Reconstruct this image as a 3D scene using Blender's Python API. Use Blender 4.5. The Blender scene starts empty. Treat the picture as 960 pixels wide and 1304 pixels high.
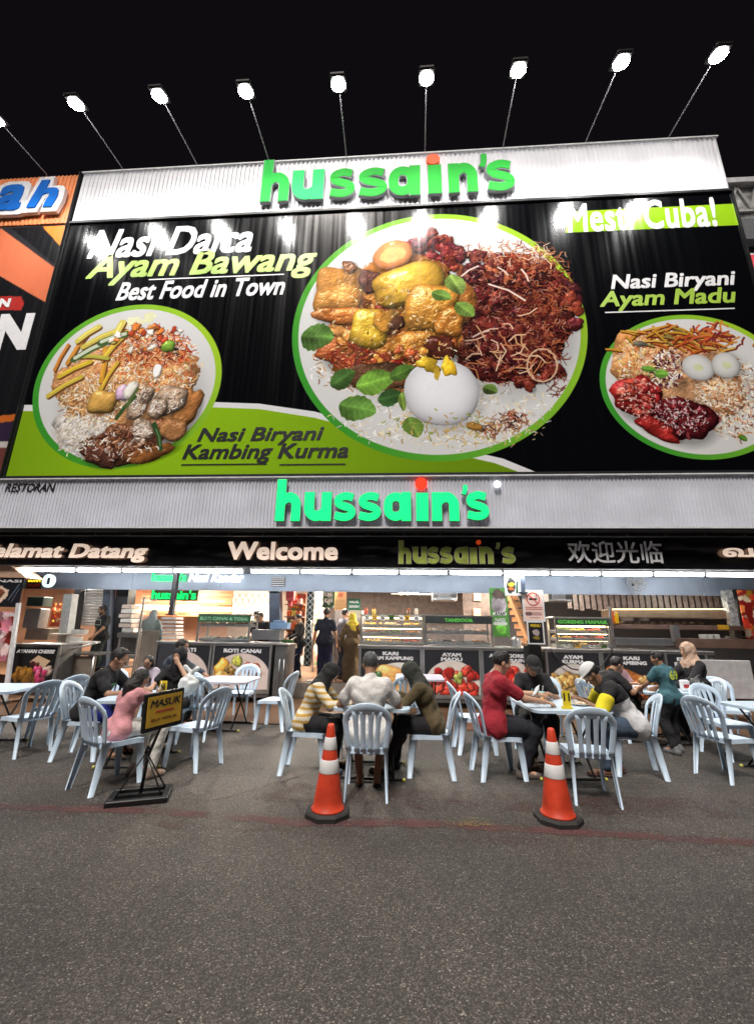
import bpy, math, random
import numpy as np
from mathutils import Vector, Matrix, Euler
random.seed(7); RS = np.random.RandomState(11)
SC = bpy.context.scene; COL = SC.collection
PI = math.pi; R = math.radians

# ------------------------------------------------------------------ camera, world, light, exposure
CAM_H, CAM_PITCH, CAM_YAW, CAM_ROLL, CAM_F = 1.6, .2655, -.0687, .0159, 541.67
cd = bpy.data.cameras.new('camera'); cam = bpy.data.objects.new('camera', cd); COL.objects.link(cam)
cd.sensor_fit = 'HORIZONTAL'; cd.sensor_width = 36; cd.lens = CAM_F/960*36
cd.clip_start = .05; cd.clip_end = 400
cam.location = (0, 0, CAM_H)
cam.rotation_euler = (Matrix.Rotation(-CAM_YAW, 3, 'Z') @ Matrix.Rotation(PI/2+CAM_PITCH, 3, 'X') @ Matrix.Rotation(CAM_ROLL, 3, 'Z')).to_euler()
SC.camera = cam
w = bpy.data.worlds.new('World'); SC.world = w; w.use_nodes = True
bgn = w.node_tree.nodes['Background']
bgn.inputs[0].default_value = (.30, .24, .33, 1); bgn.inputs[1].default_value = .010
sd = bpy.data.lights.new('street_glow', 'SUN'); sd.energy = 2.3; sd.angle = R(16); sd.color = (1, .93, .86)
so = bpy.data.objects.new('street_glow', sd); COL.objects.link(so)
so.rotation_euler = Vector((.14, .49, -.87)).to_track_quat('-Z', 'Y').to_euler()
SC.view_settings.view_transform = 'Standard'; SC.view_settings.look = 'None'
SC.view_settings.exposure = 0.62; SC.view_settings.gamma = 1
FLOOD_W, TUBE_E, ROOM_W = 38, 26.0, 270

# ------------------------------------------------------------------ pixel of the photograph -> point on a real plane
def ray(px, py):
    x, y = px-480, py-652
    c, s = math.cos(CAM_ROLL), math.sin(CAM_ROLL)
    r, u = (x*c+y*s)/CAM_F, -(-x*s+y*c)/CAM_F
    c, s = math.cos(CAM_PITCH), math.sin(CAM_PITCH)
    yr, z = c-u*s, s+u*c
    cy, sy = math.cos(CAM_YAW), math.sin(CAM_YAW)
    return r*cy+yr*sy, -r*sy+yr*cy, z
def at(px, py, D):
    v = ray(px, py); t = D/v[1]; return Vector((v[0]*t, D, v[2]*t+CAM_H))
def ground(px, py, z=0.):
    v = ray(px, py); t = (z-CAM_H)/v[2]; return Vector((v[0]*t, v[1]*t, z))
def rect(x0, y0, x1, y1, D):           # px rectangle -> X0, X1, Zbottom, Ztop on plane y = D
    a = at(x0, y1, D); b = at(x1, y0, D); c = at(x0, y0, D); d = at(x1, y1, D)
    return (a.x+c.x)/2, (b.x+d.x)/2, (a.z+d.z)/2, (b.z+c.z)/2

# ------------------------------------------------------------------ materials
MATS = {}
def mat(name, col, rough=.6, metal=0., var=.12, vs=8., bump=0., bs=60., emit=0., ecol=None, spec=.5, alpha=1., coat=0., trans=0.):
    if name in MATS: return MATS[name]
    m = bpy.data.materials.new(name); m.use_nodes = True; nt = m.node_tree; b = nt.nodes['Principled BSDF']
    b.inputs['Roughness'].default_value = rough; b.inputs['Metallic'].default_value = metal
    b.inputs['Specular IOR Level'].default_value = spec
    c = (*col[:3], 1)
    b.inputs['Base Color'].default_value = c
    if coat: b.inputs['Coat Weight'].default_value = coat
    if trans: b.inputs['Transmission Weight'].default_value = trans
    if alpha < 1: b.inputs['Alpha'].default_value = alpha
    tc = nt.nodes.new('ShaderNodeTexCoord')
    if var:
        n = nt.nodes.new('ShaderNodeTexNoise'); n.inputs['Scale'].default_value = vs; n.inputs['Detail'].default_value = 5
        nt.links.new(tc.outputs['Object'], n.inputs['Vector'])
        mr = nt.nodes.new('ShaderNodeMapRange'); mr.inputs['To Min'].default_value = 1-var*1.6; mr.inputs['To Max'].default_value = 1+var*1.6
        mr.inputs['From Min'].default_value = .25; mr.inputs['From Max'].default_value = .75
        nt.links.new(n.outputs['Fac'], mr.inputs['Value'])
        mx = nt.nodes.new('ShaderNodeMix'); mx.data_type = 'RGBA'; mx.blend_type = 'MULTIPLY'; mx.inputs['Factor'].default_value = 1
        mx.inputs['A'].default_value = c; nt.links.new(mr.outputs['Result'], mx.inputs['B'])
        nt.links.new(mx.outputs['Result'], b.inputs['Base Color'])
        mr2 = nt.nodes.new('ShaderNodeMapRange'); mr2.inputs['To Min'].default_value = max(.02, rough-.08); mr2.inputs['To Max'].default_value = min(1, rough+.1)
        nt.links.new(n.outputs['Fac'], mr2.inputs['Value']); nt.links.new(mr2.outputs['Result'], b.inputs['Roughness'])
    if bump:
        n2 = nt.nodes.new('ShaderNodeTexNoise'); n2.inputs['Scale'].default_value = bs; n2.inputs['Detail'].default_value = 3
        nt.links.new(tc.outputs['Object'], n2.inputs['Vector'])
        bp = nt.nodes.new('ShaderNodeBump'); bp.inputs['Strength'].default_value = min(1, bump); bp.inputs['Distance'].default_value = .022 if bump >= .9 else .01
        nt.links.new(n2.outputs['Fac'], bp.inputs['Height']); nt.links.new(bp.outputs['Normal'], b.inputs['Normal'])
    if emit:
        b.inputs['Emission Color'].default_value = (*(ecol or col)[:3], 1); b.inputs['Emission Strength'].default_value = emit
    MATS[name] = m; return m
def srgb(r, g, b):
    f = lambda v: ((v/255+.055)/1.055)**2.4 if v > 10 else v/255/12.92
    return f(r), f(g), f(b)

# ------------------------------------------------------------------ mesh helpers
ORG = {}
class MB:
    def __init__(s): s.v = []; s.f = []; s.m = []; s.sm = []; s.uv = None
    def add(s, vs, fs, m=0, smooth=False):
        o = len(s.v); s.v += [tuple(v) for v in vs]
        for f in fs: s.f.append([i+o for i in f]); s.m.append(m); s.sm.append(smooth)
        return s
    def box(s, x0, x1, y0, y1, z0, z1, m=0):
        x0, x1 = sorted((x0, x1)); y0, y1 = sorted((y0, y1)); z0, z1 = sorted((z0, z1))
        v = [(x, y, z) for x in (x0, x1) for y in (y0, y1) for z in (z0, z1)]
        return s.add(v, [(0,1,3,2), (4,6,7,5), (0,4,5,1), (2,3,7,6), (0,2,6,4), (1,5,7,3)], m)
    def cbox(s, x0, x1, y0, y1, z0, z1, b=.01, m=0):      # chamfered on the vertical and front edges
        x0, x1 = sorted((x0, x1)); y0, y1 = sorted((y0, y1)); z0, z1 = sorted((z0, z1))
        b = min(b, (x1-x0)*.3, (y1-y0)*.3, (z1-z0)*.3)
        bm_v = []
        for zz, i in ((z0, b), (z0+b, 0), (z1-b, 0), (z1, b)):
            X0, X1, Y0, Y1 = x0+i, x1-i, y0+i, y1-i
            bm_v += [(X0+b,Y0,zz),(X1-b,Y0,zz),(X1,Y0+b,zz),(X1,Y1-b,zz),(X1-b,Y1,zz),(X0+b,Y1,zz),(X0,Y1-b,zz),(X0,Y0+b,zz)]
        fs = [tuple(reversed(range(8))), tuple(range(24, 32))]
        for k in range(3):
            for i in range(8): fs.append((k*8+i, k*8+(i+1) % 8, k*8+8+(i+1) % 8, k*8+8+i))
        return s.add(bm_v, fs, m)
    def tube(s, pts, r, n=8, m=0, caps=True, flat=1., smooth=True):
        pts = [Vector(p) for p in pts]; rs = r if isinstance(r, (list, tuple)) else [r]*len(pts)
        up = Vector((0, 0, 1)); prev = None; vs = []
        for i, p in enumerate(pts):
            d = (pts[min(i+1, len(pts)-1)]-pts[max(i-1, 0)]).normalized()
            if prev is None:
                a = d.cross(up if abs(d.z) < .95 else Vector((0, 1, 0))).normalized()
            else: a = (prev-d*prev.dot(d)).normalized()
            prev = a; b = d.cross(a)
            for k in range(n):
                t = 2*PI*k/n+PI/n; vs.append(p+(a*math.cos(t)+b*math.sin(t)*flat)*rs[i])
        fs = []
        for i in range(len(pts)-1):
            for k in range(n): fs.append((i*n+k, i*n+(k+1) % n, (i+1)*n+(k+1) % n, (i+1)*n+k))
        s.add(vs, fs, m, smooth)
        if caps:
            o = len(s.v)-len(vs)
            s.f.append([o+k for k in reversed(range(n))]); s.f.append([o+(len(pts)-1)*n+k for k in range(n)])
            s.m += [m, m]; s.sm += [False, False]
        return s
    def bar(s, p, q, wx, wy, m=0):
        p, q = Vector(p), Vector(q); d = (q-p).normalized()
        a = d.cross(Vector((0, 1, 0)) if abs(d.y) < .9 else Vector((1, 0, 0))).normalized(); b = d.cross(a)
        v = [c+a*i*wx/2+b*j*wy/2 for c in (p, q) for i, j in ((-1,-1), (1,-1), (1,1), (-1,1))]
        return s.add(v, [(3,2,1,0), (4,5,6,7), (0,1,5,4), (1,2,6,5), (2,3,7,6), (3,0,4,7)], m)
    def lathe(s, prof, c=(0,0,0), n=24, m=0, smooth=True, sides=None):
        cx, cy, cz = c; vs = []; fs = []
        for r, z in prof:
            for k in range(n): t = 2*PI*k/n; vs.append((cx+r*math.cos(t), cy+r*math.sin(t), cz+z))
        for i in range(len(prof)-1):
            for k in range(n): fs.append((i*n+k, i*n+(k+1) % n, (i+1)*n+(k+1) % n, (i+1)*n+k))
        s.add(vs, fs, m, smooth); o = len(s.v)-len(vs)
        if prof[0][0] > 1e-4: s.f.append([o+k for k in reversed(range(n))]); s.m.append(m); s.sm.append(False)
        if prof[-1][0] > 1e-4: s.f.append([o+(len(prof)-1)*n+k for k in range(n)]); s.m.append(m); s.sm.append(False)
        return s
    def prism(s, poly, y0, y1, m=0):                       # polygon in xz extruded along y
        n = len(poly); v = [(x, y0, z) for x, z in poly]+[(x, y1, z) for x, z in poly]
        fs = [tuple(range(n)), tuple(reversed(range(n, 2*n)))]+[(i, n+i, n+(i+1) % n, (i+1) % n) for i in range(n)]
        return s.add(v, fs, m)
    def ball(s, c, r, m=0, n=10, k=6):
        r = r if isinstance(r, (tuple, list)) else (r, r, r); vs = []; fs = []
        for i in range(k+1):
            a = PI*i/k
            for j in range(n):
                t = 2*PI*j/n; vs.append((c[0]+r[0]*math.sin(a)*math.cos(t), c[1]+r[1]*math.sin(a)*math.sin(t), c[2]-r[2]*math.cos(a)))
        for i in range(k):
            for j in range(n): fs.append((i*n+j, i*n+(j+1) % n, (i+1)*n+(j+1) % n, (i+1)*n+j))
        return s.add(vs, fs, m, True)
    def xf(s, M):
        s.v = [tuple(M @ Vector(v)) for v in s.v]; return s
    def build(s, name, ms, parent=None, uvbox=None):
        o = ORG.get(parent.name if parent else None, Vector((0, 0, 0)))
        me = bpy.data.meshes.new(name)
        me.from_pydata([(x-o.x, y-o.y, z-o.z) for x, y, z in s.v], [], s.f)
        for q in (ms if isinstance(ms, (list, tuple)) else [ms]): me.materials.append(q)
        me.polygons.foreach_set('material_index', s.m); me.polygons.foreach_set('use_smooth', s.sm)
        if uvbox:
            x0, x1, z0, z1 = uvbox; uv = me.uv_layers.new(name='uv')
            co = np.array(s.v); li = np.empty(len(me.loops), int); me.loops.foreach_get('vertex_index', li)
            q = np.stack([(co[li, 0]-x0)/(x1-x0), (co[li, 2]-z0)/(z1-z0)], 1); uv.data.foreach_set('uv', q.ravel().astype(np.float32))
        me.update()
        return link(name, me, parent)
def link(name, me, parent=None):
    ob = bpy.data.objects.new(name, me); COL.objects.link(ob)
    if parent:
        ob.parent = parent; ORG[ob.name] = ORG.get(parent.name, Vector((0, 0, 0)))
    return ob
def tag(o, label=None, cat=None, group=None, kind=None):
    if label: o['label'] = label
    if cat: o['category'] = cat
    if group: o['group'] = group
    if kind: o['kind'] = kind
    return o
def thing(name, label, cat, loc=(0,0,0), group=None, rz=0.):
    o = bpy.data.objects.new(name, None); COL.objects.link(o); o.location = loc; o.rotation_euler = (0, 0, rz)
    o.empty_display_size = .1
    ORG[o.name] = Vector(loc) if not rz else Vector((0, 0, 0))
    return tag(o, label, cat, group)
def lthing(name, label, cat, loc=(0,0,0), group=None, rz=0.):   # its parts are written in its own local frame
    o = thing(name, label, cat, loc, group, rz); ORG[o.name] = Vector((0, 0, 0)); return o
def struct(mb, name, m): return tag(mb.build(name, m), kind='structure')
def copy_tree(o, parent=None):
    c = o.copy(); COL.objects.link(c); c.parent = parent
    for ch in o.children: copy_tree(ch, c)
    return c

# ------------------------------------------------------------------ lettering
def glyphs(txt, bold=.02, shear=0., ext=0., res=3, spacing=1.):
    c = bpy.data.curves.new('t', 'FONT'); c.body = txt; c.offset = bold; c.shear = shear; c.extrude = ext
    c.resolution_u = res; c.space_character = spacing; c.size = 1
    o = bpy.data.objects.new('t', c); COL.objects.link(o)
    dg = bpy.context.evaluated_depsgraph_get(); me = bpy.data.meshes.new_from_object(o.evaluated_get(dg))
    v = [tuple(q.co) for q in me.vertices]; f = [list(p.vertices) for p in me.polygons]
    bpy.data.objects.remove(o); bpy.data.curves.remove(c); bpy.data.meshes.remove(me)
    return v, f
_gc = {}
def text(name, txt, quad, y, m, parent, bold=.02, shear=0., depth=.004, res=3, spacing=1., slant=0., dirs=8):
    """text fitted to the wall rectangle quad = (X0, X1, Z0, Z1); its back sits at y, its face at y-depth.
    Weight comes from copies shifted round the letter (bold = radius in em), each a hair deeper than the last."""
    key = (txt, shear, res, spacing)
    if key not in _gc: _gc[key] = glyphs(txt, .0, shear, .5, res, spacing)
    v, f = _gc[key]
    a = np.array(v); sh_ = [(0, 0)]+[(bold*a, bold*b) for a, b in ((-1, -1), (1, 1), (-1, 1), (1, -1), (-1, 0), (1, 0), (0, -1), (0, 1))[:dirs]] if bold else [(0, 0)]
    lo, hi = a.min(0)-bold, a.max(0)+bold
    X0, X1, Z0, Z1 = quad; mb = MB(); st = min(.0004, depth*.08)
    for i, (dx, dz) in enumerate(sh_):
        fx = (a[:, 0]+dx-lo[0])/(hi[0]-lo[0]); fz = (a[:, 1]+dz-lo[1])/(hi[1]-lo[1])
        yy_ = np.where(a[:, 2] > 0, y-depth+i*st, y)
        mb.add(np.stack([X0+(X1-X0)*fx, yy_, Z0+(Z1-Z0)*fz+slant*fx], 1).tolist(), f)
    return mb.build(name, m, parent)
def disc(name, cx, cz, r, y, m, parent, depth=.03, n=28, rz=None):
    mb = MB(); rz = rz or r
    mb.prism([(cx+r*math.cos(2*PI*k/n), cz+rz*math.sin(2*PI*k/n)) for k in range(n)], y-depth, y)
    return mb.build(name, m, parent)

# ------------------------------------------------------------------ flat print painted with numpy strokes (posters)
NZ = None
def fractal(n=512):
    out = np.zeros((n, n), np.float32); amp = 1.
    for k in (4, 8, 16, 32, 64, 128, 256):
        g = RS.rand(k, k).astype(np.float32); g = np.pad(g, ((0, 1), (0, 1)), 'wrap')
        t = np.linspace(0, k, n, endpoint=False); i = t.astype(int); fr = (t-i); fr = fr*fr*(3-2*fr)
        a = g[i][:, i]; b = g[i+1][:, i]; c = g[i][:, i+1]; d = g[i+1][:, i+1]
        fy = fr[:, None]; fx = fr[None, :]
        out += amp*((a*(1-fy)+b*fy)*(1-fx)+(c*(1-fy)+d*fy)*fx); amp *= .62
    out -= out.min(); out /= out.max(); return out
NZ = fractal()
class Canvas:
    def __init__(s, X0, X1, Z0, Z1, ppm, D=8.5, bg=(0, 0, 0)):
        s.X0, s.X1, s.Z0, s.Z1, s.ppm, s.D = X0, X1, Z0, Z1, ppm, D
        s.w, s.h = int((X1-X0)*ppm), int((Z1-Z0)*ppm)
        s.a = np.zeros((s.h, s.w, 3), np.float32); s.a[:] = np.array(bg, np.float32)/255
    def c(s, px, py):
        p = at(px, py, s.D); return (p.x-s.X0)*s.ppm, (p.z-s.Z0)*s.ppm
    def sc(s, px, py):
        a = s.c(px-3, py); b = s.c(px+3, py); c = s.c(px, py-3); d = s.c(px, py+3)
        return (b[0]-a[0])/6, (c[1]-d[1])/6
    def win(s, x, y, r):
        x0, x1 = max(0, int(x-r)), min(s.w, int(x+r)+2); y0, y1 = max(0, int(y-r)), min(s.h, int(y+r)+2)
        if x0 >= x1 or y0 >= y1: return None
        yy, xx = np.mgrid[y0:y1, x0:x1].astype(np.float32); return slice(y0, y1), slice(x0, x1), xx, yy
    def mix(s, sl, m, col):
        s.a[sl] = s.a[sl]*(1-m[..., None])+np.clip(col, 0, 1)*m[..., None]
    def blob(s, x, y, rx, ry, ang, col, rough=.12, tex=.5, hi=.0, seed=None, freq=1., edge=.0, soft=1.5):
        W = s.win(x, y, max(rx, ry)*(1.05+rough)+3)
        if W is None: return
        sy, sx, xx, yy = W; ca, sa = math.cos(ang), math.sin(ang)
        u = ((xx-x)*ca+(yy-y)*sa)/rx; v = (-(xx-x)*sa+(yy-y)*ca)/ry
        r = np.sqrt(u*u+v*v); th = np.arctan2(v, u); q = RS.rand(6)*6.28
        e = 1+rough*(.5*np.sin(2*th+q[0])+.4*np.sin(3*th+q[1])+.35*np.sin(5*th+q[2])+.3*np.sin(9*th+q[3])+.25*np.sin(15*th+q[4])+.2*np.sin(23*th+q[5]))
        m = np.clip((e-r)*min(rx, ry)/soft, 0, 1)
        ox, oy = RS.randint(0, 512, 2); n = NZ[((yy*freq).astype(int)+oy) % 512, ((xx*freq).astype(int)+ox) % 512]
        n2 = NZ[((yy*freq*3).astype(int)+oy) % 512, ((xx*freq*3).astype(int)+ox) % 512]
        k = 1+tex*(n-.5)*2+tex*.7*(n2-.5)*2-edge*np.clip(r, 0, 1)**4
        c = np.array(col, np.float32)/255*k[..., None]
        if hi: c = c+np.clip((n2-.66)*6, 0, 1)[..., None]*hi
        s.mix((sy, sx), m, c)
    def stroke(s, x, y, L, wd, ang, col, curve=0., a=1.):
        W = s.win(x, y, L*.6+wd+2)
        if W is None: return
        sy, sx, xx, yy = W; dx, dy = math.cos(ang)*L/2, math.sin(ang)*L/2
        pts = [(x-dx, y-dy), (x-dy*curve, y+dx*curve), (x+dx, y+dy)]; d = None
        for (ax, ay), (bx, by) in zip(pts[:-1], pts[1:]):
            vx, vy = bx-ax, by-ay; t = np.clip(((xx-ax)*vx+(yy-ay)*vy)/(vx*vx+vy*vy+1e-6), 0, 1)
            q = np.hypot(xx-ax-vx*t, yy-ay-vy*t); d = q if d is None else np.minimum(d, q)
        s.mix((sy, sx), np.clip(wd/2+.5-d, 0, 1)*a, np.array(col, np.float32)/255)
    def scatter(s, n, x, y, rx, ry, ang, L, wd, cols, curve=.0, jit=.2, dirn=None):
        ca, sa = math.cos(ang), math.sin(ang)
        for _ in range(n):
            r = math.sqrt(random.random()); t = random.random()*2*PI
            r *= 1+jit*(random.random()-.5); u, v = r*rx*math.cos(t), r*ry*math.sin(t)
            c = random.choice(cols); k = .8+.4*random.random()
            s.stroke(x+u*ca-v*sa, y+u*sa+v*ca, L*(.6+.8*random.random()), wd*(.7+.6*random.random()),
                     random.random()*PI if dirn is None else dirn+random.gauss(0, .35), [q*k for q in c], random.uniform(-curve, curve))
    def chunk(s, x, y, rx, ry, ang, col, p=2.4, rough=.07, bump=1., spec=.5, freq=2., shadow=.5, var=.35, dome=.5):
        """a lump of food with form, gloss and a contact shadow, as a photographed dish shows it"""
        if shadow:
            W = s.win(x+rx*.10, y-ry*.14, max(rx, ry)*1.35)
            if W:
                sy, sx, xx, yy = W; ca, sa = math.cos(ang), math.sin(ang); X_, Y_ = xx-x-rx*.10, yy-y+ry*.14
                r = np.sqrt(((X_*ca+Y_*sa)/rx)**2+((-X_*sa+Y_*ca)/ry)**2); s.mix((sy, sx), np.clip((1.22-r)/.35, 0, 1)*shadow, s.a[sy, sx]*.42)
        W = s.win(x, y, max(rx, ry)*(1.25+rough)+3)
        if W is None: return
        sy, sx, xx, yy = W; ca, sa = math.cos(ang), math.sin(ang)
        u = ((xx-x)*ca+(yy-y)*sa)/rx; v = (-(xx-x)*sa+(yy-y)*ca)/ry
        r = (np.abs(u)**p+np.abs(v)**p)**(1/p); th = np.arctan2(v, u); q = RS.rand(6)*6.28
        e = 1+rough*(.6*np.sin(2*th+q[0])+.5*np.sin(3*th+q[1])+.4*np.sin(5*th+q[2])+.15*np.sin(8*th+q[3]))
        R_ = min(rx, ry); ox, oy = RS.randint(0, 512, 2); e2 = e+rough*1.6*(NZ[((yy*3).astype(int)+oy) % 512, ((xx*3).astype(int)+ox) % 512]-.5); m = np.clip((e2-r)*R_/1.3, 0, 1); r = r/e
        def N(f): return NZ[((yy*f).astype(int)+oy) % 512, ((xx*f).astype(int)+ox) % 512]
        n1, n2 = N(freq), N(1.3)
        Hh = dome*R_*np.sqrt(np.clip(1-np.clip(r, 0, 1)**3, 0, 1))+bump*(n1*14/freq+n2*5)
        gy, gx = np.gradient(Hh); il = 1/np.sqrt(gx*gx+gy*gy+1)
        d = np.clip((.38*gx-.62*gy+.72)*il, 0, 1.2); hx_, hy_, hz = .20, -.34, .92
        sp = np.clip((hx_*gx+hy_*gy+hz)*il, 0, 1)**40
        k = (.42+.90*d)*(1+var*(n1-.5)*2+var*.5*(n2-.5)*2)*(1-.25*np.clip(r, 0, 1)**4)
        s.mix((sy, sx), m, np.array(col, np.float32)/255*k[..., None]+(spec*sp*(n2 > .45))[..., None])
    def leaf(s, x, y, L, W_, ang, col=(95, 165, 50)):
        W = s.win(x, y, L*.62+3)
        if W is None: return
        sy, sx, xx, yy = W; ca, sa = math.cos(ang), math.sin(ang)
        u = ((xx-x)*ca+(yy-y)*sa)/(L/2); v = (-(xx-x)*sa+(yy-y)*ca)/(W_/2)
        v = v-.12*np.sin(u*2)
        w_ = np.clip(1-np.abs(u)**1.7, 0, 1)**.62*(1-.18*u)*(1+.045*np.sin(u*17))
        m = np.clip((w_-np.abs(v))*W_/2.4, 0, 1)*(np.abs(u) < 1)
        vein = np.exp(-(v*7)**2)*.22+np.clip(np.sin((u*1.0-np.abs(v)*.45)*21), 0, 1)**4*.14*(np.abs(v) > .08)
        ox = RS.randint(0, 512); n = NZ[(yy.astype(int)*2+ox) % 512, (xx.astype(int)*2) % 512]
        k = .72+.75*(n-.3)+.10*np.sign(v)+vein
        s.mix((sy, sx), np.clip(m*1.2, 0, 1)*.0+m, np.array(col, np.float32)/255*k[..., None])
    def image(s, name):
        im = bpy.data.images.new(name, s.w, s.h, alpha=False)
        px = np.ones((s.h, s.w, 4), np.float32); px[..., :3] = np.clip(s.a, 0, 1)
        im.pixels.foreach_set(px.ravel()); im.update(); im.pack(); return im
    def material(s, name, rough=.35, streak=0., gain=1., spec=.5):
        m = bpy.data.materials.new(name); m.use_nodes = True; nt = m.node_tree; b = nt.nodes['Principled BSDF']
        t = nt.nodes.new('ShaderNodeTexImage'); t.image = s.image(name); t.interpolation = 'Cubic'; t.extension = 'EXTEND'
        nt.links.new(t.outputs['Color'], b.inputs['Base Color'])
        b.inputs['Roughness'].default_value = rough; b.inputs['Specular IOR Level'].default_value = spec
        if streak:
            tc = nt.nodes.new('ShaderNodeTexCoord'); mp = nt.nodes.new('ShaderNodeMapping'); mp.inputs['Scale'].default_value = (9, 1, .12)
            n = nt.nodes.new('ShaderNodeTexNoise'); n.inputs['Scale'].default_value = 1.; n.inputs['Detail'].default_value = 4
            nt.links.new(tc.outputs['Object'], mp.inputs['Vector']); nt.links.new(mp.outputs['Vector'], n.inputs['Vector'])
            bp = nt.nodes.new('ShaderNodeBump'); bp.inputs['Strength'].default_value = streak; bp.inputs['Distance'].default_value = .02
            nt.links.new(n.outputs['Fac'], bp.inputs['Height']); nt.links.new(bp.outputs['Normal'], b.inputs['Normal'])
            mr = nt.nodes.new('ShaderNodeMapRange'); mr.inputs['To Min'].default_value = rough-.1; mr.inputs['To Max'].default_value = rough+.15
            nt.links.new(n.outputs['Fac'], mr.inputs['Value']); nt.links.new(mr.outputs['Result'], b.inputs['Roughness'])
        return m
def sheet(name, q, y, m, parent, thick=.006):     # printed sheet over the wall rectangle q
    mb = MB(); mb.box(q[0], q[1], y-thick, y, q[2], q[3])
    return mb.build(name, m, parent, uvbox=q)
# ------------------------------------------------------------------ people: a smooth distance field polygonised with surface nets
def V(*a): return np.array(a, np.float64)
def nrm(v): return v/(np.linalg.norm(v)+1e-9)
class SDF:
    def __init__(s): s.p = []; s.cuts = []
    def cap(s, a, b, ra, rb=None, k=.02, flat=None, fs=1.): s.p.append(('c', V(*a), V(*b), ra, ra if rb is None else rb, k, flat, fs)); return s
    def ell(s, c, r, ax=None, k=.02): s.p.append(('e', V(*c), V(*r), np.eye(3) if ax is None else ax, k)); return s
    def cut(s, c, r, ax=None, k=.006): s.cuts.append(('e', V(*c), V(*r), np.eye(3) if ax is None else ax, k)); return s
    def plane(s, c, n, k=.006): s.cuts.append(('p', V(*c), nrm(V(*n)), k)); return s      # removes the side the normal points to
    @staticmethod
    def dist(p, X):
        if p[0] == 'c':
            _, a, b, ra, rb, k, flat, fs = p
            q = X-a; ab = b-a; L2 = ab@ab+1e-12
            t = np.clip((q@ab)/L2, 0, 1); q = q-t[..., None]*ab
            if flat is not None:
                f = nrm(flat); q = q+(q@f)[..., None]*f*(1/fs-1)
            d = np.sqrt((q*q).sum(-1))-(ra+(rb-ra)*t)
            return d*(fs if flat is not None and fs < 1 else 1)
        if p[0] == 'e':
            _, c, r, ax, k = p
            q = (X-c)@ax.T; k0 = np.sqrt(((q/r)**2).sum(-1)); k1 = np.sqrt(((q/(r*r))**2).sum(-1))
            return k0*(k0-1)/(k1+1e-9)
        return -((X-p[1])@p[2])
    def bounds(s, p):
        if p[0] == 'c': r = max(p[3], p[4])*max(1, p[7]); return np.minimum(p[1], p[2])-r, np.maximum(p[1], p[2])+r
        r = max(p[2]); return p[1]-r, p[1]+r
    def mesh(s, vox=.01, fold=0., fs=30., seed=0):
        bb = [s.bounds(p) for p in s.p]; lo = np.min([b[0] for b in bb], 0)-vox*3; hi = np.max([b[1] for b in bb], 0)+vox*3
        n = np.ceil((hi-lo)/vox).astype(int)+1
        F = np.full(n, .2, np.float32)
        ax = [lo[i]+vox*np.arange(n[i]) for i in range(3)]
        def sub(l, h):
            i0 = np.clip(np.floor((l-lo)/vox).astype(int), 0, n-1); i1 = np.clip(np.ceil((h-lo)/vox).astype(int)+1, 1, n)
            sl = tuple(slice(a, b) for a, b in zip(i0, i1))
            return sl, np.stack(np.meshgrid(*[ax[i][sl[i]] for i in range(3)], indexing='ij'), -1)
        for p, b in zip(s.p, bb):
            k = p[5] if p[0] == 'c' else p[4]; pad = .02+k
            sl, X = sub(b[0]-pad, b[1]+pad); d = s.dist(p, X); f = F[sl]
            h = np.clip(.5+.5*(f-d)/k, 0, 1); F[sl] = f*(1-h)+d*h-k*h*(1-h)
        if fold:
            X = np.stack(np.meshgrid(*ax, indexing='ij'), -1).astype(np.float32)
            a = seed*1.7
            F += fold*(np.sin(X[..., 0]*fs+2.2*np.sin(X[..., 2]*fs*.5+a)+a)+.7*np.sin(X[..., 2]*fs*1.3+1.7*np.sin(X[..., 0]*fs*.6-a)+2*X[..., 1]*fs*.5)+.5*np.sin(X[..., 1]*fs*1.7+X[..., 2]*fs*.8+a))
        for c in s.cuts:
            if c[0] == 'e':
                r = max(c[2]); sl, X = sub(c[1]-r-.02, c[1]+r+.02)
                F[sl] = np.maximum(F[sl], -s.dist(c, X))
            else:
                X = np.stack(np.meshgrid(*ax, indexing='ij'), -1); F = np.maximum(F, -s.dist(c, X)).astype(np.float32)
        return nets(F, lo, vox)
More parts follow.
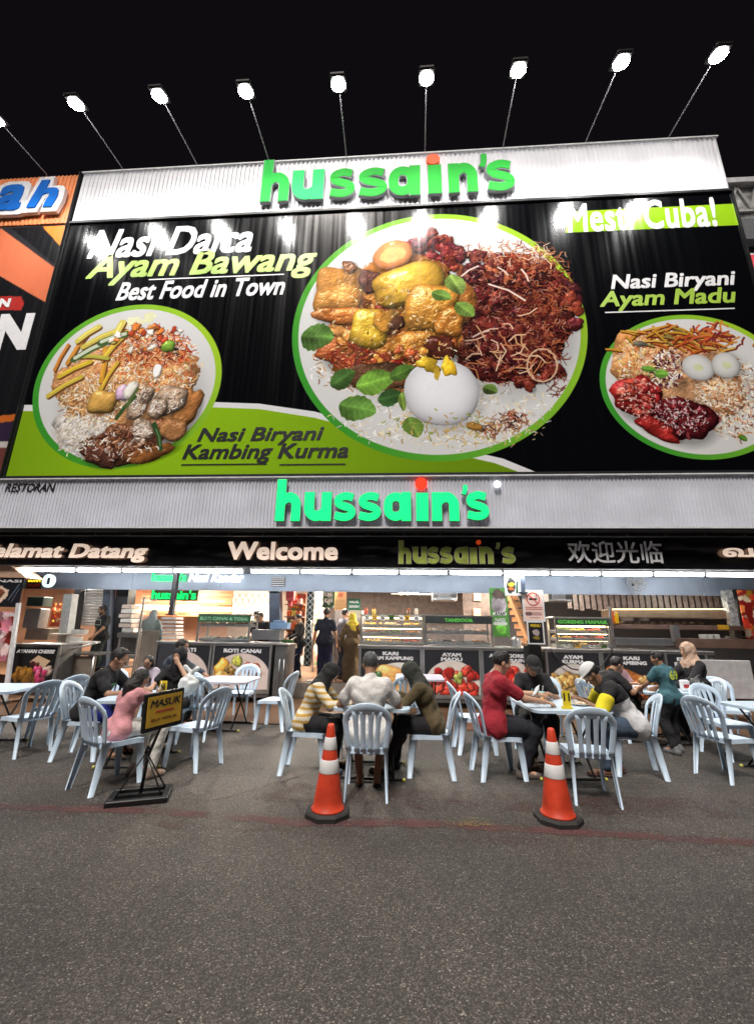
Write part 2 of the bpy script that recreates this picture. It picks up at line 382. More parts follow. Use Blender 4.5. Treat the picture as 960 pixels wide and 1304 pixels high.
def nets(F, lo, vox):
    F[0] = F[-1] = .1; F[:, 0] = F[:, -1] = .1; F[:, :, 0] = F[:, :, -1] = .1
    ins = F < 0; n = F.shape
    cnt = np.zeros(tuple(k-1 for k in n), np.int8)
    for i in (0, 1):
        for j in (0, 1):
            for k in (0, 1): cnt += ins[i:n[0]-1+i, j:n[1]-1+j, k:n[2]-1+k]
    act = (cnt > 0) & (cnt < 8); idx = np.full(act.shape, -1, np.int64); cells = np.argwhere(act); idx[act] = np.arange(len(cells))
    P = np.zeros((len(cells), 3)); C = np.zeros(len(cells)); c = cells
    cor = [(i, j, k) for i in (0, 1) for j in (0, 1) for k in (0, 1)]
    for a in cor:
        for ax in range(3):
            if a[ax] == 0:
                b = list(a); b[ax] = 1
                fa = F[c[:, 0]+a[0], c[:, 1]+a[1], c[:, 2]+a[2]]; fb = F[c[:, 0]+b[0], c[:, 1]+b[1], c[:, 2]+b[2]]
                x = (fa < 0) != (fb < 0); t = np.where(x, fa/(fa-fb+1e-12), 0); q = np.tile(np.array(a, float), (len(c), 1)); q[:, ax] = t
                P += q*x[:, None]; C += x
    P = lo+(cells+P/np.maximum(C, 1)[:, None])*vox
    faces = []
    for ax in range(3):
        u, v = [(1, 2), (2, 0), (0, 1)][ax]
        sl0 = [slice(1, n[i]-1) for i in range(3)]; sl0[ax] = slice(0, n[ax]-1); sl1 = list(sl0); sl1[ax] = slice(1, n[ax])
        a = ins[tuple(sl0)]; b = ins[tuple(sl1)]
        for flip, msk in ((False, a & ~b), (True, ~a & b)):
            e = np.argwhere(msk)+np.array([0 if i == ax else 1 for i in range(3)])
            if not len(e): continue
            def cell(du, dv):
                q = e.copy(); q[:, u] -= du; q[:, v] -= dv; return idx[q[:, 0], q[:, 1], q[:, 2]]
            f = np.stack([cell(1, 1), cell(0, 1), cell(0, 0), cell(1, 0)], 1)
            faces.append(f[:, ::-1] if flip else f)
    return P, np.concatenate(faces)
def raw(name, P, Fc, m, parent):
    me = bpy.data.meshes.new(name); me.vertices.add(len(P)); me.vertices.foreach_set('co', P.ravel().astype(np.float32))
    me.loops.add(len(Fc)*4); me.loops.foreach_set('vertex_index', Fc.ravel().astype(np.int32))
    me.polygons.add(len(Fc)); me.polygons.foreach_set('loop_start', np.arange(len(Fc), dtype=np.int32)*4)
    me.update(calc_edges=True); me.polygons.foreach_set('use_smooth', np.ones(len(Fc), bool)); me.materials.append(m); me.validate()
    return link(name, me, parent)

def ik(a, b, l1, l2, pole):
    d = b-a; L = min(np.linalg.norm(d), (l1+l2)*.995); u = nrm(d); b2 = a+u*L
    x = (l1*l1-l2*l2+L*L)/(2*L); h = math.sqrt(max(l1*l1-x*x, 0)); p = pole-u*(pole@u)
    return a+u*x+nrm(p)*h, b2
def hand(S, w, d, n, side, curl=.5, thick=1.):
    """palm from wrist w along d, palm normal n (towards the held thing); five fingers"""
    d = nrm(d); n = nrm(n-d*(n@d)); x = np.cross(d, n)*side          # x: towards the thumb side
    S.cap(w, w+d*.045, .026*thick, .030*thick, k=.012, flat=n, fs=.55)
    S.cap(w+d*.045, w+d*.075, .033*thick, .034*thick, k=.01, flat=n, fs=.42)
    for i, (o, l) in enumerate(((.027, .072), (.009, .08), (-.010, .074), (-.028, .058))):
        b = w+d*.085+x*o*thick; c1 = curl*(.8+.12*i); dd = d*math.cos(c1)+n*math.sin(c1)
        m = b+dd*l*.48; c2 = c1*2.1; de = d*math.cos(c2)+n*math.sin(c2); e = m+de*l*.5
        S.cap(b-d*.012, m, .0092*thick, .0085*thick, k=.004); S.cap(m, e, .0085*thick, .0072*thick, k=.004)
    t0 = w+d*.03+x*.026*thick; t1 = t0+nrm(d*.75+x*.6+n*.35)*.042; t2 = t1+nrm(d*.9+x*.1+n*.5)*.032
    S.cap(t0, t1, .0125*thick, .0105*thick, k=.008); S.cap(t1, t2, .0105*thick, .0085*thick, k=.004)

SKIN = {'light': (.50, .29, .19), 'mid': (.36, .19, .115), 'dark': (.22, .115, .068)}
def person(label, loc, facing, sit=True, s=1., lean=12, side_lean=0, hp=20, hy=0, wL=None, wR=None, knees=None, feet=None, z0=0.,
           shirt=(.02,.02,.022), shirt_mat=None, sleeve='short', pants=(.02,.02,.025), skirt=None, hair='short', haircol=(.010,.008,.008),
           hijab=None, cap=None, skin='mid', shoes=(.02,.02,.02), sandal=False, apron=None, beard=False, glasses=False, vox=.0095, shorts=False, seat=.43,
           curl=.5, group=None, palmL=None, palmR=None, chest_print=None, back_print=None, twist=0., watch=False):
    o = lthing('person', label, 'person', (loc[0], loc[1], z0), group, rz=R(facing))
    h = .0 if not sit else 0.
    pz = seat+.105*s if sit else .93*s
    py = -.05 if sit else 0.
    L = R(lean); sl = R(side_lean)
    up = nrm(V(math.sin(sl), math.sin(L), math.cos(L)*math.cos(sl))); up2 = nrm(V(math.sin(sl), math.sin(L*1.25), math.cos(L*1.25)))
    X = nrm(V(math.cos(R(twist)), math.sin(R(twist)), -math.sin(sl))); fw = nrm(np.cross(up, X))
    P0 = V(0, py, pz); ch = P0+up*.29*s; nk = P0+up*.29*s+up2*.21*s
    hd = R(hp); yw = R(hy)
    hf = V(-math.sin(yw)*math.cos(hd), math.cos(yw)*math.cos(hd), -math.sin(hd)); hx = nrm(np.cross(hf, V(0, 0, 1))); hu = np.cross(hx, hf)
    A = np.array([hx, hf, hu]); H = nk+nrm(up2*.6+hu*.9)*.155*s+hf*.02
    sh = {i: nk-up2*.055*s+X*i*.168*s for i in (-1, 1)}
    tgt = {-1: wL, 1: wR}; el = {}; wr = {}
    for i in (-1, 1):
        t = tgt[i] if tgt[i] is not None else ((i*.30, .02, pz-.10*s) if not sit else (i*.16, .30, .60))
        el[i], wr[i] = ik(sh[i], V(*t), .28*s, .255*s, V(i*.7, -.25, -.75))
    hip = {i: P0+V(i*.088*s, 0, -.015) for i in (-1, 1)}
    kn = {}; an = {}; to = {}
    for i in (-1, 1):
        if sit:
            kk = knees[0 if i < 0 else 1] if knees else (i*.13, py+.42*s, seat+.07)
            ff = feet[0 if i < 0 else 1] if feet else (i*.12, py+.40*s, .08)
            kn[i] = V(*kk); an[i] = V(*ff)
        else:
            ff = feet[0 if i < 0 else 1] if feet else (i*.10, 0, .08)
            an[i] = V(*ff); kn[i], an[i] = ik(hip[i], an[i], .43*s, .42*s, V(i*.1, 1, .05))
        to[i] = V(i*.04, 1, 0)
    # ---- body
    S = SDF(); bk = .045
    S.cap(hip[-1], hip[1], .115*s, k=bk, flat=fw, fs=.85)
    S.cap(P0+up*.04, ch, .118*s, .135*s, k=bk, flat=fw, fs=.76)
    S.cap(ch+up*.08*s-X*.075*s, ch+up*.08*s+X*.075*s, .108*s, k=bk, flat=fw, fs=.9)
    S.cap(sh[-1]+X*.03, sh[1]-X*.03, .05*s, k=bk)
    S.cap(nk-up2*.04*s, H-hu*.05*s-hf*.015, .054*s, .052*s, k=.025)
    for i in (-1, 1):
        S.cap(sh[i], el[i], .049*s, .038*s, k=.03); S.cap(el[i], wr[i], .038*s, .026*s, k=.015)
        S.cap(hip[i], kn[i], .083*s, .055*s, k=.04)
        S.cap(kn[i], kn[i]*.62+an[i]*.38+V(0, -.02, 0), .052*s, .052*s, k=.02); S.cap(kn[i]*.62+an[i]*.38+V(0, -.02, 0), an[i], .052*s, .034*s, k=.02)
        S.cap(an[i]+V(0, -.02, -.03), an[i]+to[i]*.13*s+V(0, 0, -.045), .036, .030, k=.02); S.cap(an[i]+to[i]*.13*s+V(0, 0, -.045), an[i]+to[i]*.18*s+V(0, 0, -.055), .032, .02, k=.02)
        d = nrm(wr[i]-el[i]); pn = {-1: palmL, 1: palmR}[i]
        n = V(*pn) if pn is not None else (V(0, .2, -1) if sit else V(-i, .2, 0))
        if pn is None and sit: d = nrm(d*.8+V(0, .3, -.1))
        hand(S, wr[i], d, n, -1 if i > 0 else 1, curl, 1. if vox < .0115 else 1.25)
    q = lambda x, y, z: H+(hx*x+hf*y+hu*z)*s
    S.ell(q(0, -.008, .028), V(.076, .096, .092)*s, A, k=.02)
    S.cap(q(0, .03, -.035), q(0, .058, -.088), .056*s, .028*s, k=.03)
    S.cap(q(0, .085, .015), q(0, .108, -.026), .008*s, .013*s, k=.012)
    S.cap(q(-.03, .077, .032), q(.03, .077, .032), .015*s, k=.02)
    S.cap(q(-.014, .088, -.057), q(.014, .088, -.057), .0085*s, k=.008)
    for i in (-1, 1):
        S.ell(q(i*.045, .058, -.02), V(.022, .022, .02)*s, A, k=.02)
        S.ell(q(i*.079, -.008, -.008), V(.010, .02, .03)*s, A, k=.008)
        S.cut(q(i*.031, .096, .012), V(.014, .012, .009)*s, A)
    sk = mat('skin_'+skin, SKIN[skin], .5, var=.10, vs=30, bump=.08, bs=250, spec=.4)
    raw('body', *S.mesh(vox), sk, o)
    # ---- eyes, brows
    e = MB(); ir = MB()
    if vox < .0115:
        for i in (-1, 1):
            e.ball(tuple(q(i*.031, .078, .012)), .0125*s, 0, 8, 6); ir.ball(tuple(q(i*.031, .0865, .011)), .0055*s, 0, 6, 4)
        e.build('eyes', mat('eye_white', (.6, .58, .55), .3, var=0), o); ir.build('irises', mat('iris', (.015, .008, .006), .3, var=0), o)
        b = MB()
        for i in (-1, 1): b.tube([q(i*.014, .091, .034), q(i*.03, .090, .041), q(i*.047, .080, .036)], [.003*s, .0042*s, .002*s], 5)
        b.build('eyebrows', mat('hair_dark', haircol, .5, var=.2, vs=80), o)
        b = MB(); b.tube([q(-.022, .0875, -.058), q(-.008, .0985, -.0545), q(.008, .0985, -.0545), q(.022, .0875, -.058)], [.002, .0052*s, .0052*s, .002], 6)
        b.build('lips', mat('lips', (.27, .09, .075), .45, var=0), o)
    hm = mat('hair_%d' % int(haircol[0]*1000), haircol, .45, var=.35, vs=90, bump=.6, bs=180)
    if hair and not hijab:
        S = SDF(); S.ell(q(0, -.020, .034), V(.084, .100, .095)*s, A, k=.02)
        if hair == 'long':
            S.cap(q(0, -.06, .01), q(0, -.10, -.14), .07*s, .085*s, k=.04); S.cap(q(-.05, -.03, 0), q(-.06, -.05, -.15), .045*s, .045*s, k=.03); S.cap(q(.05, -.03, 0), q(.06, -.05, -.15), .045*s, .045*s, k=.03)
            S.cap(q(0, -.10, -.14), q(0, -.11, -.25), .085*s, .05*s, k=.03)
        else:
            for k in range(22):
                a = k*2.4; r_ = .02+.05*((k*7) % 11)/11; S.ell(q(r_*math.cos(a), -.005+r_*math.sin(a)*.9, .122-r_*.28), V(.015, .02, .012)*s, A, k=.014)
            S.plane(q(0, -.04, -.055), -hu)
            if cap: S.plane(q(0, 0, .045), hu)
        S.cut(q(0, .10, -.035), V(.074, .095, .088)*s, A)
        S.cut(q(0, .125, .02), V(.064, .062, .052)*s, A)
        for i in (-1, 1): S.cut(q(i*.09, .03, -.03), V(.03, .045, .045)*s, A)
        raw('hair', *S.mesh(max(.007, vox*.8), .0022, 160), hm, o)
    if beard:
        S = SDF(); S.cap(q(0, .035, -.05), q(0, .062, -.098), .062*s, .034*s, k=.03); S.cut(q(0, .11, -.035), V(.035, .05, .035)*s, A); S.plane(q(0, 0, -.045), hu)
        raw('beard', *S.mesh(.008, .002, 160), hm, o)
    if cap:
        S = SDF(); S.ell(q(0, -.012, .045), V(.092, .112, .095)*s, A, k=.02); S.plane(q(0, 0, .048), -hu)
        S.cap(q(0, .09, .055), q(0, .155, .048), .068*s, .055*s, k=.02, flat=hu, fs=.12)
        raw('cap', *S.mesh(.007), mat('cap_%d' % int(cap[0]*100), cap, .8, var=.08, bump=.2, bs=200), o)
    if hijab:
        S = SDF(); S.ell(q(0, -.014, .03), V(.096, .116, .112)*s, A, k=.02); S.cap(q(0, -.02, -.04), nk-up2*.02, .092*s, .10*s, k=.05)
        S.cap(q(0, .02, -.08), nk+fw*.05-up2*.10*s, .07*s, .11*s, k=.05, flat=fw, fs=.6)
        S.cap(sh[-1]+X*.04, sh[1]-X*.04, .072*s, k=.08); S.cap(nk-fw*.04-up2*.02, nk-fw*.06-up2*.14*s, .10*s, .12*s, k=.06, flat=fw, fs=.6)
        S.cut(q(0, .112, -.014), V(.060, .085, .084)*s, A)
        raw('hijab', *S.mesh(.0085, .0028, 42, 3), mat('hijab_%d_%d' % (int(hijab[0]*1000), int(hijab[2]*1000)), hijab, .85, var=.15, vs=14, bump=.9, bs=14), o)
    if glasses:
        b = MB()
        for i in (-1, 1): b.tube([q(i*.032+.019*math.cos(t*.785), .101, .010+.015*math.sin(t*.785)) for t in range(9)], .0022, 5, caps=False); b.tube([q(i*.05, .10, .015), q(i*.079, .0, .012)], .002, 5)
        b.tube([q(-.013, .103, .012), q(.013, .103, .012)], .002, 5)
        b.build('glasses', mat('black_plastic', (.015, .015, .015), .4), o)
    # ---- shirt
    S = SDF(); e = .017*s; bk = .05
    S.cap(P0-up*.01-X*.085*s, P0-up*.01+X*.085*s, .136*s+e, k=bk, flat=fw, fs=.88)
    S.cap(P0+up*.03, ch, .130*s+e, .137*s+e, k=bk, flat=fw, fs=.8)
    S.cap(ch+up*.08*s-X*.078*s, ch+up*.08*s+X*.078*s, .11*s+e, k=bk, flat=fw, fs=.9)
    S.cap(sh[-1]+X*.03, sh[1]-X*.03, .052*s+e, k=bk); S.cap(nk-up2*.05*s, nk+up2*.012, .062*s+e*.4, .064*s, k=.03)
    for i in (-1, 1):
        if sleeve == 'none': continue
        a, b = sh[i], el[i]
        if sleeve == 'short': S.cap(a, a*.32+b*.68, .052*s+e, .056*s+e*.6, k=.03)
        else: S.cap(a, b, .052*s+e, .045*s+e, k=.03); S.cap(b, b*.1+wr[i]*.9, .044*s+e, .034*s+e, k=.02)
    S.cut(nk+up2*.05*s+fw*.035, V(.055, .07, .05)*s)
    sm = shirt_mat or mat('cloth_%d_%d_%d' % tuple(int(c*1000) for c in shirt), shirt, .9, var=.14, vs=10, bump=1., bs=11)
    so_ = raw('shirt', *S.mesh(vox, .0038, 34, hash(label) % 7), sm, o)
    # ---- trousers / skirt
    pm = mat('cloth_%d_%d_%d' % tuple(int(c*1000) for c in (skirt or pants)), skirt or pants, .9, var=.14, vs=10, bump=1., bs=12)
    S = SDF(); e = .014*s
    S.cap(hip[-1], hip[1], .124*s+e*.6, k=.04, flat=fw, fs=.88); S.cap(P0, P0+up*.06, .12*s, k=.04, flat=fw, fs=.86)
    for i in (-1, 1):
        S.cap(hip[i], kn[i], .097*s+e, .070*s+e, k=.05 if not skirt else .14)
        if not shorts:
            b = kn[i]*.1+an[i]*.9 if not skirt else an[i]; mid = kn[i]*.62+an[i]*.38+V(0, -.02, 0)
            S.cap(kn[i], mid, .070*s+e, .064*s+e, k=.03)
            S.cap(kn[i], b, .070*s+e, (.058 if not skirt else .10)*s+e*.5, k=.04 if not skirt else .16)
    if skirt and not sit: S.cap(P0, V(0, .0, .14), .14*s, .21*s, k=.1)
    raw('skirt' if skirt else ('shorts' if shorts else 'trousers'), *S.mesh(vox*1.1, .003, 24, 5), pm, o)
    # ---- shoes
    S = SDF(); shm = mat('shoe_%d_%d' % (int(shoes[0]*1000), int(shoes[2]*1000)), shoes, .6, var=.1)
    for i in (-1, 1):
        f = an[i]; a = f+V(0, -.03, -.05); b = f+to[i]*.17*s+V(0, 0, -.056)
        if sandal:
            S.cap(a+V(0, 0, -.012), b+V(0, 0, -.008), .045, .048, k=.01, flat=V(0, 0, 1), fs=.28); S.cap(f+to[i]*.10*s+V(-.032, 0, -.03), f+to[i]*.10*s+V(.032, 0, -.03), .015, k=.01); S.cap(f+to[i]*.10*s+V(-.03, 0, -.045), f+to[i]*.10*s+V(.03, 0, -.025), .014, k=.01)
        else: S.cap(a, b, .043, .038, k=.02); S.cap(f+V(0, -.02, -.04), f+V(0, -.01, .0), .046, .044, k=.02)
    raw('sandals' if sandal else 'shoes', *S.mesh(.01), shm, o)
    if apron:
        S = SDF(); S.cap(P0+fw*.04-up*.25*s, ch+fw*.035, .165*s, .13*s, k=.04, flat=fw, fs=.75); S.plane(P0+fw*.02, -fw)
        raw('apron', *S.mesh(.012, .002, 30), mat('apron', apron, .9), o)
    return o, dict(P0=P0, ch=ch, nk=nk, up=up, fw=fw, X=X, H=H, wr=wr, el=el, hx=hx, hf=hf, hu=hu, sh=sh, hip=hip, kn=kn)
def torso_print(o, J, txt, w_, h_, col, front=True, dz=.0, name='print'):
    """flat lettering laid on the shirt's chest or back"""
    v, f = glyphs(txt, .03, 0, .0, 2); a = np.array(v); lo, hi = a.min(0), a.max(0)
    sg = 1 if front else -1; vs = []
    for p in v:
        fx = (p[0]-lo[0])/(hi[0]-lo[0])-.5; fz = (p[1]-lo[1])/(hi[1]-lo[1])-.5
        x = fx*w_; off = .145-1.6*x*x
        c = J['ch']+J['up']*(.05+dz+fz*h_)+J['X']*(-x if front else x)+J['fw']*sg*off
        vs.append(tuple(c))
    mb = MB(); mb.add(vs, [list(q) if not front else list(q) for q in f])
    return mb.build(name, mat('print_%d_%d' % (int(col[0]*100), int(col[2]*100)), col, .7, var=.05), o)
# ------------------------------------------------------------------ setting: ground, building shell
D0 = 8.5
def ground_mat():
    m = bpy.data.materials.new('asphalt'); m.use_nodes = True; nt = m.node_tree; b = nt.nodes['Principled BSDF']; N = nt.nodes; Lk = nt.links.new
    tc = N.new('ShaderNodeTexCoord')
    v = N.new('ShaderNodeTexVoronoi'); v.inputs['Scale'].default_value = 118; Lk(tc.outputs['Object'], v.inputs['Vector'])
    sp = N.new('ShaderNodeSeparateColor'); Lk(v.outputs['Color'], sp.inputs['Color'])
    r = N.new('ShaderNodeValToRGB'); e = r.color_ramp.elements
    e[0].position = 0; e[0].color = (.026, .021, .018, 1); e[1].position = 1; e[1].color = (.30, .265, .23, 1)
    for p, c in ((.35, (.048, .040, .0355, 1)), (.65, (.075, .064, .056, 1)), (.88, (.112, .096, .084, 1)), (.96, (.165, .14, .12, 1))): q = e.new(p); q.color = c
    Lk(sp.outputs['Red'], r.inputs['Fac'])
    dk = N.new('ShaderNodeMath'); dk.operation = 'GREATER_THAN'; dk.inputs[1].default_value = .62
    Lk(v.outputs['Distance'], dk.inputs[0])
    mm = N.new('ShaderNodeMix'); mm.data_type = 'RGBA'; Lk(dk.outputs[0], mm.inputs['Factor']); Lk(r.outputs['Color'], mm.inputs['A']); mm.inputs['B'].default_value = (.030, .025, .022, 1)
    n = N.new('ShaderNodeTexNoise'); n.inputs['Scale'].default_value = .55; n.inputs['Detail'].default_value = 8; n.inputs['Roughness'].default_value = .62; Lk(tc.outputs['Object'], n.inputs['Vector'])
    mr = N.new('ShaderNodeMapRange'); mr.inputs['From Min'].default_value = .3; mr.inputs['From Max'].default_value = .7; mr.inputs['To Min'].default_value = .66; mr.inputs['To Max'].default_value = 1.30; Lk(n.outputs['Fac'], mr.inputs['Value'])
    mx = N.new('ShaderNodeMix'); mx.data_type = 'RGBA'; mx.blend_type = 'MULTIPLY'; mx.inputs['Factor'].default_value = 1; Lk(mm.outputs['Result'], mx.inputs['A']); Lk(mr.outputs['Result'], mx.inputs['B'])
    # small dark spots of old gum and oil
    n2 = N.new('ShaderNodeTexVoronoi'); n2.inputs['Scale'].default_value = 1.9; Lk(tc.outputs['Object'], n2.inputs['Vector'])
    g = N.new('ShaderNodeMapRange'); g.inputs['From Min'].default_value = .02; g.inputs['From Max'].default_value = .05; g.inputs['To Min'].default_value = .45; g.inputs['To Max'].default_value = 1; Lk(n2.outputs['Distance'], g.inputs['Value'])
    m3 = N.new('ShaderNodeMix'); m3.data_type = 'RGBA'; m3.blend_type = 'MULTIPLY'; m3.inputs['Factor'].default_value = 1; Lk(mx.outputs['Result'], m3.inputs['A']); Lk(g.outputs['Result'], m3.inputs['B'])
    Lk(m3.outputs['Result'], b.inputs['Base Color'])
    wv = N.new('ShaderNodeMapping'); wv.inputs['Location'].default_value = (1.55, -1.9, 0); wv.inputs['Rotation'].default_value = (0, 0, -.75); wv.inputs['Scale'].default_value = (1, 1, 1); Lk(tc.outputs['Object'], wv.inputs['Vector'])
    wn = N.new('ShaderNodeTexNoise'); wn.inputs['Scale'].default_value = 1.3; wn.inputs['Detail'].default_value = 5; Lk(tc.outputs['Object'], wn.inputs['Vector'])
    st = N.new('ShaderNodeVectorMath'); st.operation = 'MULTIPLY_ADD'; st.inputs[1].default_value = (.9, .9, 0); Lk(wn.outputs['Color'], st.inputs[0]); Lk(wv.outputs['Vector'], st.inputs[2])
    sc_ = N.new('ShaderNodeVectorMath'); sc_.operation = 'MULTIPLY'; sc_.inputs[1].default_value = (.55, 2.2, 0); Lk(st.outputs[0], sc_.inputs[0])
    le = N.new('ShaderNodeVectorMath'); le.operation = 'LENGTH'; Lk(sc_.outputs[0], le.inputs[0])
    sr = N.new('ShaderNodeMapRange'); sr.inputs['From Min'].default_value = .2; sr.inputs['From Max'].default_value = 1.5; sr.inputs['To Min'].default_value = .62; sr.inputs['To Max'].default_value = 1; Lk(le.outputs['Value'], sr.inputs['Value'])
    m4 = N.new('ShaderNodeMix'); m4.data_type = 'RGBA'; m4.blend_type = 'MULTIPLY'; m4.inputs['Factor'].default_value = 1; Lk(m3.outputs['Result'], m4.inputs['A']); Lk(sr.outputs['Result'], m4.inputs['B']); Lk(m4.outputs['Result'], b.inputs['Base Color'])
    b.inputs['Roughness'].default_value = .72
    bp = N.new('ShaderNodeBump'); bp.inputs['Strength'].default_value = .7; bp.inputs['Distance'].default_value = .004
    iv = N.new('ShaderNodeMath'); iv.operation = 'SUBTRACT'; iv.inputs[0].default_value = 1; Lk(v.outputs['Distance'], iv.inputs[1])
    Lk(iv.outputs[0], bp.inputs['Height']); Lk(bp.outputs['Normal'], b.inputs['Normal'])
    return m
def paint_mat(name, col, cover=.5):
    m = bpy.data.materials.new(name); m.use_nodes = True; nt = m.node_tree; b = nt.nodes['Principled BSDF']; N = nt.nodes; Lk = nt.links.new
    b.inputs['Base Color'].default_value = (*col, 1); b.inputs['Roughness'].default_value = .8
    tc = N.new('ShaderNodeTexCoord'); n = N.new('ShaderNodeTexNoise'); n.inputs['Scale'].default_value = 55; n.inputs['Detail'].default_value = 4; Lk(tc.outputs['Object'], n.inputs['Vector'])
    n2 = N.new('ShaderNodeTexNoise'); n2.inputs['Scale'].default_value = 2.2; n2.inputs['Detail'].default_value = 6; Lk(tc.outputs['Object'], n2.inputs['Vector'])
    ad = N.new('ShaderNodeMath'); ad.operation = 'ADD'; Lk(n.outputs['Fac'], ad.inputs[0]); Lk(n2.outputs['Fac'], ad.inputs[1])
    mr = N.new('ShaderNodeMapRange'); mr.inputs['From Min'].default_value = 1.25-cover*.5; mr.inputs['From Max'].default_value = 1.4-cover*.4; mr.inputs['To Max'].default_value = .8; Lk(ad.outputs[0], mr.inputs['Value'])
    Lk(mr.outputs['Result'], b.inputs['Alpha']); return m
mb = MB(); mb.add([(-60, -20, 0), (60, -20, 0), (60, 80, 0), (-60, 80, 0)], [(0, 1, 2, 3)]); struct(mb, 'ground', ground_mat())
def strip(name, pts, wd, m, z=.004, seg=14):
    mb = MB(); vs = []; pts = [Vector((*p, 0)) for p in pts]
    for i in range(len(pts)-1):
        for k in range(seg+(i == len(pts)-2)):
            p = pts[i].lerp(pts[i+1], k/seg); d = (pts[i+1]-pts[i]).normalized(); nn = Vector((-d.y, d.x, 0)); w2 = wd/2*(.85+.3*random.random())
            vs += [(p+nn*w2).xy.to_3d()+Vector((0, 0, z)), (p-nn*w2).xy.to_3d()+Vector((0, 0, z))]
    mb.add(vs, [(2*i, 2*i+1, 2*i+3, 2*i+2) for i in range(len(vs)//2-1)]); return struct(mb, name, m)
G = lambda px, py: ground(px, py).xy
red = paint_mat('worn_red_paint', (.115, .045, .045), .78)
strip('painted_line', [G(-60, 1030), G(200, 1038), G(400, 1053), G(560, 1056), G(720, 1066), G(1020, 1084)], .42, paint_mat('faint_red_wash', (.085, .05, .048), .42), .0035)
strip('painted_line', [G(-60, 1026), G(200, 1034), G(400, 1049), G(560, 1050), G(720, 1060), G(1020, 1078)], .13, red)
strip('painted_line', [G(185, 1036), G(300, 1012), G(372, 990), G(430, 968)], .09, paint_mat('worn_grey_paint', (.16, .13, .12), .6), .008)
strip('painted_line', [G(330, 1008), G(620, 1022), G(960, 1032)], .45, paint_mat('thin_red_paint', (.085, .045, .042), .52), .006)
rv = random.Random(5)
mb = MB()
for k in range(260):
    x, y = rv.uniform(-6, 6), 1.0+rv.random()**1.4*6.2; r_ = rv.uniform(.004, .011); mb.ball((x, y, r_*.5), (r_, r_*.8, r_*.6), 0, 5, 3)
tag(mb.build('grit', mat('grey_grit', (.16, .15, .14), .8, var=.4, vs=30)), 'loose grey grit scattered over the asphalt', 'grit', kind='stuff')
strip('painted_line', [G(565, 1048), G(628, 1049)], .16, paint_mat('worn_yellow_paint', (.22, .16, .05), .55), .012)
tile = bpy.data.materials.new('orange_tiles'); tile.use_nodes = True
_n = tile.node_tree; _b = _n.nodes['Principled BSDF']; _br = _n.nodes.new('ShaderNodeTexBrick'); _tc = _n.nodes.new('ShaderNodeTexCoord')
_br.offset = 0; _br.inputs['Scale'].default_value = 1; _br.inputs['Brick Width'].default_value = .3; _br.inputs['Row Height'].default_value = .3; _br.inputs['Mortar Size'].default_value = .006
_br.inputs['Color1'].default_value = (.14, .075, .04, 1); _br.inputs['Color2'].default_value = (.11, .06, .034, 1); _br.inputs['Mortar'].default_value = (.05, .035, .03, 1)
_n.links.new(_tc.outputs['Object'], _br.inputs['Vector']); _n.links.new(_br.outputs['Color'], _b.inputs['Base Color']); _b.inputs['Roughness'].default_value = .35
mb = MB(); mb.box(-14, 12, 7.7, 10.5, -.1, .014); struct(mb, 'tiled_forecourt', tile)
mb = MB(); mb.box(-14, 12, 10.5, 16.5, -.1, .35); struct(mb, 'raised_floor', tile)
mb = MB(); mb.box(-3.4, .0, 10.44, 10.497, 0, .34); struct(mb, 'step_riser', mat('pale_tile', (.42, .38, .34), .4))
PEACH = mat('peach_wall', (.50, .30, .20), .7, var=.15, vs=2); DARK = mat('dark_wall', (.03, .03, .035), .6); CREAM = mat('cream_wall', (.46, .40, .34), .7, var=.15, vs=2)
mb = MB(); mb.box(-14, -6.2, 15, 15.2, .35, 3.3); struct(mb, 'back_wall', PEACH)
mb = MB(); mb.box(-6.2, -3.2, 15.0, 15.2, .35, 3.3); struct(mb, 'back_wall', CREAM)
mb = MB(); mb.box(-3.2, 2.1, 15.0, 15.2, .35, 3.3); struct(mb, 'back_wall', mat('brown_wall', (.055, .038, .032), .6, var=.4))
mb = MB(); mb.box(2.1, 12, 15.0, 15.2, .35, 3.3); struct(mb, 'back_wall', DARK)
mb = MB(); mb.box(-14.2, -14, 9, 15.2, 0, 3.3); struct(mb, 'side_wall', PEACH)
mb = MB(); mb.box(12, 12.2, 9, 15.2, 0, 3.3); struct(mb, 'side_wall', DARK)
mb = MB(); mb.box(-14, 12, 10.6, 15.2, 3.0, 3.15); struct(mb, 'ceiling', mat('ceiling_board', (.30, .29, .28), .8))
mb = MB(); mb.box(-14, 12, 8.78, 10.6, 3.42, 3.5); struct(mb, 'canopy_soffit', mat('soffit', (.05, .05, .055), .7))
BEAM = mat('blue_grey_steel', (.27, .32, .40), .42, metal=.2, var=.18, vs=1.2)
mb = MB(); mb.cbox(-14, 12, 10.42, 10.60, 2.44, 2.86, .02); mb.box(-14, 12, 10.395, 10.42, 2.425, 2.455)
for x in (-9.2, -6.9, -4.6, -2.3, 0, 2.3, 4.6, 6.9): mb.box(x-.012, x+.012, 10.41, 10.42, 2.46, 2.85)
struct(mb, 'lintel_beam', BEAM)
mb = MB(); mb.box(-14, 12, 10.43, 10.6, 2.87, 3.5); struct(mb, 'upper_wall', mat('grey_fascia', (.10, .10, .11), .6))
mb = MB(); mb.box(-13.5, 8.0, 9.4, 12.5, 3.55, 13.5); struct(mb, 'building_block', mat('dark_render', (.04, .04, .045), .8))

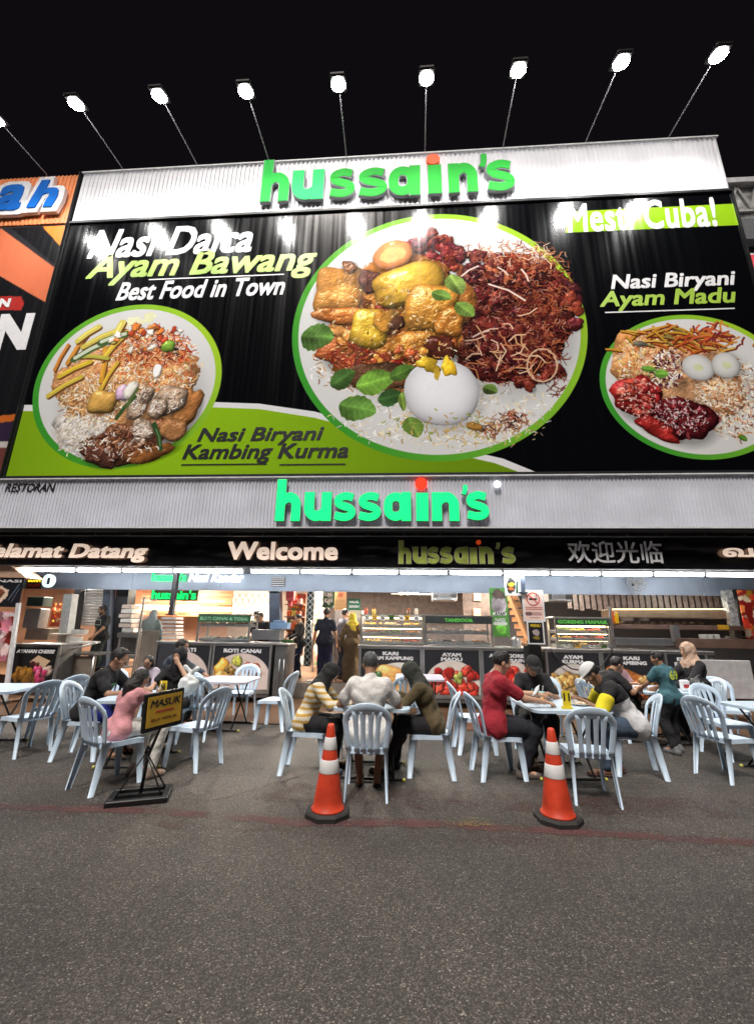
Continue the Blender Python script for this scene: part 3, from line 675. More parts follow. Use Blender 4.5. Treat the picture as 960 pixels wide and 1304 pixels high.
# ------------------------------------------------------------------ the big billboard
XL, XR = -9.0, 7.93; ZB, ZH, ZT = 4.76, 12.0, 13.80
WHITE_RIB = mat('white_ribbed_steel', (.74, .74, .78), .42, metal=0., var=.05, vs=1.5, spec=.5)
GREY_RIB = mat('grey_ribbed_steel', (.66, .68, .76), .5, metal=.0, var=.06, vs=1.5)
FRAME = mat('black_frame_steel', (.02, .02, .022), .45, metal=.4)
def corr(name, x0, x1, z0, z1, y, pitch, dep, m, parent, slope=0.):
    mb = MB(); n = int((x1-x0)/pitch); vs = []
    for i in range(n):
        for f, d in ((0, 0), (.42, 0), (.52, 1), (.88, 1)):
            vs.append((x0+(i+f)*pitch, y-dep*d))
    vs.append((x1, y)); V_ = []; F_ = []
    for x, yy in vs: V_ += [(x, yy, z0), (x, yy, z1)]
    F_ = [(2*i, 2*i+2, 2*i+3, 2*i+1) for i in range(len(vs)-1)]
    V_ += [(x0, y+.04, z0), (x1, y+.04, z0), (x1, y+.04, z1), (x0, y+.04, z1)]; k = len(V_)-4
    F_ += [(k+3, k+2, k+1, k)]; mb.add(V_, F_); return mb.build(name, m, parent)
BB = thing('restaurant_billboard', 'huge black billboard with three round food plates under a white ribbed header', 'billboard', (0, 8.6, ZB))
mb = MB(); mb.box(XL, XR, 8.52, 8.75, ZB, ZH); mb.build('backing_panel', FRAME, BB)
mb = MB()
for x in np.linspace(XL+.4, XR-.4, 9): mb.bar((x, 8.75, ZB-.1), (x, 8.75, ZT-.1), .08, .08); mb.bar((x, 8.75, 12.6), (x, 9.4, 11.6), .05, .05)
mb.box(XL, XR, 8.76, 8.82, 12.4, 12.48); mb.build('support_frame', FRAME, BB)
corr('header_panel', XL, XR, ZH+.07, ZT, 8.5, .12, .018, WHITE_RIB, BB)
for q in ((XL-.03, XR+.03, ZH, ZH+.07), (XL-.03, XR+.03, ZT, ZT+.04), (XL-.03, XR+.03, ZB-.07, ZB)):
    mb = MB(); mb.box(q[0], q[1], 8.45, 8.6, q[2], q[3]); mb.build('trim', FRAME if q[2] != ZT else mat('white_trim', (.7, .7, .72), .5), BB)
for x in (XL-.045, XR+.015): mb = MB(); mb.box(x, x+.03, 8.455, 8.595, ZB, ZH-.001); mb.build('trim', FRAME, BB)
# the print
cv = Canvas(XL, XR, ZB, ZH, 125, 8.5, (7, 8, 11))
yy, xx = np.mgrid[0:cv.h, 0:cv.w].astype(np.float32)
def below(pts):       # mask below a polyline given in photo pixels
    c = [cv.c(*p) for p in pts]; xs = [q[0] for q in c]; ys = [q[1] for q in c]
    return np.clip(np.interp(xx[0], xs, ys, left=-1e4, right=-1e4)[None, :]-yy+.5, 0, 1)
LG = np.array((140/255, 185/255, 30/255)); gr = (.78+.30*xx/cv.w)[..., None]
cv.mix(np.s_[:, :], below([(8, 515), (60, 516), (150, 514), (250, 511), (330, 514), (400, 524), (480, 545), (560, 566), (640, 584), (684, 602)]), (np.array((225, 225, 228))/255))
cv.mix(np.s_[:, :], below([(4, 523), (60, 524), (150, 522), (250, 518), (330, 521), (400, 532), (480, 553), (560, 574), (630, 590), (662, 602)]), LG*(.9+.12*np.sin(xx/300))[..., None])
# MESTI strip, top right
a, b2 = cv.c(720, 296), cv.c(938, 262); c2 = cv.c(938, 284)
mk = np.clip((xx-a[0]-(yy-c2[1])*.15)+.5, 0, 1)*np.clip(yy-cv.c(930, 287)[1], 0, 1)*np.clip(cv.c(930, 259)[1]-yy, 0, 1)
cv.mix(np.s_[:, :], mk, LG*(1.05))
def ring(l, r, t, b, cx, rim):
    Lp, Rp, Tp, Bp = cv.c(l, (t+b)/2-12), cv.c(r, (t+b)/2-12), cv.c(cx, t), cv.c(cx, b)
    x, y = (Lp[0]+Rp[0])/2, (Tp[1]+Bp[1])/2; rx, ry = (Rp[0]-Lp[0])/2, (Tp[1]-Bp[1])/2
    rr = np.sqrt(((xx-x)/rx)**2+((yy-y)/ry)**2)
    th = np.arctan2(yy-y, xx-x); gcol = (np.clip((np.cos(th-.5)+1)/2, 0, 1))[..., None]
    cv.mix(np.s_[:, :], np.clip((1-rr)*rx, 0, 1), np.array((60, 150, 50))/255*(1-gcol)+np.array((160, 200, 50))/255*gcol)
    cv.mix(np.s_[:, :], np.clip((1-rim-rr)*rx, 0, 1), np.full(3, .84)+(.03*(1-rr))[..., None])
    return x, y, rx, ry
def B(px, py, rx, ry, ang, col, **k):
    x, y = cv.c(px, py); sx, sz = cv.sc(px, py); cv.blob(x, y, rx*sx, ry*sz, -ang, col, **k)
def Sx(n, px, py, rx, ry, ang, L, w_, cols, **k):
    x, y = cv.c(px, py); sx, sz = cv.sc(px, py); cv.scatter(n, x, y, rx*sx, ry*sz, -ang, L*sx, w_*sx, cols, **k)
def Lf(px, py, L, W_, ang, col=(95, 160, 50)):
    x, y = cv.c(px, py); sx, sz = cv.sc(px, py); cv.leaf(x, y, L*sx*.9, W_*sz*.95, -ang, [c*k for c, k in zip(col, (1.05, .92, 1.15))])
def Ln(px, py, L, w_, ang, col, curve=.0):
    x, y = cv.c(px, py); sx, sz = cv.sc(px, py); cv.stroke(x, y, L*sx, w_*sx, -ang, col, curve)
def K(px, py, rx, ry, ang, col, **k):
    x, y = cv.c(px, py); sx, sz = cv.sc(px, py); cv.chunk(x, y, rx*sx, ry*sz, -ang, col, **k)
def cluster(n, px, py, rx, ry, sz_, cols, ang=0., **k):
    for _ in range(n):
        r = math.sqrt(random.random()); t = random.random()*2*PI; a, b_ = r*rx*math.cos(t), r*ry*math.sin(t)
        K(px+a*math.cos(ang)-b_*math.sin(ang), py+a*math.sin(ang)+b_*math.cos(ang), sz_*(.6+.8*random.random()), sz_*(.5+.6*random.random()), random.random()*3, random.choice(cols), **k)
# --- big plate
ring(372, 748, 272, 588, 562, .045)
RICE = [(236, 234, 232), (226, 222, 216), (214, 204, 188), (228, 206, 160)]
Sx(700, 560, 522, 132, 48, .0, 5, 1.3, RICE, curve=.3); Sx(160, 600, 548, 90, 22, .0, 4, 1.1, [(200, 180, 140), (190, 150, 90), (222, 200, 160)], curve=.3)
Sx(160, 440, 462, 46, 36, 0, 6, 1.5, [(190, 150, 110), (150, 110, 80), (225, 220, 215)], curve=.3)
MEAT = [(100, 40, 32), (78, 26, 26), (120, 48, 34), (64, 22, 28), (92, 30, 34)]
K(646, 402, 80, 82, .1, (92, 34, 30), rough=.09, bump=2.2, spec=.25, freq=3, var=.6, dome=.25, shadow=.35)
cluster(70, 655, 400, 80, 78, 11, MEAT, bump=1.3, spec=.35, freq=3, rough=.2, var=.5, shadow=.45); cluster(26, 552, 318, 40, 24, 10, [(120, 44, 44), (96, 40, 46), (140, 60, 50)], bump=1.4, spec=.3, freq=3, rough=.25)
cluster(40, 610, 340, 50, 22, 8, MEAT+[(150, 80, 50)], bump=1.2, spec=.3, freq=3, rough=.25); cluster(36, 680, 466, 38, 26, 8, MEAT, bump=1.2, spec=.35, freq=3, rough=.25)
Sx(1500, 646, 402, 78, 80, .1, 5, 1.0, [(130, 60, 44), (50, 16, 18), (160, 96, 72), (96, 30, 26), (40, 12, 16), (186, 140, 124)], curve=.7)
Sx(420, 692, 376, 38, 70, .1, 8, 1.0, [(150, 76, 46), (170, 104, 64), (96, 36, 26), (60, 20, 18)], curve=.8)
Sx(120, 655, 322, 66, 16, .1, 12, 1.1, [(176, 106, 66), (130, 60, 40), (214, 180, 150)], curve=.7); Sx(50, 708, 460, 14, 46, .1, 14, 1.1, [(130, 60, 40), (90, 34, 28)], curve=.8)
for q in ((645, 372, 52, 2.6, .55), (598, 345, 26, 2.4, -.6), (612, 425, 22, 2.2, -.4), (668, 350, 20, 2.4, 1.2), (640, 345, 18, 2, .8)): Ln(*q, (226, 204, 192), .15)
for k in range(34): Ln(640+random.gauss(0, 34), 446+random.gauss(0, 16), 12+random.random()*16, 1.8, random.random()*3, random.choice([(216, 166, 120), (226, 190, 160), (190, 120, 80)]), random.uniform(-.6, .6))
for k in range(14): a = k*.5; Ln(690+18*math.cos(a), 465+20*math.sin(a), 12, 2.2, a+1.57, (206, 170, 140), .2)
SAUCE = (184, 116, 52)
K(505, 405, 92, 82, .1, SAUCE, rough=.12, bump=1.6, spec=.35, freq=2, dome=.15, var=.4, shadow=.3); K(440, 440, 36, 30, .3, (170, 90, 50), rough=.2, bump=1.5, spec=.4, freq=3, dome=.2)
cluster(40, 500, 425, 80, 56, 9, [(178, 112, 50), (150, 80, 40), (196, 134, 70), (130, 56, 40)], bump=1.2, spec=.5, freq=3, rough=.2, shadow=.35)
K(431, 370, 30, 31, .05, (190, 132, 66), p=5, rough=.05, bump=1.3, spec=.45, freq=2, dome=.35, var=.25); K(433, 402, 34, 12, .1, (172, 100, 46), rough=.12, bump=1.4, spec=.5, freq=3)
K(471, 358, 14, 15, 0, (96, 56, 46), rough=.15, bump=1.5, spec=.3, freq=3); K(445, 340, 10, 8, 0, (120, 74, 44), rough=.2, bump=1.5)
K(500, 325, 27, 18, -.45, (226, 146, 92), p=2, rough=.03, bump=.35, spec=.3, freq=1.5, dome=.3, var=.1); B(500, 324, 17, 10, -.45, (234, 166, 108), rough=.08, tex=.18); B(500, 324, 8, 4, -.45, (240, 180, 120), rough=.1, tex=.1)
K(520, 362, 46, 26, -.32, (204, 158, 62), p=3, rough=.05, bump=.7, spec=.55, freq=1.6, dome=.55, var=.15, shadow=.6); K(505, 378, 20, 10, -.4, (214, 170, 66), rough=.1, bump=.6, spec=.5, dome=.3, shadow=0)
K(470, 418, 24, 25, .1, (206, 166, 52), p=4, rough=.06, bump=.8, spec=.6, freq=2, dome=.45, var=.15, shadow=.6); K(490, 408, 14, 16, 0, (190, 134, 56), rough=.12, bump=1, spec=.5, freq=2)
K(548, 392, 34, 30, .15, (186, 128, 52), p=4.5, rough=.06, bump=1.5, spec=.6, freq=2.4, dome=.5, var=.3, shadow=.65); K(572, 410, 20, 18, .2, (176, 112, 44), p=3, rough=.1, bump=1.3, spec=.6, freq=2.4)
K(528, 440, 30, 20, -.1, (172, 112, 44), p=3, rough=.1, bump=1.3, spec=.5, freq=2.4); K(505, 412, 10, 9, .5, (96, 60, 44), rough=.15, bump=1.2, spec=.4); K(560, 445, 22, 14, .4, (84, 40, 30), rough=.15, bump=1, spec=.4)
cluster(22, 500, 452, 42, 16, 7, [(150, 40, 34), (176, 80, 44), (120, 60, 30), (196, 134, 60)], bump=1, spec=.6, freq=3, rough=.2)
Sx(260, 490, 425, 95, 66, 0, 3.5, 1.3, [(236, 206, 150), (214, 160, 80), (120, 70, 34), (244, 226, 190)], curve=.5); Sx(60, 455, 462, 40, 22, .3, 12, 2, [(150, 60, 40), (120, 40, 34), (90, 44, 30)], curve=.6)
K(474, 480, 46, 16, .1, (90, 60, 40), rough=.2, bump=1.2, spec=.2, dome=.2, shadow=.2)
for a in ((404, 429, 46, 38, .25, (96, 156, 58)), (580, 362, 38, 22, 1.25, (130, 178, 70)), (592, 394, 34, 20, .9, (116, 168, 60)), (562, 376, 30, 16, .5, (100, 150, 54)), (436, 482, 40, 26, -.5, (66, 112, 44)), (478, 486, 56, 34, -.15, (104, 166, 52)), (512, 474, 40, 20, -.35, (80, 130, 44)), (455, 520, 54, 36, .35, (92, 152, 54)), (497, 506, 36, 24, -.1, (54, 100, 40)), (526, 544, 34, 26, 1.3, (110, 160, 56)), (520, 502, 34, 12, -.5, (120, 176, 60)), (512, 512, 30, 10, 1.5, (130, 184, 66)), (624, 496, 22, 16, .6, (110, 160, 60))): Lf(*a)
K(562, 499, 48, 42, .05, (222, 222, 228), p=2.1, rough=.02, bump=.04, spec=.0, freq=.6, dome=.07, var=.02, shadow=.3)
K(546, 464, 14, 9, .3, (206, 168, 46), rough=.25, bump=.5, spec=.5, dome=.2, shadow=0); K(571, 466, 9, 13, 0, (208, 166, 42), rough=.25, bump=.5, spec=.5, dome=.2, shadow=0); B(556, 476, 4, 9, 0, (206, 170, 60), rough=.2)
Sx(90, 640, 541, 34, 13, -.3, 9, 1.3, [(120, 70, 50), (150, 110, 70), (60, 30, 26), (170, 90, 60)], curve=.8); Sx(60, 560, 545, 80, 22, 0, 5, 1.6, [(190, 170, 96), (140, 150, 70), (206, 160, 90)], curve=.5); K(604, 543, 12, 5, .3, (176, 130, 60), bump=.6)
# --- left plate
ring(46, 282, 388, 597, 165, .065)
B(170, 410, 12, 7, -.4, (226, 226, 190), rough=.3, tex=.1); B(190, 404, 9, 6, 0, (228, 228, 186), rough=.3, tex=.1)
K(160, 495, 84, 64, .1, (190, 138, 92), rough=.10, bump=1.6, spec=.2, freq=3, dome=.12, var=.4, shadow=.25); K(110, 552, 40, 26, .3, (206, 200, 196), rough=.2, bump=1.2, spec=.3, freq=3, dome=.15, shadow=.2)
Sx(1000, 185, 468, 66, 48, .1, 4.5, 1.3, [(226, 164, 104), (206, 110, 62), (238, 220, 198), (190, 90, 56), (240, 200, 140), (246, 236, 220)], curve=.4)
Sx(620, 122, 508, 46, 32, .1, 4.5, 1.3, [(226, 190, 130), (210, 160, 106), (240, 222, 196), (170, 116, 76), (246, 238, 224)], curve=.4)
Sx(360, 190, 440, 56, 26, .2, 6, 1.2, [(190, 74, 40), (214, 120, 70), (140, 44, 32), (222, 160, 110), (90, 40, 44)], curve=.6); Sx(500, 110, 556, 44, 26, .2, 4.5, 1.3, [(236, 232, 230), (216, 206, 196), (190, 176, 160), (226, 214, 190)], curve=.4)
for q in ((95, 470, 40, 6, -.5, (214, 184, 60)), (82, 492, 44, 6, -.6, (206, 184, 76)), (100, 442, 48, 5, -1.15, (206, 140, 60)), (130, 430, 50, 7, -.5, (206, 190, 90)), (131, 464, 46, 6, 1.5, (214, 156, 60)), (146, 440, 44, 7, -1., (216, 186, 74)), (118, 455, 38, 5, .1, (180, 176, 76)), (150, 422, 26, 9, -1.3, (222, 206, 110)), (139, 478, 38, 5, -1.2, (216, 176, 66)), (78, 455, 36, 4, -1.3, (200, 130, 60)), (112, 425, 30, 7, -.7, (214, 200, 100))):
    Ln(q[0]+1.5, q[1]+2, *q[2:5], (110, 70, 40), .08); Ln(*q, .08); Ln(q[0]-.6, q[1]-1.2, q[2]*.8, q[3]*.3, q[4], [min(255, c*1.15) for c in q[5]], .08)
for q in ((116, 446, 46, 9, -.55), (144, 431, 32, 9, -.35)): Ln(*q, (74, 100, 56), .07); Ln(q[0], q[1]-1, q[2]*.92, 5, q[4], (206, 214, 190), .07)
cluster(26, 195, 432, 52, 18, 4.5, [(176, 70, 44), (206, 120, 60), (70, 44, 60), (236, 226, 214)], bump=.8, spec=.3, freq=3, rough=.25, shadow=.3)
K(130, 512, 18, 15, .15, (206, 160, 84), p=4, rough=.05, bump=.6, spec=.25, dome=.5, var=.12); K(156, 500, 9, 11, 0, (180, 150, 176), bump=.5); K(166, 497, 8, 12, .4, (232, 228, 218), bump=.5, dome=.4); K(200, 472, 6, 9, 0, (238, 232, 222), bump=.3); K(214, 441, 9, 8, 0, (120, 160, 60), bump=.6)
K(165, 562, 48, 26, -.1, (122, 76, 52), rough=.18, bump=1.8, spec=.5, freq=3, dome=.3, var=.5); K(128, 582, 26, 13, .2, (96, 60, 50), rough=.2, bump=1.8, spec=.4, freq=3); K(238, 522, 15, 28, .3, (156, 104, 60), rough=.15, bump=1, spec=.3); K(190, 578, 34, 9, -.3, (150, 96, 52), rough=.15, bump=1, spec=.4)
for q in ((216, 510, 21, 19), (178, 513, 13, 22), (180, 549, 18, 14), (200, 520, 12, 14)): K(*q, random.random(), (164, 140, 120), rough=.1, bump=2., spec=.7, freq=3, dome=.5, var=.4); Sx(50, q[0], q[1], q[2]*.7, q[3]*.7, 0, 4, 1.1, [(236, 230, 224), (110, 84, 70), (206, 190, 176)], curve=.8)
K(220, 547, 17, 15, .2, (176, 124, 80), p=2.6, rough=.08, bump=1.2, spec=.3, dome=.5)
Ln(160, 519, 34, 5, -1.0, (60, 86, 52), .1); Ln(200, 556, 36, 6, 1.2, (50, 80, 46), .1); Ln(168, 507, 26, 4, -1.2, (90, 106, 60), .1); Ln(201, 557, 24, 1.5, 1.2, (110, 140, 90), .1)
cluster(16, 160, 560, 46, 18, 5, [(140, 96, 70), (100, 60, 46), (180, 150, 130)], bump=1.2, spec=.6, freq=3, rough=.25); Sx(120, 150, 568, 50, 20, 0, 6, 1.3, [(226, 214, 206), (70, 40, 34), (150, 100, 74)], curve=.6)
# --- right plate
ring(762, 1006, 400, 586, 886, .065)
K(866, 478, 80, 50, .1, (200, 150, 110), rough=.08, bump=1.4, spec=.2, freq=3, dome=.12, var=.4, shadow=.25); K(796, 450, 16, 34, .35, (206, 146, 92), rough=.1, bump=.6, dome=.2, shadow=0)
Sx(900, 932, 506, 44, 52, .2, 4.5, 1.4, [(226, 200, 166), (238, 230, 214), (196, 116, 66), (130, 74, 50), (232, 212, 184), (246, 240, 230)], curve=.4)
Sx(460, 812, 460, 26, 40, .2, 4.5, 1.3, [(226, 164, 106), (240, 228, 210), (196, 100, 56), (230, 206, 130)], curve=.4)
for k in range(90): x_, y_ = 868+random.gauss(0, 30), 431+random.gauss(0, 8); a_ = random.gauss(.1, .5); c_ = random.choice([(206, 140, 56), (190, 100, 44), (214, 172, 80), (140, 130, 66), (200, 150, 50)]); L_ = 12+random.random()*14; Ln(x_+1, y_+1.5, L_, 3.4, a_, (96, 44, 26), .1); Ln(x_, y_, L_, 2.8, a_, c_, .1)
for k in range(50): x_, y_ = 903+random.gauss(0, 18), 428+random.gauss(0, 8); a_ = random.gauss(-.2, .7); Ln(x_, y_, 10+random.random()*10, 2.6, a_, random.choice([(180, 70, 44), (200, 130, 56), (120, 44, 40), (206, 96, 60)]), .2)
K(812, 506, 32, 28, .2, (140, 34, 34), rough=.14, bump=2, spec=.45, freq=3.5, dome=.35, var=.5); K(868, 534, 40, 29, .25, (96, 26, 32), rough=.12, bump=2, spec=.5, freq=4, dome=.4, var=.6); K(835, 545, 30, 11, .55, (140, 36, 34), rough=.15, bump=1.4, spec=.3, freq=3)
cluster(26, 812, 505, 24, 22, 6, [(160, 44, 40), (130, 30, 32), (176, 70, 56)], bump=1, spec=.6, freq=3, rough=.2); cluster(22, 868, 534, 30, 20, 6, [(96, 26, 32), (120, 40, 44), (80, 20, 26)], bump=1, spec=.6, freq=3, rough=.2)
Sx(320, 866, 530, 34, 22, .3, 3, 1.1, [(214, 196, 200), (60, 16, 24), (150, 50, 50), (236, 226, 228)], curve=.8); Sx(160, 812, 508, 26, 24, .3, 3, 1.1, [(220, 150, 140), (110, 20, 24), (236, 200, 190)], curve=.8)
Sx(240, 850, 470, 20, 26, .3, 4, 2., [(236, 232, 226), (76, 34, 44), (130, 70, 66), (220, 200, 170)], curve=.4); Lf(842, 476, 20, 13, .2); Lf(826, 470, 22, 9, .3); Lf(815, 438, 22, 9, .3, (120, 130, 90)); Lf(946, 558, 14, 9, .9)
K(889, 468, 21, 17, .35, (206, 206, 205), p=2, rough=.015, bump=.05, spec=.0, dome=.08, var=.02, shadow=.4); B(889, 468, 6, 5, .35, (206, 212, 170), rough=.1, tex=.1); K(924, 465, 18, 17, .3, (206, 206, 203), p=2, rough=.015, bump=.05, spec=.0, dome=.08, var=.02, shadow=.4); B(925, 465, 6, 5, .35, (206, 210, 170), rough=.1, tex=.1)
PRINT = cv.material('billboard_print', rough=.12, streak=.06, spec=.6)
sheet('print', (XL, XR, ZB, ZH), 8.519, PRINT, BB, .018)
WP = mat('white_lettering', (.78, .78, .80), .4, var=.03); LP_ = mat('lime_lettering', (.38, .58, .07), .4, var=.15, vs=1); BLK = mat('black_lettering', (.012, .012, .014), .4, var=0)
YF = 8.499
def wtext(txt, l, r, top, base, m, parent, D=8.5, y=YF, bold=.035, shear=.25, name='lettering', **k):
    """l,r: px columns on the base line (base may be a pair left,right)"""
    bl, br = (base if isinstance(base, tuple) else (base, base)); tl = top if not isinstance(top, tuple) else top[0]
    a, b_, t = at(l, bl, D), at(r, br, D), at((l), tl, D)
    return text(name, txt, (a.x, b_.x, (a.z+b_.z)/2, (a.z+b_.z)/2+(t.z-a.z)), y, m, parent, bold=bold, shear=shear, **k)
def wt(txt, x0, x1, z0, z1, m, **k): return text('lettering', txt, (x0, x1, z0, z1), YF, m, BB, bold=k.pop('bold', .022), shear=k.pop('shear', .25), **k)
def q4(l, r, topL, baseL, D=8.5):
    return at(l, baseL, D), at(r, baseL, D), at(l, topL, D)
def put(txt, l, r, top, base, m, dr=0, **k):      # dr: how much the row has risen at its right end in pixels
    a = at(l, base, 8.5); b_ = at(r, base-dr, 8.5); t = at(l, top, 8.5); z = (a.z+b_.z)/2
    return text('lettering', txt, (a.x, b_.x, z, z+t.z-a.z), YF, m, BB, bold=k.pop('bold', .022), shear=k.pop('shear', .25), **k)
put('Nasi Dalca', 110, 320, 295, 331, WP, 12); put('Ayam Bawang', 106, 402, 326, 366, LP_, 14); put('Best Food in Town', 147, 362, 360, 383, WP, 8)
put('Nasi Biryani', 250, 412, 545, 568, BLK, 2); put('Kambing Kurma', 231, 443, 566, 591, BLK, 2)
put('Nasi Biryani', 779, 941, 350, 374, WP, 6); put('Ayam Madu', 765, 941, 371, 397, LP_, 6); put('Mesti Cuba!', 724, 916, 262, 299, WP, 14, shear=.12, spacing=1.06)
for l, r, y_, dr in ((190, 362, 354, 6), (231, 340, 590, 1), (356, 440, 590, 1), (770, 935, 396, 5)):
    a = at(l, y_, 8.5); b_ = at(r, y_-dr, 8.5); z = (a.z+b_.z)/2; mb = MB(); mb.box(a.x, b_.x, 8.4955, 8.4995, z-.05, z-.02); mb.build('underline', WP if l in (190, 770) else BLK, BB)

# ------------------------------------------------------------------ raised letters of the two big signs
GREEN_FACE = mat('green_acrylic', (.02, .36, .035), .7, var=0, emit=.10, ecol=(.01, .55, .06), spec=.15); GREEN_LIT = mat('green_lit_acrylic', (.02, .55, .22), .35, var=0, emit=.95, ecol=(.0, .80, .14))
RED_FACE = mat('red_acrylic', (.75, .10, .02), .7, var=0, emit=.2, ecol=(.9, .09, .01)); RED_LIT = mat('red_lit_acrylic', (.8, .03, .01), .35, var=0, emit=.9, ecol=(1, .03, .01)); SIDE = mat('grey_letter_side', (.30, .31, .33), .5)
def smooth_path(pts, n=5, closed=False):
    P_ = [np.array(p, float) for p in pts]; out = []; N_ = len(P_); m = N_ if closed else N_-1
    for i in range(m):
        a, b_, c, d = (P_[(i-1) % N_] if closed or i else P_[0]), P_[i], P_[(i+1) % N_], (P_[(i+2) % N_] if closed or i+2 < N_ else P_[-1])
        for k in range(n): t = k/n; out.append(.5*((2*b_)+(-a+c)*t+(2*a-5*b_+4*c-d)*t*t+(-a+3*b_-3*c+d)*t**3))
    if not closed: out.append(P_[-1])
    return out
SHAPES = {
 'u': [('p', [(.17, 1), (.17, .62), (.19, .33), (.38, .17), (.62, .22), (.78, .36)], .34), ('r', .61, .95, 0, 1)],
 'n': [('r', 0, .34, 0, 1), ('p', [(.17, .60), (.33, .78), (.57, .83), (.76, .66), (.78, .38), (.78, 0)], .34)],
 'h': [('r', 0, .34, 0, 1.48), ('p', [(.17, .60), (.33, .78), (.57, .83), (.76, .66), (.78, .38), (.78, 0)], .34)],
 'a': [('c', [(.40, .84), (.16, .70), (.15, .30), (.40, .15), (.66, .30), (.66, .70)], .29), ('r', .62, .94, 0, 1)],
 's': [('p', [(.80, .80), (.52, .865), (.24, .79), (.17, .67), (.27, .565), (.48, .50), (.70, .43), (.79, .31), (.70, .19), (.44, .135), (.08, .20)], .255)],
 '\u0131': [('r', 0, .34, 0, 1)],
 "'": [('p', [(.2, 1), (.2, .5), (.05, .0)], .36)]}
def chunky(name, c, quad, y, m, parent, grow=0., depth=.012):
    """a fat sign letter made of wide strokes, fitted to the wall rectangle quad"""
    st = min(.0006, depth*.05); V_ = []; F_ = []
    def rib(L_, Rr, closed, lay):
        n = len(L_); o = len(V_); yf = y-depth+lay*st
        for a, b_ in zip(L_, Rr): V_.extend([(a[0], yf, a[1]), (b_[0], yf, b_[1]), (a[0], y, a[1]), (b_[0], y, b_[1])])
        for k in range(n if closed else n-1):
            p, q = o+4*k, o+4*((k+1) % n); F_.extend([(p, p+1, q+1, q), (p+2, p, q, q+2), (p+1, p+3, q+3, q+1)])
        if not closed: F_.append((o, o+2, o+3, o+1)); p = o+4*(n-1); F_.append((p, p+1, p+3, p+2))
    for lay, sh_ in enumerate(SHAPES[c]):
        if sh_[0] == 'r': _, a, b_, z0, z1 = sh_; rib([(a-grow, z0-grow), (a-grow, z1+grow)], [(b_+grow, z0-grow), (b_+grow, z1+grow)], False, lay); continue
        cl = sh_[0] == 'c'; P_ = smooth_path(sh_[1], 5, cl); w_ = sh_[2]/2+grow; n = len(P_); L_, Rr = [], []
        for k in range(n):
            d = (P_[(k+1) % n]-P_[k-1]) if cl else (P_[min(k+1, n-1)]-P_[max(k-1, 0)]); d = d/(np.linalg.norm(d)+1e-9); nn = np.array((-d[1], d[0]))
            e = P_[k]+(d*grow*(1 if k == n-1 else -1 if k == 0 else 0) if not cl else 0); L_.append(e+nn*w_); Rr.append(e-nn*w_)
        rib(L_, Rr, cl, lay)
    a = np.array(V_); lo, hi = a.min(0), a.max(0); X0, X1, Z0, Z1 = quad
    mb = MB(); mb.add([(X0+(X1-X0)*(x-lo[0])/(hi[0]-lo[0]), yy_, Z0+(Z1-Z0)*(z-lo[2])/(hi[2]-lo[2])) for x, yy_, z in V_], F_)
    return mb.build(name, m, parent)
def name_sign(root, LT, D, m, dot, dotpx, dep, extra_side=True, faces=None):
    for i, (c, l, r, top, base) in enumerate(LT):
        a = at(l, base, D); b_ = at(r, base, D); t = at(l, top, D)
        f = chunky('letter', c, (a.x, b_.x, a.z, t.z), D-.06-dep, (faces or {}).get(i, m), root, 0, .012)
        if extra_side: chunky('letter_return', c, (a.x-.012, b_.x+.012, a.z-.014, t.z+.012), D-.06-.0, SIDE, f, .02, dep)
    p = at(dotpx[0], dotpx[1], D); r = (at(dotpx[0]+dotpx[2], dotpx[1], D).x-p.x)
    d_ = disc('letter_dot', p.x, p.z, r, D-.06, dot, root, depth=dep+.01)
TOP = [('h', 333, 368, 211, 263), ('u', 372, 412, 224, 261), ('s', 420, 452, 222, 258), ('s', 457, 493, 221, 257), ('a', 495, 535, 219, 256), ('\u0131', 545, 562, 217, 253), ('n', 571, 608, 215, 252), ("'", 609, 619, 203, 220), ('s', 620, 655, 211, 250)]
SG = thing('name_letters', "large green raised letters reading hussain's on the white header above the plates", 'sign', (0, 8.5, 12.5))
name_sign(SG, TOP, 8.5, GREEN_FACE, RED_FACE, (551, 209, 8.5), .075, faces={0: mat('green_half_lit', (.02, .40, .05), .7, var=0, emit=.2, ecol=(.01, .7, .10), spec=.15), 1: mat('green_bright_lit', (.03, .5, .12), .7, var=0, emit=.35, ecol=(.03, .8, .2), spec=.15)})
# grey band above the awning
CB = thing('fascia_band', "grey ribbed fascia band below the billboard with the word RESTORAN at its left end", 'sign band', (0, 8.5, 3.5))
corr('ribbed_panel', -13.6, 9.6, 3.56, 4.66, 8.46, .075, .016, GREY_RIB, CB)
mb = MB(); mb.box(-13.6, 9.6, 8.40, 8.60, 4.66, 4.685); mb.build('top_trim', mat('white_trim', (.7, .7, .72), .5), CB)
mb = MB(); mb.box(-13.6, 9.6, 8.39, 8.60, 3.49, 3.56); mb.build('bottom_trim', FRAME, CB)
mb = MB(); mb.box(-13.6, 9.6, 8.375, 8.40, 3.545, 3.575); mb.build('drip_edge', mat('white_trim', (.7, .7, .72), .5), CB)
a, b_, t = at(7, 627, 8.46), at(70, 626, 8.46), at(7, 616, 8.46)
text('lettering', 'RESTORAN', (a.x, b_.x, a.z, t.z), 8.4425, BLK, CB, bold=.02, shear=.2)
LOW = [('h', 352, 383, 613, 665), ('u', 388, 422, 629, 665), ('s', 426, 453, 629, 665), ('s', 457, 485, 629, 665), ('a', 489, 523, 629, 665), ('\u0131', 530, 545, 630, 665), ('n', 550, 584, 629, 665), ("'", 587, 594, 620, 632), ('s', 594, 622, 628, 664)]
SL = thing('name_letters', "bright glowing green letters reading hussain's with red dot on the grey band", 'sign', (0, 8.4, 3.7))
name_sign(SL, LOW, 8.46, GREEN_LIT, RED_LIT, (536, 618, 7.5), .05)
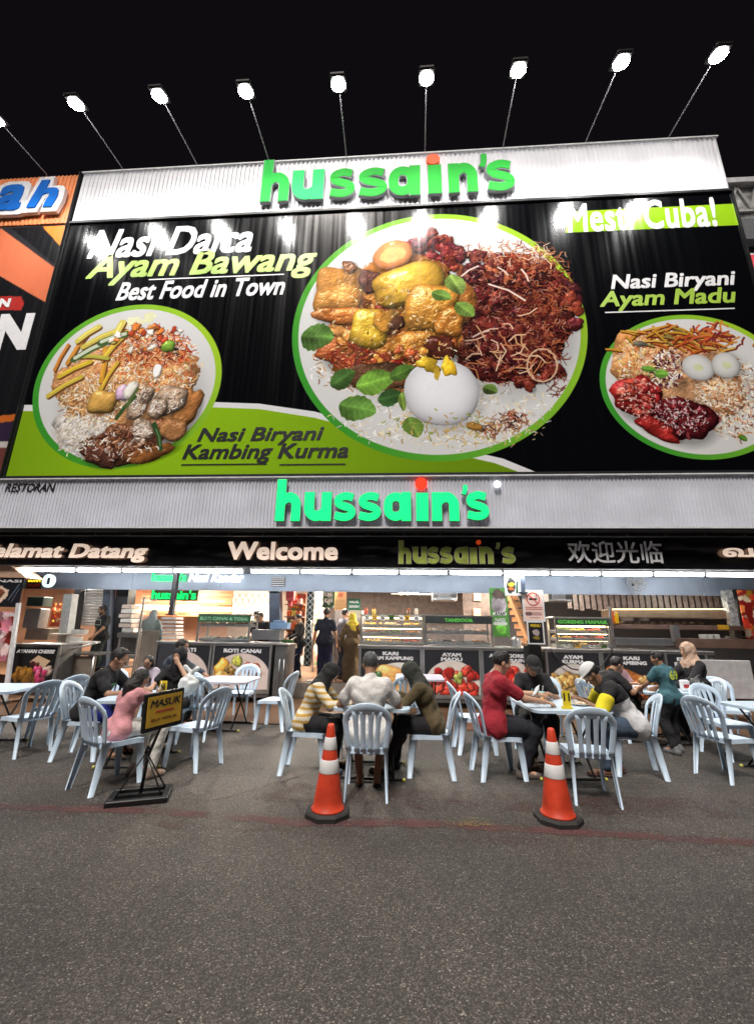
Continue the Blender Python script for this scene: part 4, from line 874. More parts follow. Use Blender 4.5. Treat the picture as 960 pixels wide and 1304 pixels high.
p = at(632, 618, 8.46); disc('trademark_dot', p.x, p.z, .075, 8.40, mat('white_lit', (.8, .8, .8), .4, var=0, emit=.8), SL)

# ------------------------------------------------------------------ floodlights on arms over the top edge
BASE = [(60, 222), (158, 215), (252, 210), (343, 205), (441, 203), (541, 197), (640, 190), (745, 184), (850, 176)]
HEAD = [(-6, 152), (97, 132), (203, 122), (313, 116), (431, 107), (543, 99), (660, 89), (791, 79), (915, 70)]
names = ["above the neighbour's orange header, cut by the left edge", 'over the left end of the white header', 'over the word Nasi, third from the left', "left of the h of the header letters", 'over the double s of the header letters',
         'over the red dot of the header letters', "just right of the header letters", 'over the Mesti Cuba strip, second from the right', 'over the right end of the white header']
LENS = mat('flood_lens', (1, 1, 1), .3, var=0, emit=95, ecol=(1, .98, .95)); ARM = mat('galvanised_arm', (.35, .35, .37), .45, metal=.6)
for i, ((bx, by), (hx_, hy_)) in enumerate(zip(BASE, HEAD)):
    p0 = at(bx, by, 8.5); p0.z = 13.8; h = at(hx_, hy_, 6.74)
    t = thing('floodlight', 'glaring floodlight on a thin arm '+names[i], 'floodlight', (p0.x, 8.55, 13.8), 'floodlights along the top of the billboard')
    mb = MB(); mb.tube([(p0.x, 8.7, 13.6), (p0.x, 8.46, 13.87), (h.x, h.y+.06, h.z+.08)], .015, 8); mb.build('arm', mat('dark_arm', (.30, .30, .32), .5, metal=.3), t)
    aim = (Vector((h.x, 8.5, 6.0))-h).normalized(); Mx = aim.to_track_quat('Z', 'X').to_matrix().to_4x4()
    mb = MB(); mb.cbox(-.21, .21, -.18, .18, -.10, -.005, .03)
    for k in range(5): mb.box(-.13+k*.06, -.115+k*.06, -.11, .11, -.14, -.10)
    mb.xf(Matrix.Translation(h) @ Mx); mb.build('housing', FRAME, t)
    mb = MB(); mb.lathe([(.14, 0), (.165, .008), (.13, .025), (0, .035)], n=20); mb.xf(Matrix.Translation(h) @ Mx); mb.build('lens', LENS, t)
    ld = bpy.data.lights.new('flood_lamp', 'AREA'); ld.shape = 'DISK'; ld.size = .30; ld.spread = R(130); ld.energy = FLOOD_W; ld.color = (1, .985, .96)
    lo = bpy.data.objects.new('flood_lamp', ld); COL.objects.link(lo); lo.parent = t; lo.location = h+aim*.035-ORG[t.name]
    lo.rotation_euler = aim.to_track_quat('-Z', 'Y').to_euler()

# ------------------------------------------------------------------ neighbours' boards
NB = thing('neighbour_billboard', "neighbour's black and orange billboard cut by the left edge, orange header", 'billboard', (-11.5, 8.6, ZB))
ORANGE = mat('orange_ribbed_steel', (.85, .27, .09), .45, var=.06)
mb = MB(); mb.box(-14.5, XL-.06, 8.53, 8.75, ZB, ZH); mb.build('backing_panel', FRAME, NB)
corr('header_panel', -14.5, XL-.05, ZH+.07, ZT-.02, 8.5, .12, .018, ORANGE, NB)
nc = Canvas(-14.5, XL-.06, ZB, ZH, 50, 8.5, (16, 16, 20)); nyy, nxx = np.mgrid[0:nc.h, 0:nc.w].astype(np.float32)
def npoly(c, pts, col):
    P_ = [c.c(*p) for p in pts]; m = np.zeros((c.h, c.w), bool); yy_, xx_ = np.mgrid[0:c.h, 0:c.w]; n = len(P_); j = n-1
    for i in range(n):
        (xi, yi), (xj, yj) = P_[i], P_[j]; m ^= ((yi > yy_) != (yj > yy_)) & (xx_ < (xj-xi)*(yy_-yi)/(yj-yi+1e-9)+xi); j = i
    c.mix(np.s_[:, :], m.astype(np.float32), np.array(col)/255)
npoly(nc, [(-60, 250), (0, 284), (75, 342), (62, 388), (0, 352), (-100, 300)], (214, 116, 80)); npoly(nc, [(52, 287), (91, 285), (80, 318)], (226, 130, 50)); npoly(nc, [(0, 284), (12, 289), (76, 342), (75, 345), (0, 290)], (40, 40, 44))
npoly(nc, [(-80, 376), (26, 377), (30, 386), (26, 395), (-80, 394)], (176, 48, 44)); npoly(nc, [(-60, 535), (22, 527), (20, 536), (-60, 545)], (196, 100, 40)); npoly(nc, [(-80, 545), (16, 537), (12, 566), (-80, 570)], (48, 36, 60)); npoly(nc, [(-80, 566), (10, 562), (4, 598), (-80, 600)], (196, 190, 186)); npoly(nc, [(-80, 572), (8, 570), (2, 604), (-80, 606)], (110, 60, 56))
sheet('print', (-14.5, XL-.06, ZB, ZH), 8.529, nc.material('neighbour_print', .3, .3), NB, .018)
for tx, l, r, tp, bs, mm in (('N', -3, 11, 380, 391, WP), ('N', -12, 32, 400, 446, WP)):
    a, b_, t = at(l, bs, 8.5), at(r, bs, 8.5), at(l, tp, 8.5); text('lettering', tx, (a.x, b_.x, a.z, t.z), 8.508, mm, NB, bold=.05)
NLT = thing('name_letters', 'blue raised letters a and h with thick white outline on the orange header', 'sign', (-10, 8.5, 12.5))
for c, l, r, tp, bs in (('a', -7, 27, 240, 272), ('h', 37, 72, 234, 268)):
    a, b_, t = at(l, bs, 8.42), at(r, bs, 8.42), at(l, tp, 8.42)
    f = text('letter', c, (a.x, b_.x, a.z, t.z), 8.345, mat('blue_acrylic', (.003, .12, .50), .75, var=0, spec=.1), NLT, bold=.03, shear=.2, depth=.02)
    text('outline', c, (a.x-.14, b_.x+.16, a.z-.14, t.z+.14), 8.45, WP, f, bold=.075, shear=.2, depth=.10)
mb = MB(); mb.box(XL-.058, XL-.047, 8.4, 8.8, ZB, ZT); mb.build('edge_trim', FRAME, NB)
# right-hand neighbour, set back
RN = thing('neighbour_building', 'dark neighbouring upper front with roof truss and small boards beyond the billboard', 'building', (9.5, 9.5, 5))
mb = MB(); mb.box(8.0, 14, 9.6, 12, 3.5, 13.2); mb.build('wall', mat('night_wall', (.055, .055, .062), .7, var=.2, vs=1.5), RN)
q = rect(925, 219, 1010, 224, 9.4); mb = MB(); mb.box(8.0, 14, 9.2, 9.5, 13.2, 13.36); mb.build('eaves', mat('white_trim', (.7, .7, .72), .5), RN)
mb = MB()
for k in range(8): x = 8.1+k*.5; mb.bar((x, 9.3, 12.35), (x+.25, 9.3, 13.15), .045, .045); mb.bar((x+.25, 9.3, 13.15), (x+.5, 9.3, 12.35), .045, .045)
mb.box(8.02, 13, 9.27, 9.33, 12.28, 12.34); mb.build('truss', mat('grey_lattice', (.42, .42, .42), .6), RN)
mb = MB(); mb.box(8.02, 13, 9.34, 9.36, 12.0, 13.1); mb.build('truss_board', mat('pale_board', (.33, .33, .32), .7, var=.6, vs=5), RN)
mb = MB(); mb.box(8.02, 13, 9.2, 9.45, 11.3, 11.95); mb.build('awning_box', mat('slate_box', (.13, .13, .14), .6), RN)
mb = MB(); mb.box(8.3, 13, 9.25, 9.35, 8.8, 10.9); mb.build('poster_frame', mat('white_trim', (.7, .7, .72), .5), RN)
pc = Canvas(8.4, 13, 8.9, 10.8, 30, 9.25, (60, 110, 60))
for k in range(30): pc.blob(random.random()*pc.w, random.random()*pc.h, 8+random.random()*16, 8+random.random()*16, 0, random.choice([(30, 50, 90), (190, 160, 150), (200, 70, 80), (90, 150, 60)]), .3, .4)
sheet('poster', (8.36, 12.94, 8.86, 10.84), 9.249, pc.material('neighbour_poster', .5), RN)
RW = thing('side_wall_panel', 'black sheet wall behind the right end of the grey band', 'wall', (9, 8.9, 4)); mb = MB(); mb.box(7.0, 12, 8.76, 9.2, 3.5, 8.6); mb.build('panel', FRAME, RW)

# ------------------------------------------------------------------ awning banner with greetings, tubes
BN = thing('awning_banner', 'long black welcome banner in four languages hanging under the grey band', 'banner', (0, 8.7, 3.4))
mb = MB(); nx = 160; vs = []; fs = []
for i in range(nx+1):
    x = -13+21*i/nx
    for j in range(9):
        z = 2.80+.64*j/8; d = .016*math.sin(x*3.1+j*.8)+.010*math.sin(x*7.3-j*1.3)+.018*math.sin(j*2.1+x*.9)
        vs.append((x, 8.72+d*(1-abs(j-4)/5), z))
for i in range(nx):
    for j in range(8): k = i*9+j; fs.append((k, k+9, k+10, k+1))
mb.add(vs, fs, 0, True); mb.build('sheet', mat('black_vinyl', (.009, .009, .011), .22, var=.2, vs=3, bump=.2, bs=6), BN)
mb = MB(); mb.tube([(-13, 8.74, 3.45), (8, 8.74, 3.45)], .02); mb.tube([(-13, 8.74, 2.80), (8, 8.74, 2.80)], .016)
for k in range(28): x = -12.8+.75*k; mb.tube([(x, 8.74, 3.45), (x+.03, 8.70, 3.50)], .006, 5)
mb.build('rail', ARM, BN)
CRM = mat('cream_lettering', (.85, .70, .58), .5, var=.02, emit=.42, ecol=(.95, .74, .6)); GOLD = mat('olive_lettering', (.42, .52, .10), .45, var=.2, vs=6); GE = mat('cream_edge', (.6, .55, .42), .5)  # cream banner print is given emission to look brighter than its light
for tx, l, r, tp, bs, mm, shr, bd in (('Selamat Datang', -26, 187, 692, 713, CRM, .15, .034), ('Welcome', 289, 430, 690, 713, CRM, 0, .034), ('欢迎光临', 724, 845, 689, 717, WP, 0, .012), ('வரு', 921, 1010, 698, 713, CRM, 0, .03)):
    a, b_, t = at(l, bs, 8.68), at(r, bs, 8.68), at(l, tp, 8.68); text('lettering', tx, (a.x, b_.x, a.z-(.04 if tx[0] == 'S' else 0), t.z), 8.662, mm, BN, bold=bd, shear=shr)
for i, (c, l, r, tp, bs) in enumerate([('h', 508, 523, 689, 718), ('u', 526, 543, 697, 718), ('s', 545, 559, 697, 718), ('s', 561, 576, 697, 718), ('a', 579, 596, 697, 718), ('\u0131', 599, 607, 698, 718), ('n', 611, 628, 697, 718), ("'", 631, 636, 692, 699), ('s', 640, 656, 697, 718)]):
    a, b_, t = at(l, bs, 8.68), at(r, bs, 8.68), at(l, tp, 8.68)
    chunky('letter', c, (a.x, b_.x, a.z, t.z), 8.655, GOLD, BN, 0, .006); chunky('outline', c, (a.x-.012, b_.x+.012, a.z-.012, t.z+.012), 8.664, GE, BN, .04, .006)
p = at(609, 691, 8.68); disc('letter_dot', p.x, p.z, .05, 8.66, RED_FACE, BN, depth=.02)
TUBE = mat('tube_glow', (1, 1, 1), .3, var=0, emit=TUBE_E, ecol=(.97, .99, 1)); BATT = mat('white_batten', (.7, .7, .7), .5)
xs = [at(px, 729, 9.0).x for px in (20, 97, 155, 220, 318, 382, 448, 508, 571, 640, 700, 765, 831, 897, 965)]
loc_ = ['at the far left above the drinks menu', 'above the yellow and round lit signs', 'above the silver roller shutter', 'above the cook in black', 'above the lit Nasi Kandar lettering', 'above the arch-patterned wall', 'above the entrance shelves', 'above the two men at the counter', 'above the brass food case', 'above the steel hood', 'above the no smoking board', 'above the case with red food', 'above the yellow shelf lamp', 'above the grey leaning pillar']
for i in range(14):
    x0, x1 = xs[i]+.012, xs[i+1]-.012
    if i == 3: x1 -= .12
    t = thing('tube_light', 'white fluorescent tube '+loc_[i], 'tube light', ((x0+x1)/2, 9, 2.74), 'fluorescent tubes in a row under the awning')
    mb = MB(); mb.cbox(x0, x1, 8.96, 9.04, 2.765, 2.82, .01); mb.build('batten', BATT, t)
    mb = MB(); mb.tube([(x0+.03, 9.0, 2.728), (x1-.03, 9.0, 2.728)], .034, 10); mb.build('tube', TUBE, t)
    mb = MB()
    for x in (x0, x1-.03): mb.box(x, x+.03, 8.98, 9.02, 2.70, 2.768)
    mb.build('end_cap', BATT, t)
# ------------------------------------------------------------------ stalls
STEEL = mat('brushed_steel', (.50, .50, .50), .32, metal=.85, var=.10, vs=6, bump=.05, bs=30); DSTEEL = mat('dark_steel', (.20, .20, .20), .4, metal=.7)
def glass_mat():
    m = bpy.data.materials.new('clear_glass'); m.use_nodes = True; b = m.node_tree.nodes['Principled BSDF']
    b.inputs['Base Color'].default_value = (.85, .92, .92, 1); b.inputs['Roughness'].default_value = .05; b.inputs['Alpha'].default_value = .07; return m
GLASS = glass_mat(); WARM = mat('warm_lamp', (1, .8, .5), .4, var=0, emit=16, ecol=(1, .72, .36)); WLIT = mat('white_lamp', (1, 1, 1), .4, var=0, emit=6, ecol=(1, .96, .9))
XP = lambda px, D=9.6, py=820: at(px, py, D).x
def panel(parent, p0, p1, z0, z1, lines, paint, y=9.6, bg=(42, 43, 48), tw=.62, tz=.0):
    x0, x1 = XP(p0, y), XP(p1, y); c = Canvas(x0, x1, z0, z1, 150, y, bg); W, H = c.w, c.h
    paint(c, W, H)
    o = sheet('food_panel', (x0, x1, z0, z1), y, c.material('panel_print', .4, 0), parent, .014)
    lz = z1-.05-tz; hgt = .075 if len(lines) > 1 else .085
    for i, (tx, f) in enumerate(lines):
        w_ = (x1-x0)*f; cx = (x0+x1)/2
        text('lettering', tx, (cx-w_/2, cx+w_/2, lz-hgt, lz), y-.015, WP, o, bold=.05, res=2, depth=.003); lz -= hgt+.018
    return o
def plate(c, W, H, cx=.5, cy=.12, rx=.5, ry=.62, col=(215, 205, 200)): c.blob(W*cx, H*cy, W*rx, H*ry, 0, col, rough=.0, tex=.06)
def lumps(c, n, cx, cy, rx, ry, sz, cols, **k):
    for _ in range(n): c.chunk(cx+rx*2*(random.random()-.5), cy+ry*2*(random.random()-.5), sz*(.7+.6*random.random()), sz*(.6+.5*random.random()), random.random()*3, random.choice(cols), **{**dict(bump=.8, spec=.4, freq=3, rough=.15, shadow=.5, var=.3), **k})
def pf_roti(c, W, H):
    plate(c, W, H, .5, .22, .52, .62, (222, 204, 198)); lumps(c, 7, W*.22, H*.36, W*.14, H*.14, W*.12, [(224, 160, 70), (214, 170, 90)]); lumps(c, 3, W*.5, H*.62, W*.1, H*.05, W*.09, [(196, 200, 80)]); lumps(c, 4, W*.38, H*.42, W*.1, H*.05, W*.07, [(120, 96, 46)])
    lumps(c, 5, W*.7, H*.42, W*.09, H*.12, W*.1, [(170, 70, 44), (190, 90, 50)]); c.scatter(60, W*.5, H*.4, W*.4, H*.25, 0, 7, 2, [(226, 186, 116), (206, 130, 66)])
def pf_cap(c, W, H): plate(c, W, H, .5, .2, .5, .66, (220, 202, 196)); lumps(c, 5, W*.4, H*.2, W*.2, H*.1, W*.16, [(206, 166, 116)])
def pf_kamp(c, W, H): plate(c, W, H, .66, .1, .56, .6, (230, 226, 220)); c.chunk(W*.62, H*.16, W*.46, H*.38, -.5, (214, 158, 90), rough=.04, bump=.6, spec=.3, dome=.3); lumps(c, 3, W*.28, H*.3, W*.05, H*.1, W*.08, [(80, 120, 70)])
def pf_red(c, W, H):
    plate(c, W, H, .5, .15, .5, .62, (232, 220, 212)); lumps(c, 34, W*.5, H*.26, W*.38, H*.30, W*.10, [(206, 60, 44), (220, 84, 64), (186, 44, 38)]); lumps(c, 5, W*.62, H*.36, W*.06, H*.1, W*.06, [(160, 172, 84)])
def pf_gold(c, W, H):
    plate(c, W, H, .5, .15, .52, .6, (220, 212, 206)); lumps(c, 34, W*.5, H*.26, W*.42, H*.24, W*.09, [(216, 168, 96), (200, 150, 76), (228, 190, 130)])
def pf_orange(c, W, H):
    c.chunk(W*.45, H*.2, W*.55, H*.42, -.4, (214, 130, 66), rough=.1, bump=1, spec=.3, dome=.1); lumps(c, 26, W*.45, H*.3, W*.42, H*.2, W*.08, [(220, 110, 56), (228, 180, 116), (200, 150, 96)])
def pf_cheese(c, W, H):
    lumps(c, 8, W*.28, H*.25, W*.18, H*.14, W*.15, [(170, 120, 44), (150, 104, 40)], dome=.3); npolyc(c, W, H, [(.38, .62), (.55, .8), (.86, .66), (.7, .42)], (220, 190, 156)); lumps(c, 2, W*.8, H*.36, W*.05, H*.05, W*.12, [(214, 188, 174)])
    lumps(c, 3, W*.48, H*.56, W*.08, H*.03, W*.07, [(80, 30, 26)]); lumps(c, 9, W*.68, H*.3, W*.1, H*.16, W*.09, [(196, 56, 106), (216, 90, 130)])
def npolyc(c, W, H, pts, col):
    xs_ = [p[0]*W for p in pts]; ys_ = [p[1]*H for p in pts]; m = np.zeros((c.h, c.w), bool); y_, x_ = np.mgrid[0:c.h, 0:c.w]; j = len(pts)-1
    for i in range(len(pts)): m ^= ((ys_[i] > y_) != (ys_[j] > y_)) & (x_ < (xs_[j]-xs_[i])*(y_-ys_[i])/(ys_[j]-ys_[i]+1e-9)+xs_[i]); j = i
    c.mix(np.s_[:, :], m.astype(np.float32), np.array(col)/255*.95+.05*NZ[:c.h, :c.w, None] if c.h <= 512 and c.w <= 512 else np.array(col)/255)
ZC = 1.235
def counter(label, p0, p1, panels, zt=ZC, y=9.6, group=None):
    x0, x1 = XP(p0, y), XP(p1, y)
    t = thing('stall_counter', label, 'stall counter', ((x0+x1)/2, y+.3, 0), group)
    mb = MB(); mb.box(x0, x1, y+.004, y+.75, .12, zt-.05); mb.build('body', DSTEEL, t)
    mb = MB(); mb.cbox(x0-.02, x1+.02, y-.035, y+.78, zt-.045, zt, .012); mb.box(x0-.02, x1+.02, y-.02, y+.02, zt-.075, zt-.046); mb.build('steel_top', STEEL, t)
    mb = MB(); mb.box(x0, x1, y-.012, y+.01, .20, .27); mb.build('bottom_rail', STEEL, t)
    for x in np.linspace(x0+.03, x1-.03, max(2, int((x1-x0)/1.2)+1)): mb = MB(); mb.tube([(x, y+.04, .015), (x, y+.04, .13)], .022, 8); mb.build('foot', STEEL, t)
    for a, b_, ln, fn in panels: panel(t, a, b_, .28, zt-.08, ln, fn, y-.0)
    for a in sorted({q for pr in panels for q in pr[:2]}): x = XP(a, y); mb = MB(); mb.box(x-.022, x+.022, y-.03, y, .2, zt-.046); mb.build('divider', STEEL, t)
    return t
counter('steel counter with food panels reading CAPATI and ROTI CANAI', 200, 347, [(201, 270, [('CAPATI', .45)], pf_cap), (274, 346, [('ROTI CANAI', .66)], pf_roti)])
counter('long steel counter with food panels from KARI AYAM KAMPUNG to AYAM GORENG', 457, 688, [(459, 536, [('KARI', .26), ('AYAM KAMPUNG', .74)], pf_kamp), (539, 610, [('AYAM', .34), ('MADU', .38)], pf_red), (613, 686, [('AYAM GORENG', .76), ('HUSSAIN', .48)], pf_red)])
counter('steel counter under the red food case with panels reading AYAM KURMA and KARI KAMBING', 692, 840, [(694, 761, [('AYAM', .36), ('KURMA', .42)], pf_gold), (764, 838, [('KARI', .28), ('KAMBING', .5)], pf_orange)])
counter('dark counter end with a letter panel behind the woman in beige headscarf', 842, 905, [(844, 895, [('KERMA', .45), ('KAMBING', .6)], lambda c, W, H: None)])
# items on the stalls --------------------------------------------------
FOODC = [mat('fried_food', (.60, .27, .08), .5, var=.5, vs=25, bump=.6, bs=60), mat('red_food', (.60, .10, .05), .45, var=.5, vs=25, bump=.6, bs=60), mat('yellow_food', (.75, .50, .08), .5, var=.4, vs=25, bump=.5, bs=60), mat('green_food', (.08, .16, .04), .5, var=.5, vs=25, bump=.6, bs=60), mat('brown_food', (.25, .11, .05), .45, var=.5, vs=25, bump=.6, bs=60), mat('pale_food', (.62, .52, .40), .6, var=.3, vs=25)]
def tray(parent, x0, x1, y0, y1, z, m):
    mb = MB(); mb.box(x0, x1, y0, y0+.01, z, z+.05); mb.box(x0, x1, y1-.01, y1, z, z+.05); mb.box(x0, x0+.01, y0, y1, z, z+.05); mb.box(x1-.01, x1, y0, y1, z, z+.05); mb.box(x0, x1, y0, y1, z, z+.01)
    t = mb.build('tray', STEEL, parent); mb = MB()
    for k in range(16): mb.ball((random.uniform(x0+.04, x1-.04), random.uniform(y0+.04, y1-.04), z+.04+random.random()*.03), (random.uniform(.03, .05), .04, random.uniform(.02, .04)), 0, 7, 4)
    tag(mb.build('food', m, t), kind='stuff')
def showcase(label, p0, p1, y0, y1, z0, z1, sign=None, signm=None, signbg=None, shelves=(), lamp=True, foods=(0,), signh=.15, name='food_case', signw=.9, posts=.02):
    x0, x1 = XP(p0, y0, 790), XP(p1, y0, 790)
    t = thing(name, label, 'display case', ((x0+x1)/2, y0, z0))
    for x in (x0, x1-posts*2):
        for yy_ in (y0, y1-posts*2): mb = MB(); mb.cbox(x, x+posts*2, yy_, yy_+posts*2, z0, z1, .004); mb.build('post', STEEL, t)
    mb = MB(); mb.cbox(x0-.02, x1+.02, y0-.01, y1, z1, z1+.03, .008); mb.build('top', STEEL, t)
    mb = MB(); mb.box(x0+.02, x1-.02, y0+.012, y0+.018, z0+.02, z1-(signh if sign else 0)); mb.build('glass', GLASS, t)
    for i, z in enumerate(shelves):
        mb = MB(); mb.box(x0+.02, x1-.02, y0+.05, y1-.02, z-.012, z); s_ = mb.build('shelf', STEEL, t)
        n = max(2, int((x1-x0)/.36)); w_ = (x1-x0-.08)/n
        for k in range(n): tray(s_, x0+.04+k*w_, x0+.04+(k+1)*w_-.02, y0+.07, y1-.04, z+.002, FOODC[foods[(i*n+k) % len(foods)]])
    for z in shelves[:-1] if lamp else ():  # thin glowing strips added over the shelves to brighten the food
        mb = MB(); mb.tube([(x0+.06, y0+.07, z+.13), (x1-.06, y0+.07, z+.13)], .004, 6); mb.build('lamp', WARM, t)
    if lamp: mb = MB(); mb.tube([(x0+.06, y0+.10, z1-(signh if sign else .03)-.02), (x1-.06, y0+.10, z1-(signh if sign else .03)-.02)], .014, 8); mb.build('lamp', WARM, t)
    if sign:
        mb = MB(); mb.box(x0+.01, x1-.01, y0-.022, y0-.004, z1-signh, z1-.002); f = mb.build('sign_board', signbg, t)
        w_ = (x1-x0)*signw; cx = (x0+x1)/2; text('lettering', sign, (cx-w_/2, cx+w_/2, z1-signh+.035, z1-.04), y0-.023, signm, f, bold=.04, res=2, depth=.003)
    return t
SG_D = mat('sign_dark', (.035, .04, .04), .5); SG_G = mat('sign_green', (.03, .13, .06), .5); GLET = mat('green_lettering', (.10, .50, .06), .5, emit=.15); PALE = mat('pale_green_lettering', (.30, .55, .35), .5)
def zat(px, py, D): return at(px, py, D).z
showcase('glass griddle case with dark green sign ROTI CANAI and TOSAI', 252, 319, 9.75, 10.3, ZC, 1.82, 'ROTI CANAI & TOSAI', PALE, SG_G, (1.26, 1.58), False, (5, 4, 3, 5))
showcase('lit glass case of curries and fried food beside the woman in yellow headscarf', 459, 540, 9.75, 10.35, ZC, 1.86, None, None, None, (1.26, 1.45, 1.62), True, (2, 0, 1, 4, 3, 0, 2, 5))
showcase('steel and glass grill case under a long black sign with small green letters', 541, 627, 9.75, 10.35, ZC, 1.86, '  TANDOOR  ', GLET, SG_D, (1.27, 1.5), False, (5, 4, 5, 0), signw=.42)
showcase('glass case of red and yellow food with sign GORENG MAMAK', 706, 776, 9.75, 10.3, ZC-.02, 1.86, 'GORENG MAMAK', GLET, SG_D, (1.26, 1.40, 1.56), True, (3, 2, 1, 2, 1, 1))
CARD = mat('white_card', (.72, .70, .66), .6, var=0); YCARD = mat('amber_card', (.75, .42, .06), .6, var=0)
def cards(t, y, lo, hi, z, n, h_=.11):
    for k in range(n): x = lo+(hi-lo)*(k+.5)/n+random.uniform(-.03, .03); mb = MB(); mb.box(x-.06, x+.06, y-.02, y-.015, z, z+h_); c_ = mb.build('price_card', [CARD, YCARD, CARD, FOODC[3]][k % 4], t); mb = MB(); mb.box(x-.04, x+.04, y-.0225, y-.0205, z+.03, z+.045); mb.box(x-.04, x+.02, y-.0225, y-.0205, z+.06, z+.075); mb.build('print', BLK, c_)
for o_ in list(bpy.data.objects):
    if o_.name.startswith('food_case'):
        l_ = o_['label']
        if 'curries' in l_: cards(o_, 9.75, XP(462, 9.75, 790), XP(536, 9.75, 790), 1.76, 7)
        if 'red and yellow' in l_: cards(o_, 9.75, XP(710, 9.75, 790), XP(772, 9.75, 790), 1.25, 4, .07)
def pot(label, px, y, z, r_, h_, group=None):
    x = XP(px, y, 800); t = lthing('cooking_pot', label, 'pot', (x, y, z), group); mb = MB(); mb.lathe([(r_*.9, 0), (r_, .02), (r_, h_), (r_*1.05, h_+.01), (r_*.96, h_+.005), (r_*.93, .03), (0, .03)], n=20); mb.build('pot_body', STEEL, t); mb = MB(); mb.lathe([(r_*1.0, h_+.012), (r_*.6, h_+.05), (.02, h_+.06), (.02, h_+.09), (0, h_+.09)], n=20); mb.build('lid', STEEL, t)
    for sx in (-1, 1): mb = MB(); mb.tube([(sx*r_, -.04, h_*.8), (sx*r_*1.2, -.03, h_*.82), (sx*r_*1.2, .03, h_*.82), (sx*r_, .04, h_*.8)], .008, 6); mb.build('handle', STEEL, t)
pot('large lidded steel pot on the shelf right of the sauce bottles', 800, 10.35, 1.83, .14, .16); pot('small lidded steel pot beside the large one on the upper shelf', 822, 10.35, 1.84, .10, .10)
pot('steel pot standing on the counter left of the no smoking board', 655, 9.95, 1.24, .12, .14)
for k, (px, lb, m_) in enumerate(((466, 'leftmost small red-capped jar on top of the curry case', FOODC[1]), (476, 'small yellow jar second on top of the curry case', FOODC[2]), (520, 'brown jar near the right end on top of the curry case', FOODC[4]), (530, 'pale jar at the right end on top of the curry case', FOODC[5]))):
    x = XP(px, 9.95, 780); t = lthing('jar', lb, 'jar', (x, 9.95, 1.892)); mb = MB(); mb.lathe([(.04, 0), (.042, .01), (.042, .10), (.03, .115)], n=12); mb.build('jar_body', m_, t); mb = MB(); mb.lathe([(.033, .116), (.033, .14), (0, .142)], n=12); mb.build('cap', mat('orange_bottle', (.6, .10, .01), .4) if k != 3 else CARD, t)
for k, (px, py) in enumerate(((300, 751), (318, 752), (452, 751), (474, 752), (500, 751), (735, 756), (762, 757), (848, 757))):
    p = at(px, py, 13.5); t = lthing('downlight', 'small round ceiling downlight glowing '+['above the roti case, left one', 'above the roti case, right one', 'above the woman in yellow headscarf', 'above the left end of the curry case', 'above the middle of the curry case', 'above the GORENG MAMAK sign, left one', 'above the GORENG MAMAK sign, right one', 'below the wall fan'][k], 'downlight', (p.x, 13.5, 2.98)); mb = MB(); mb.lathe([(.09, 0), (.09, .018), (0, .018)], n=16); mb.build('rim', BATT, t); mb = MB(); mb.lathe([(0, -.012), (.07, -.004), (.07, -.001)], n=16); mb.build('bulb', WARM, t)
# the flat roti griddle splash guard, boxes and cloths
def boxes(name, label, cat, rects, m, group=None, base=None, part=None, extra=()):
    """one thing of several slabs, each slab given by a px rectangle on plane D and a thickness"""
    q = [rect(a, b, c, d, D) for a, b, c, d, D, _ in rects]
    t = thing(name, label, cat, ((q[0][0]+q[0][1])/2, rects[0][4], min(k[2] for k in q)), group)
    for i, (k, r_) in enumerate(zip(q, rects)):
        mb = MB(); mb.cbox(k[0], k[1], r_[4], r_[4]+r_[5], k[2], k[3], .008)
        mb.build(part[i] if part else 'body', m[i % len(m)] if isinstance(m, list) else m, t)
    return t
boxes('steel_tank', 'steel warming tank on the end of the roti counter below blue cloth', 'tank', [(320, 802, 356, 815, 9.8, .4)], STEEL)
boxes('folded_cloth', 'folded light blue cloth on the steel tank', 'cloth', [(344, 793, 366, 801, 9.95, .3), (348, 790, 362, 793, 9.97, .2)], mat('blue_cloth', (.22, .34, .52), .9, bump=.3))
boxes('paper_stack', 'stack of white bread racks beside the leaning black post', 'rack', [(205, 786+k*5, 224, 789+k*5, 9.75, .35) for k in range(6)], mat('white_plastic', (.66, .64, .60), .5), part=['tray']*6)
boxes('waste_bin', 'dark box standing at the left end of the capati counter', 'bin', [(200, 819, 222, 870, 9.45, .12)], mat('charcoal_plastic', (.035, .037, .045), .6))
t = boxes('rack_trolley', 'steel trolley stacked with cartons behind the seated man in black', 'trolley', [(149, 806, 176, 812, 10.0, .5), (150, 834, 172, 839, 10.0, .5), (148, 806, 150, 858, 10.0, .03), (174, 806, 176, 858, 10.0, .03), (152, 812, 173, 834, 10.2, .3)], [STEEL, STEEL, STEEL, STEEL, DSTEEL], part=['shelf', 'shelf', 'leg', 'leg', 'bin'])
boxes('cartons', 'pile of pale cartons on the steel trolley', 'cartons', [(153+random.randint(-2, 2), 770+k*6, 167+random.randint(-1, 3), 775+k*6, 10.1, .35) for k in range(6)], [mat('pale_carton', (.55, .46, .38), .8), mat('white_plastic', (.66, .64, .60), .5)], part=['carton']*6)
boxes('steel_screen', 'frosted steel and glass screen standing behind the roti area', 'screen', [(176, 803, 199, 868, 9.7, .03), (176, 762, 199, 802, 9.7, .012), (174, 760, 176, 870, 9.68, .05)], [mat('tan_film', (.28, .24, .20), .35, metal=.3), GLASS, STEEL], part=['lower_panel', 'pane', 'post'])
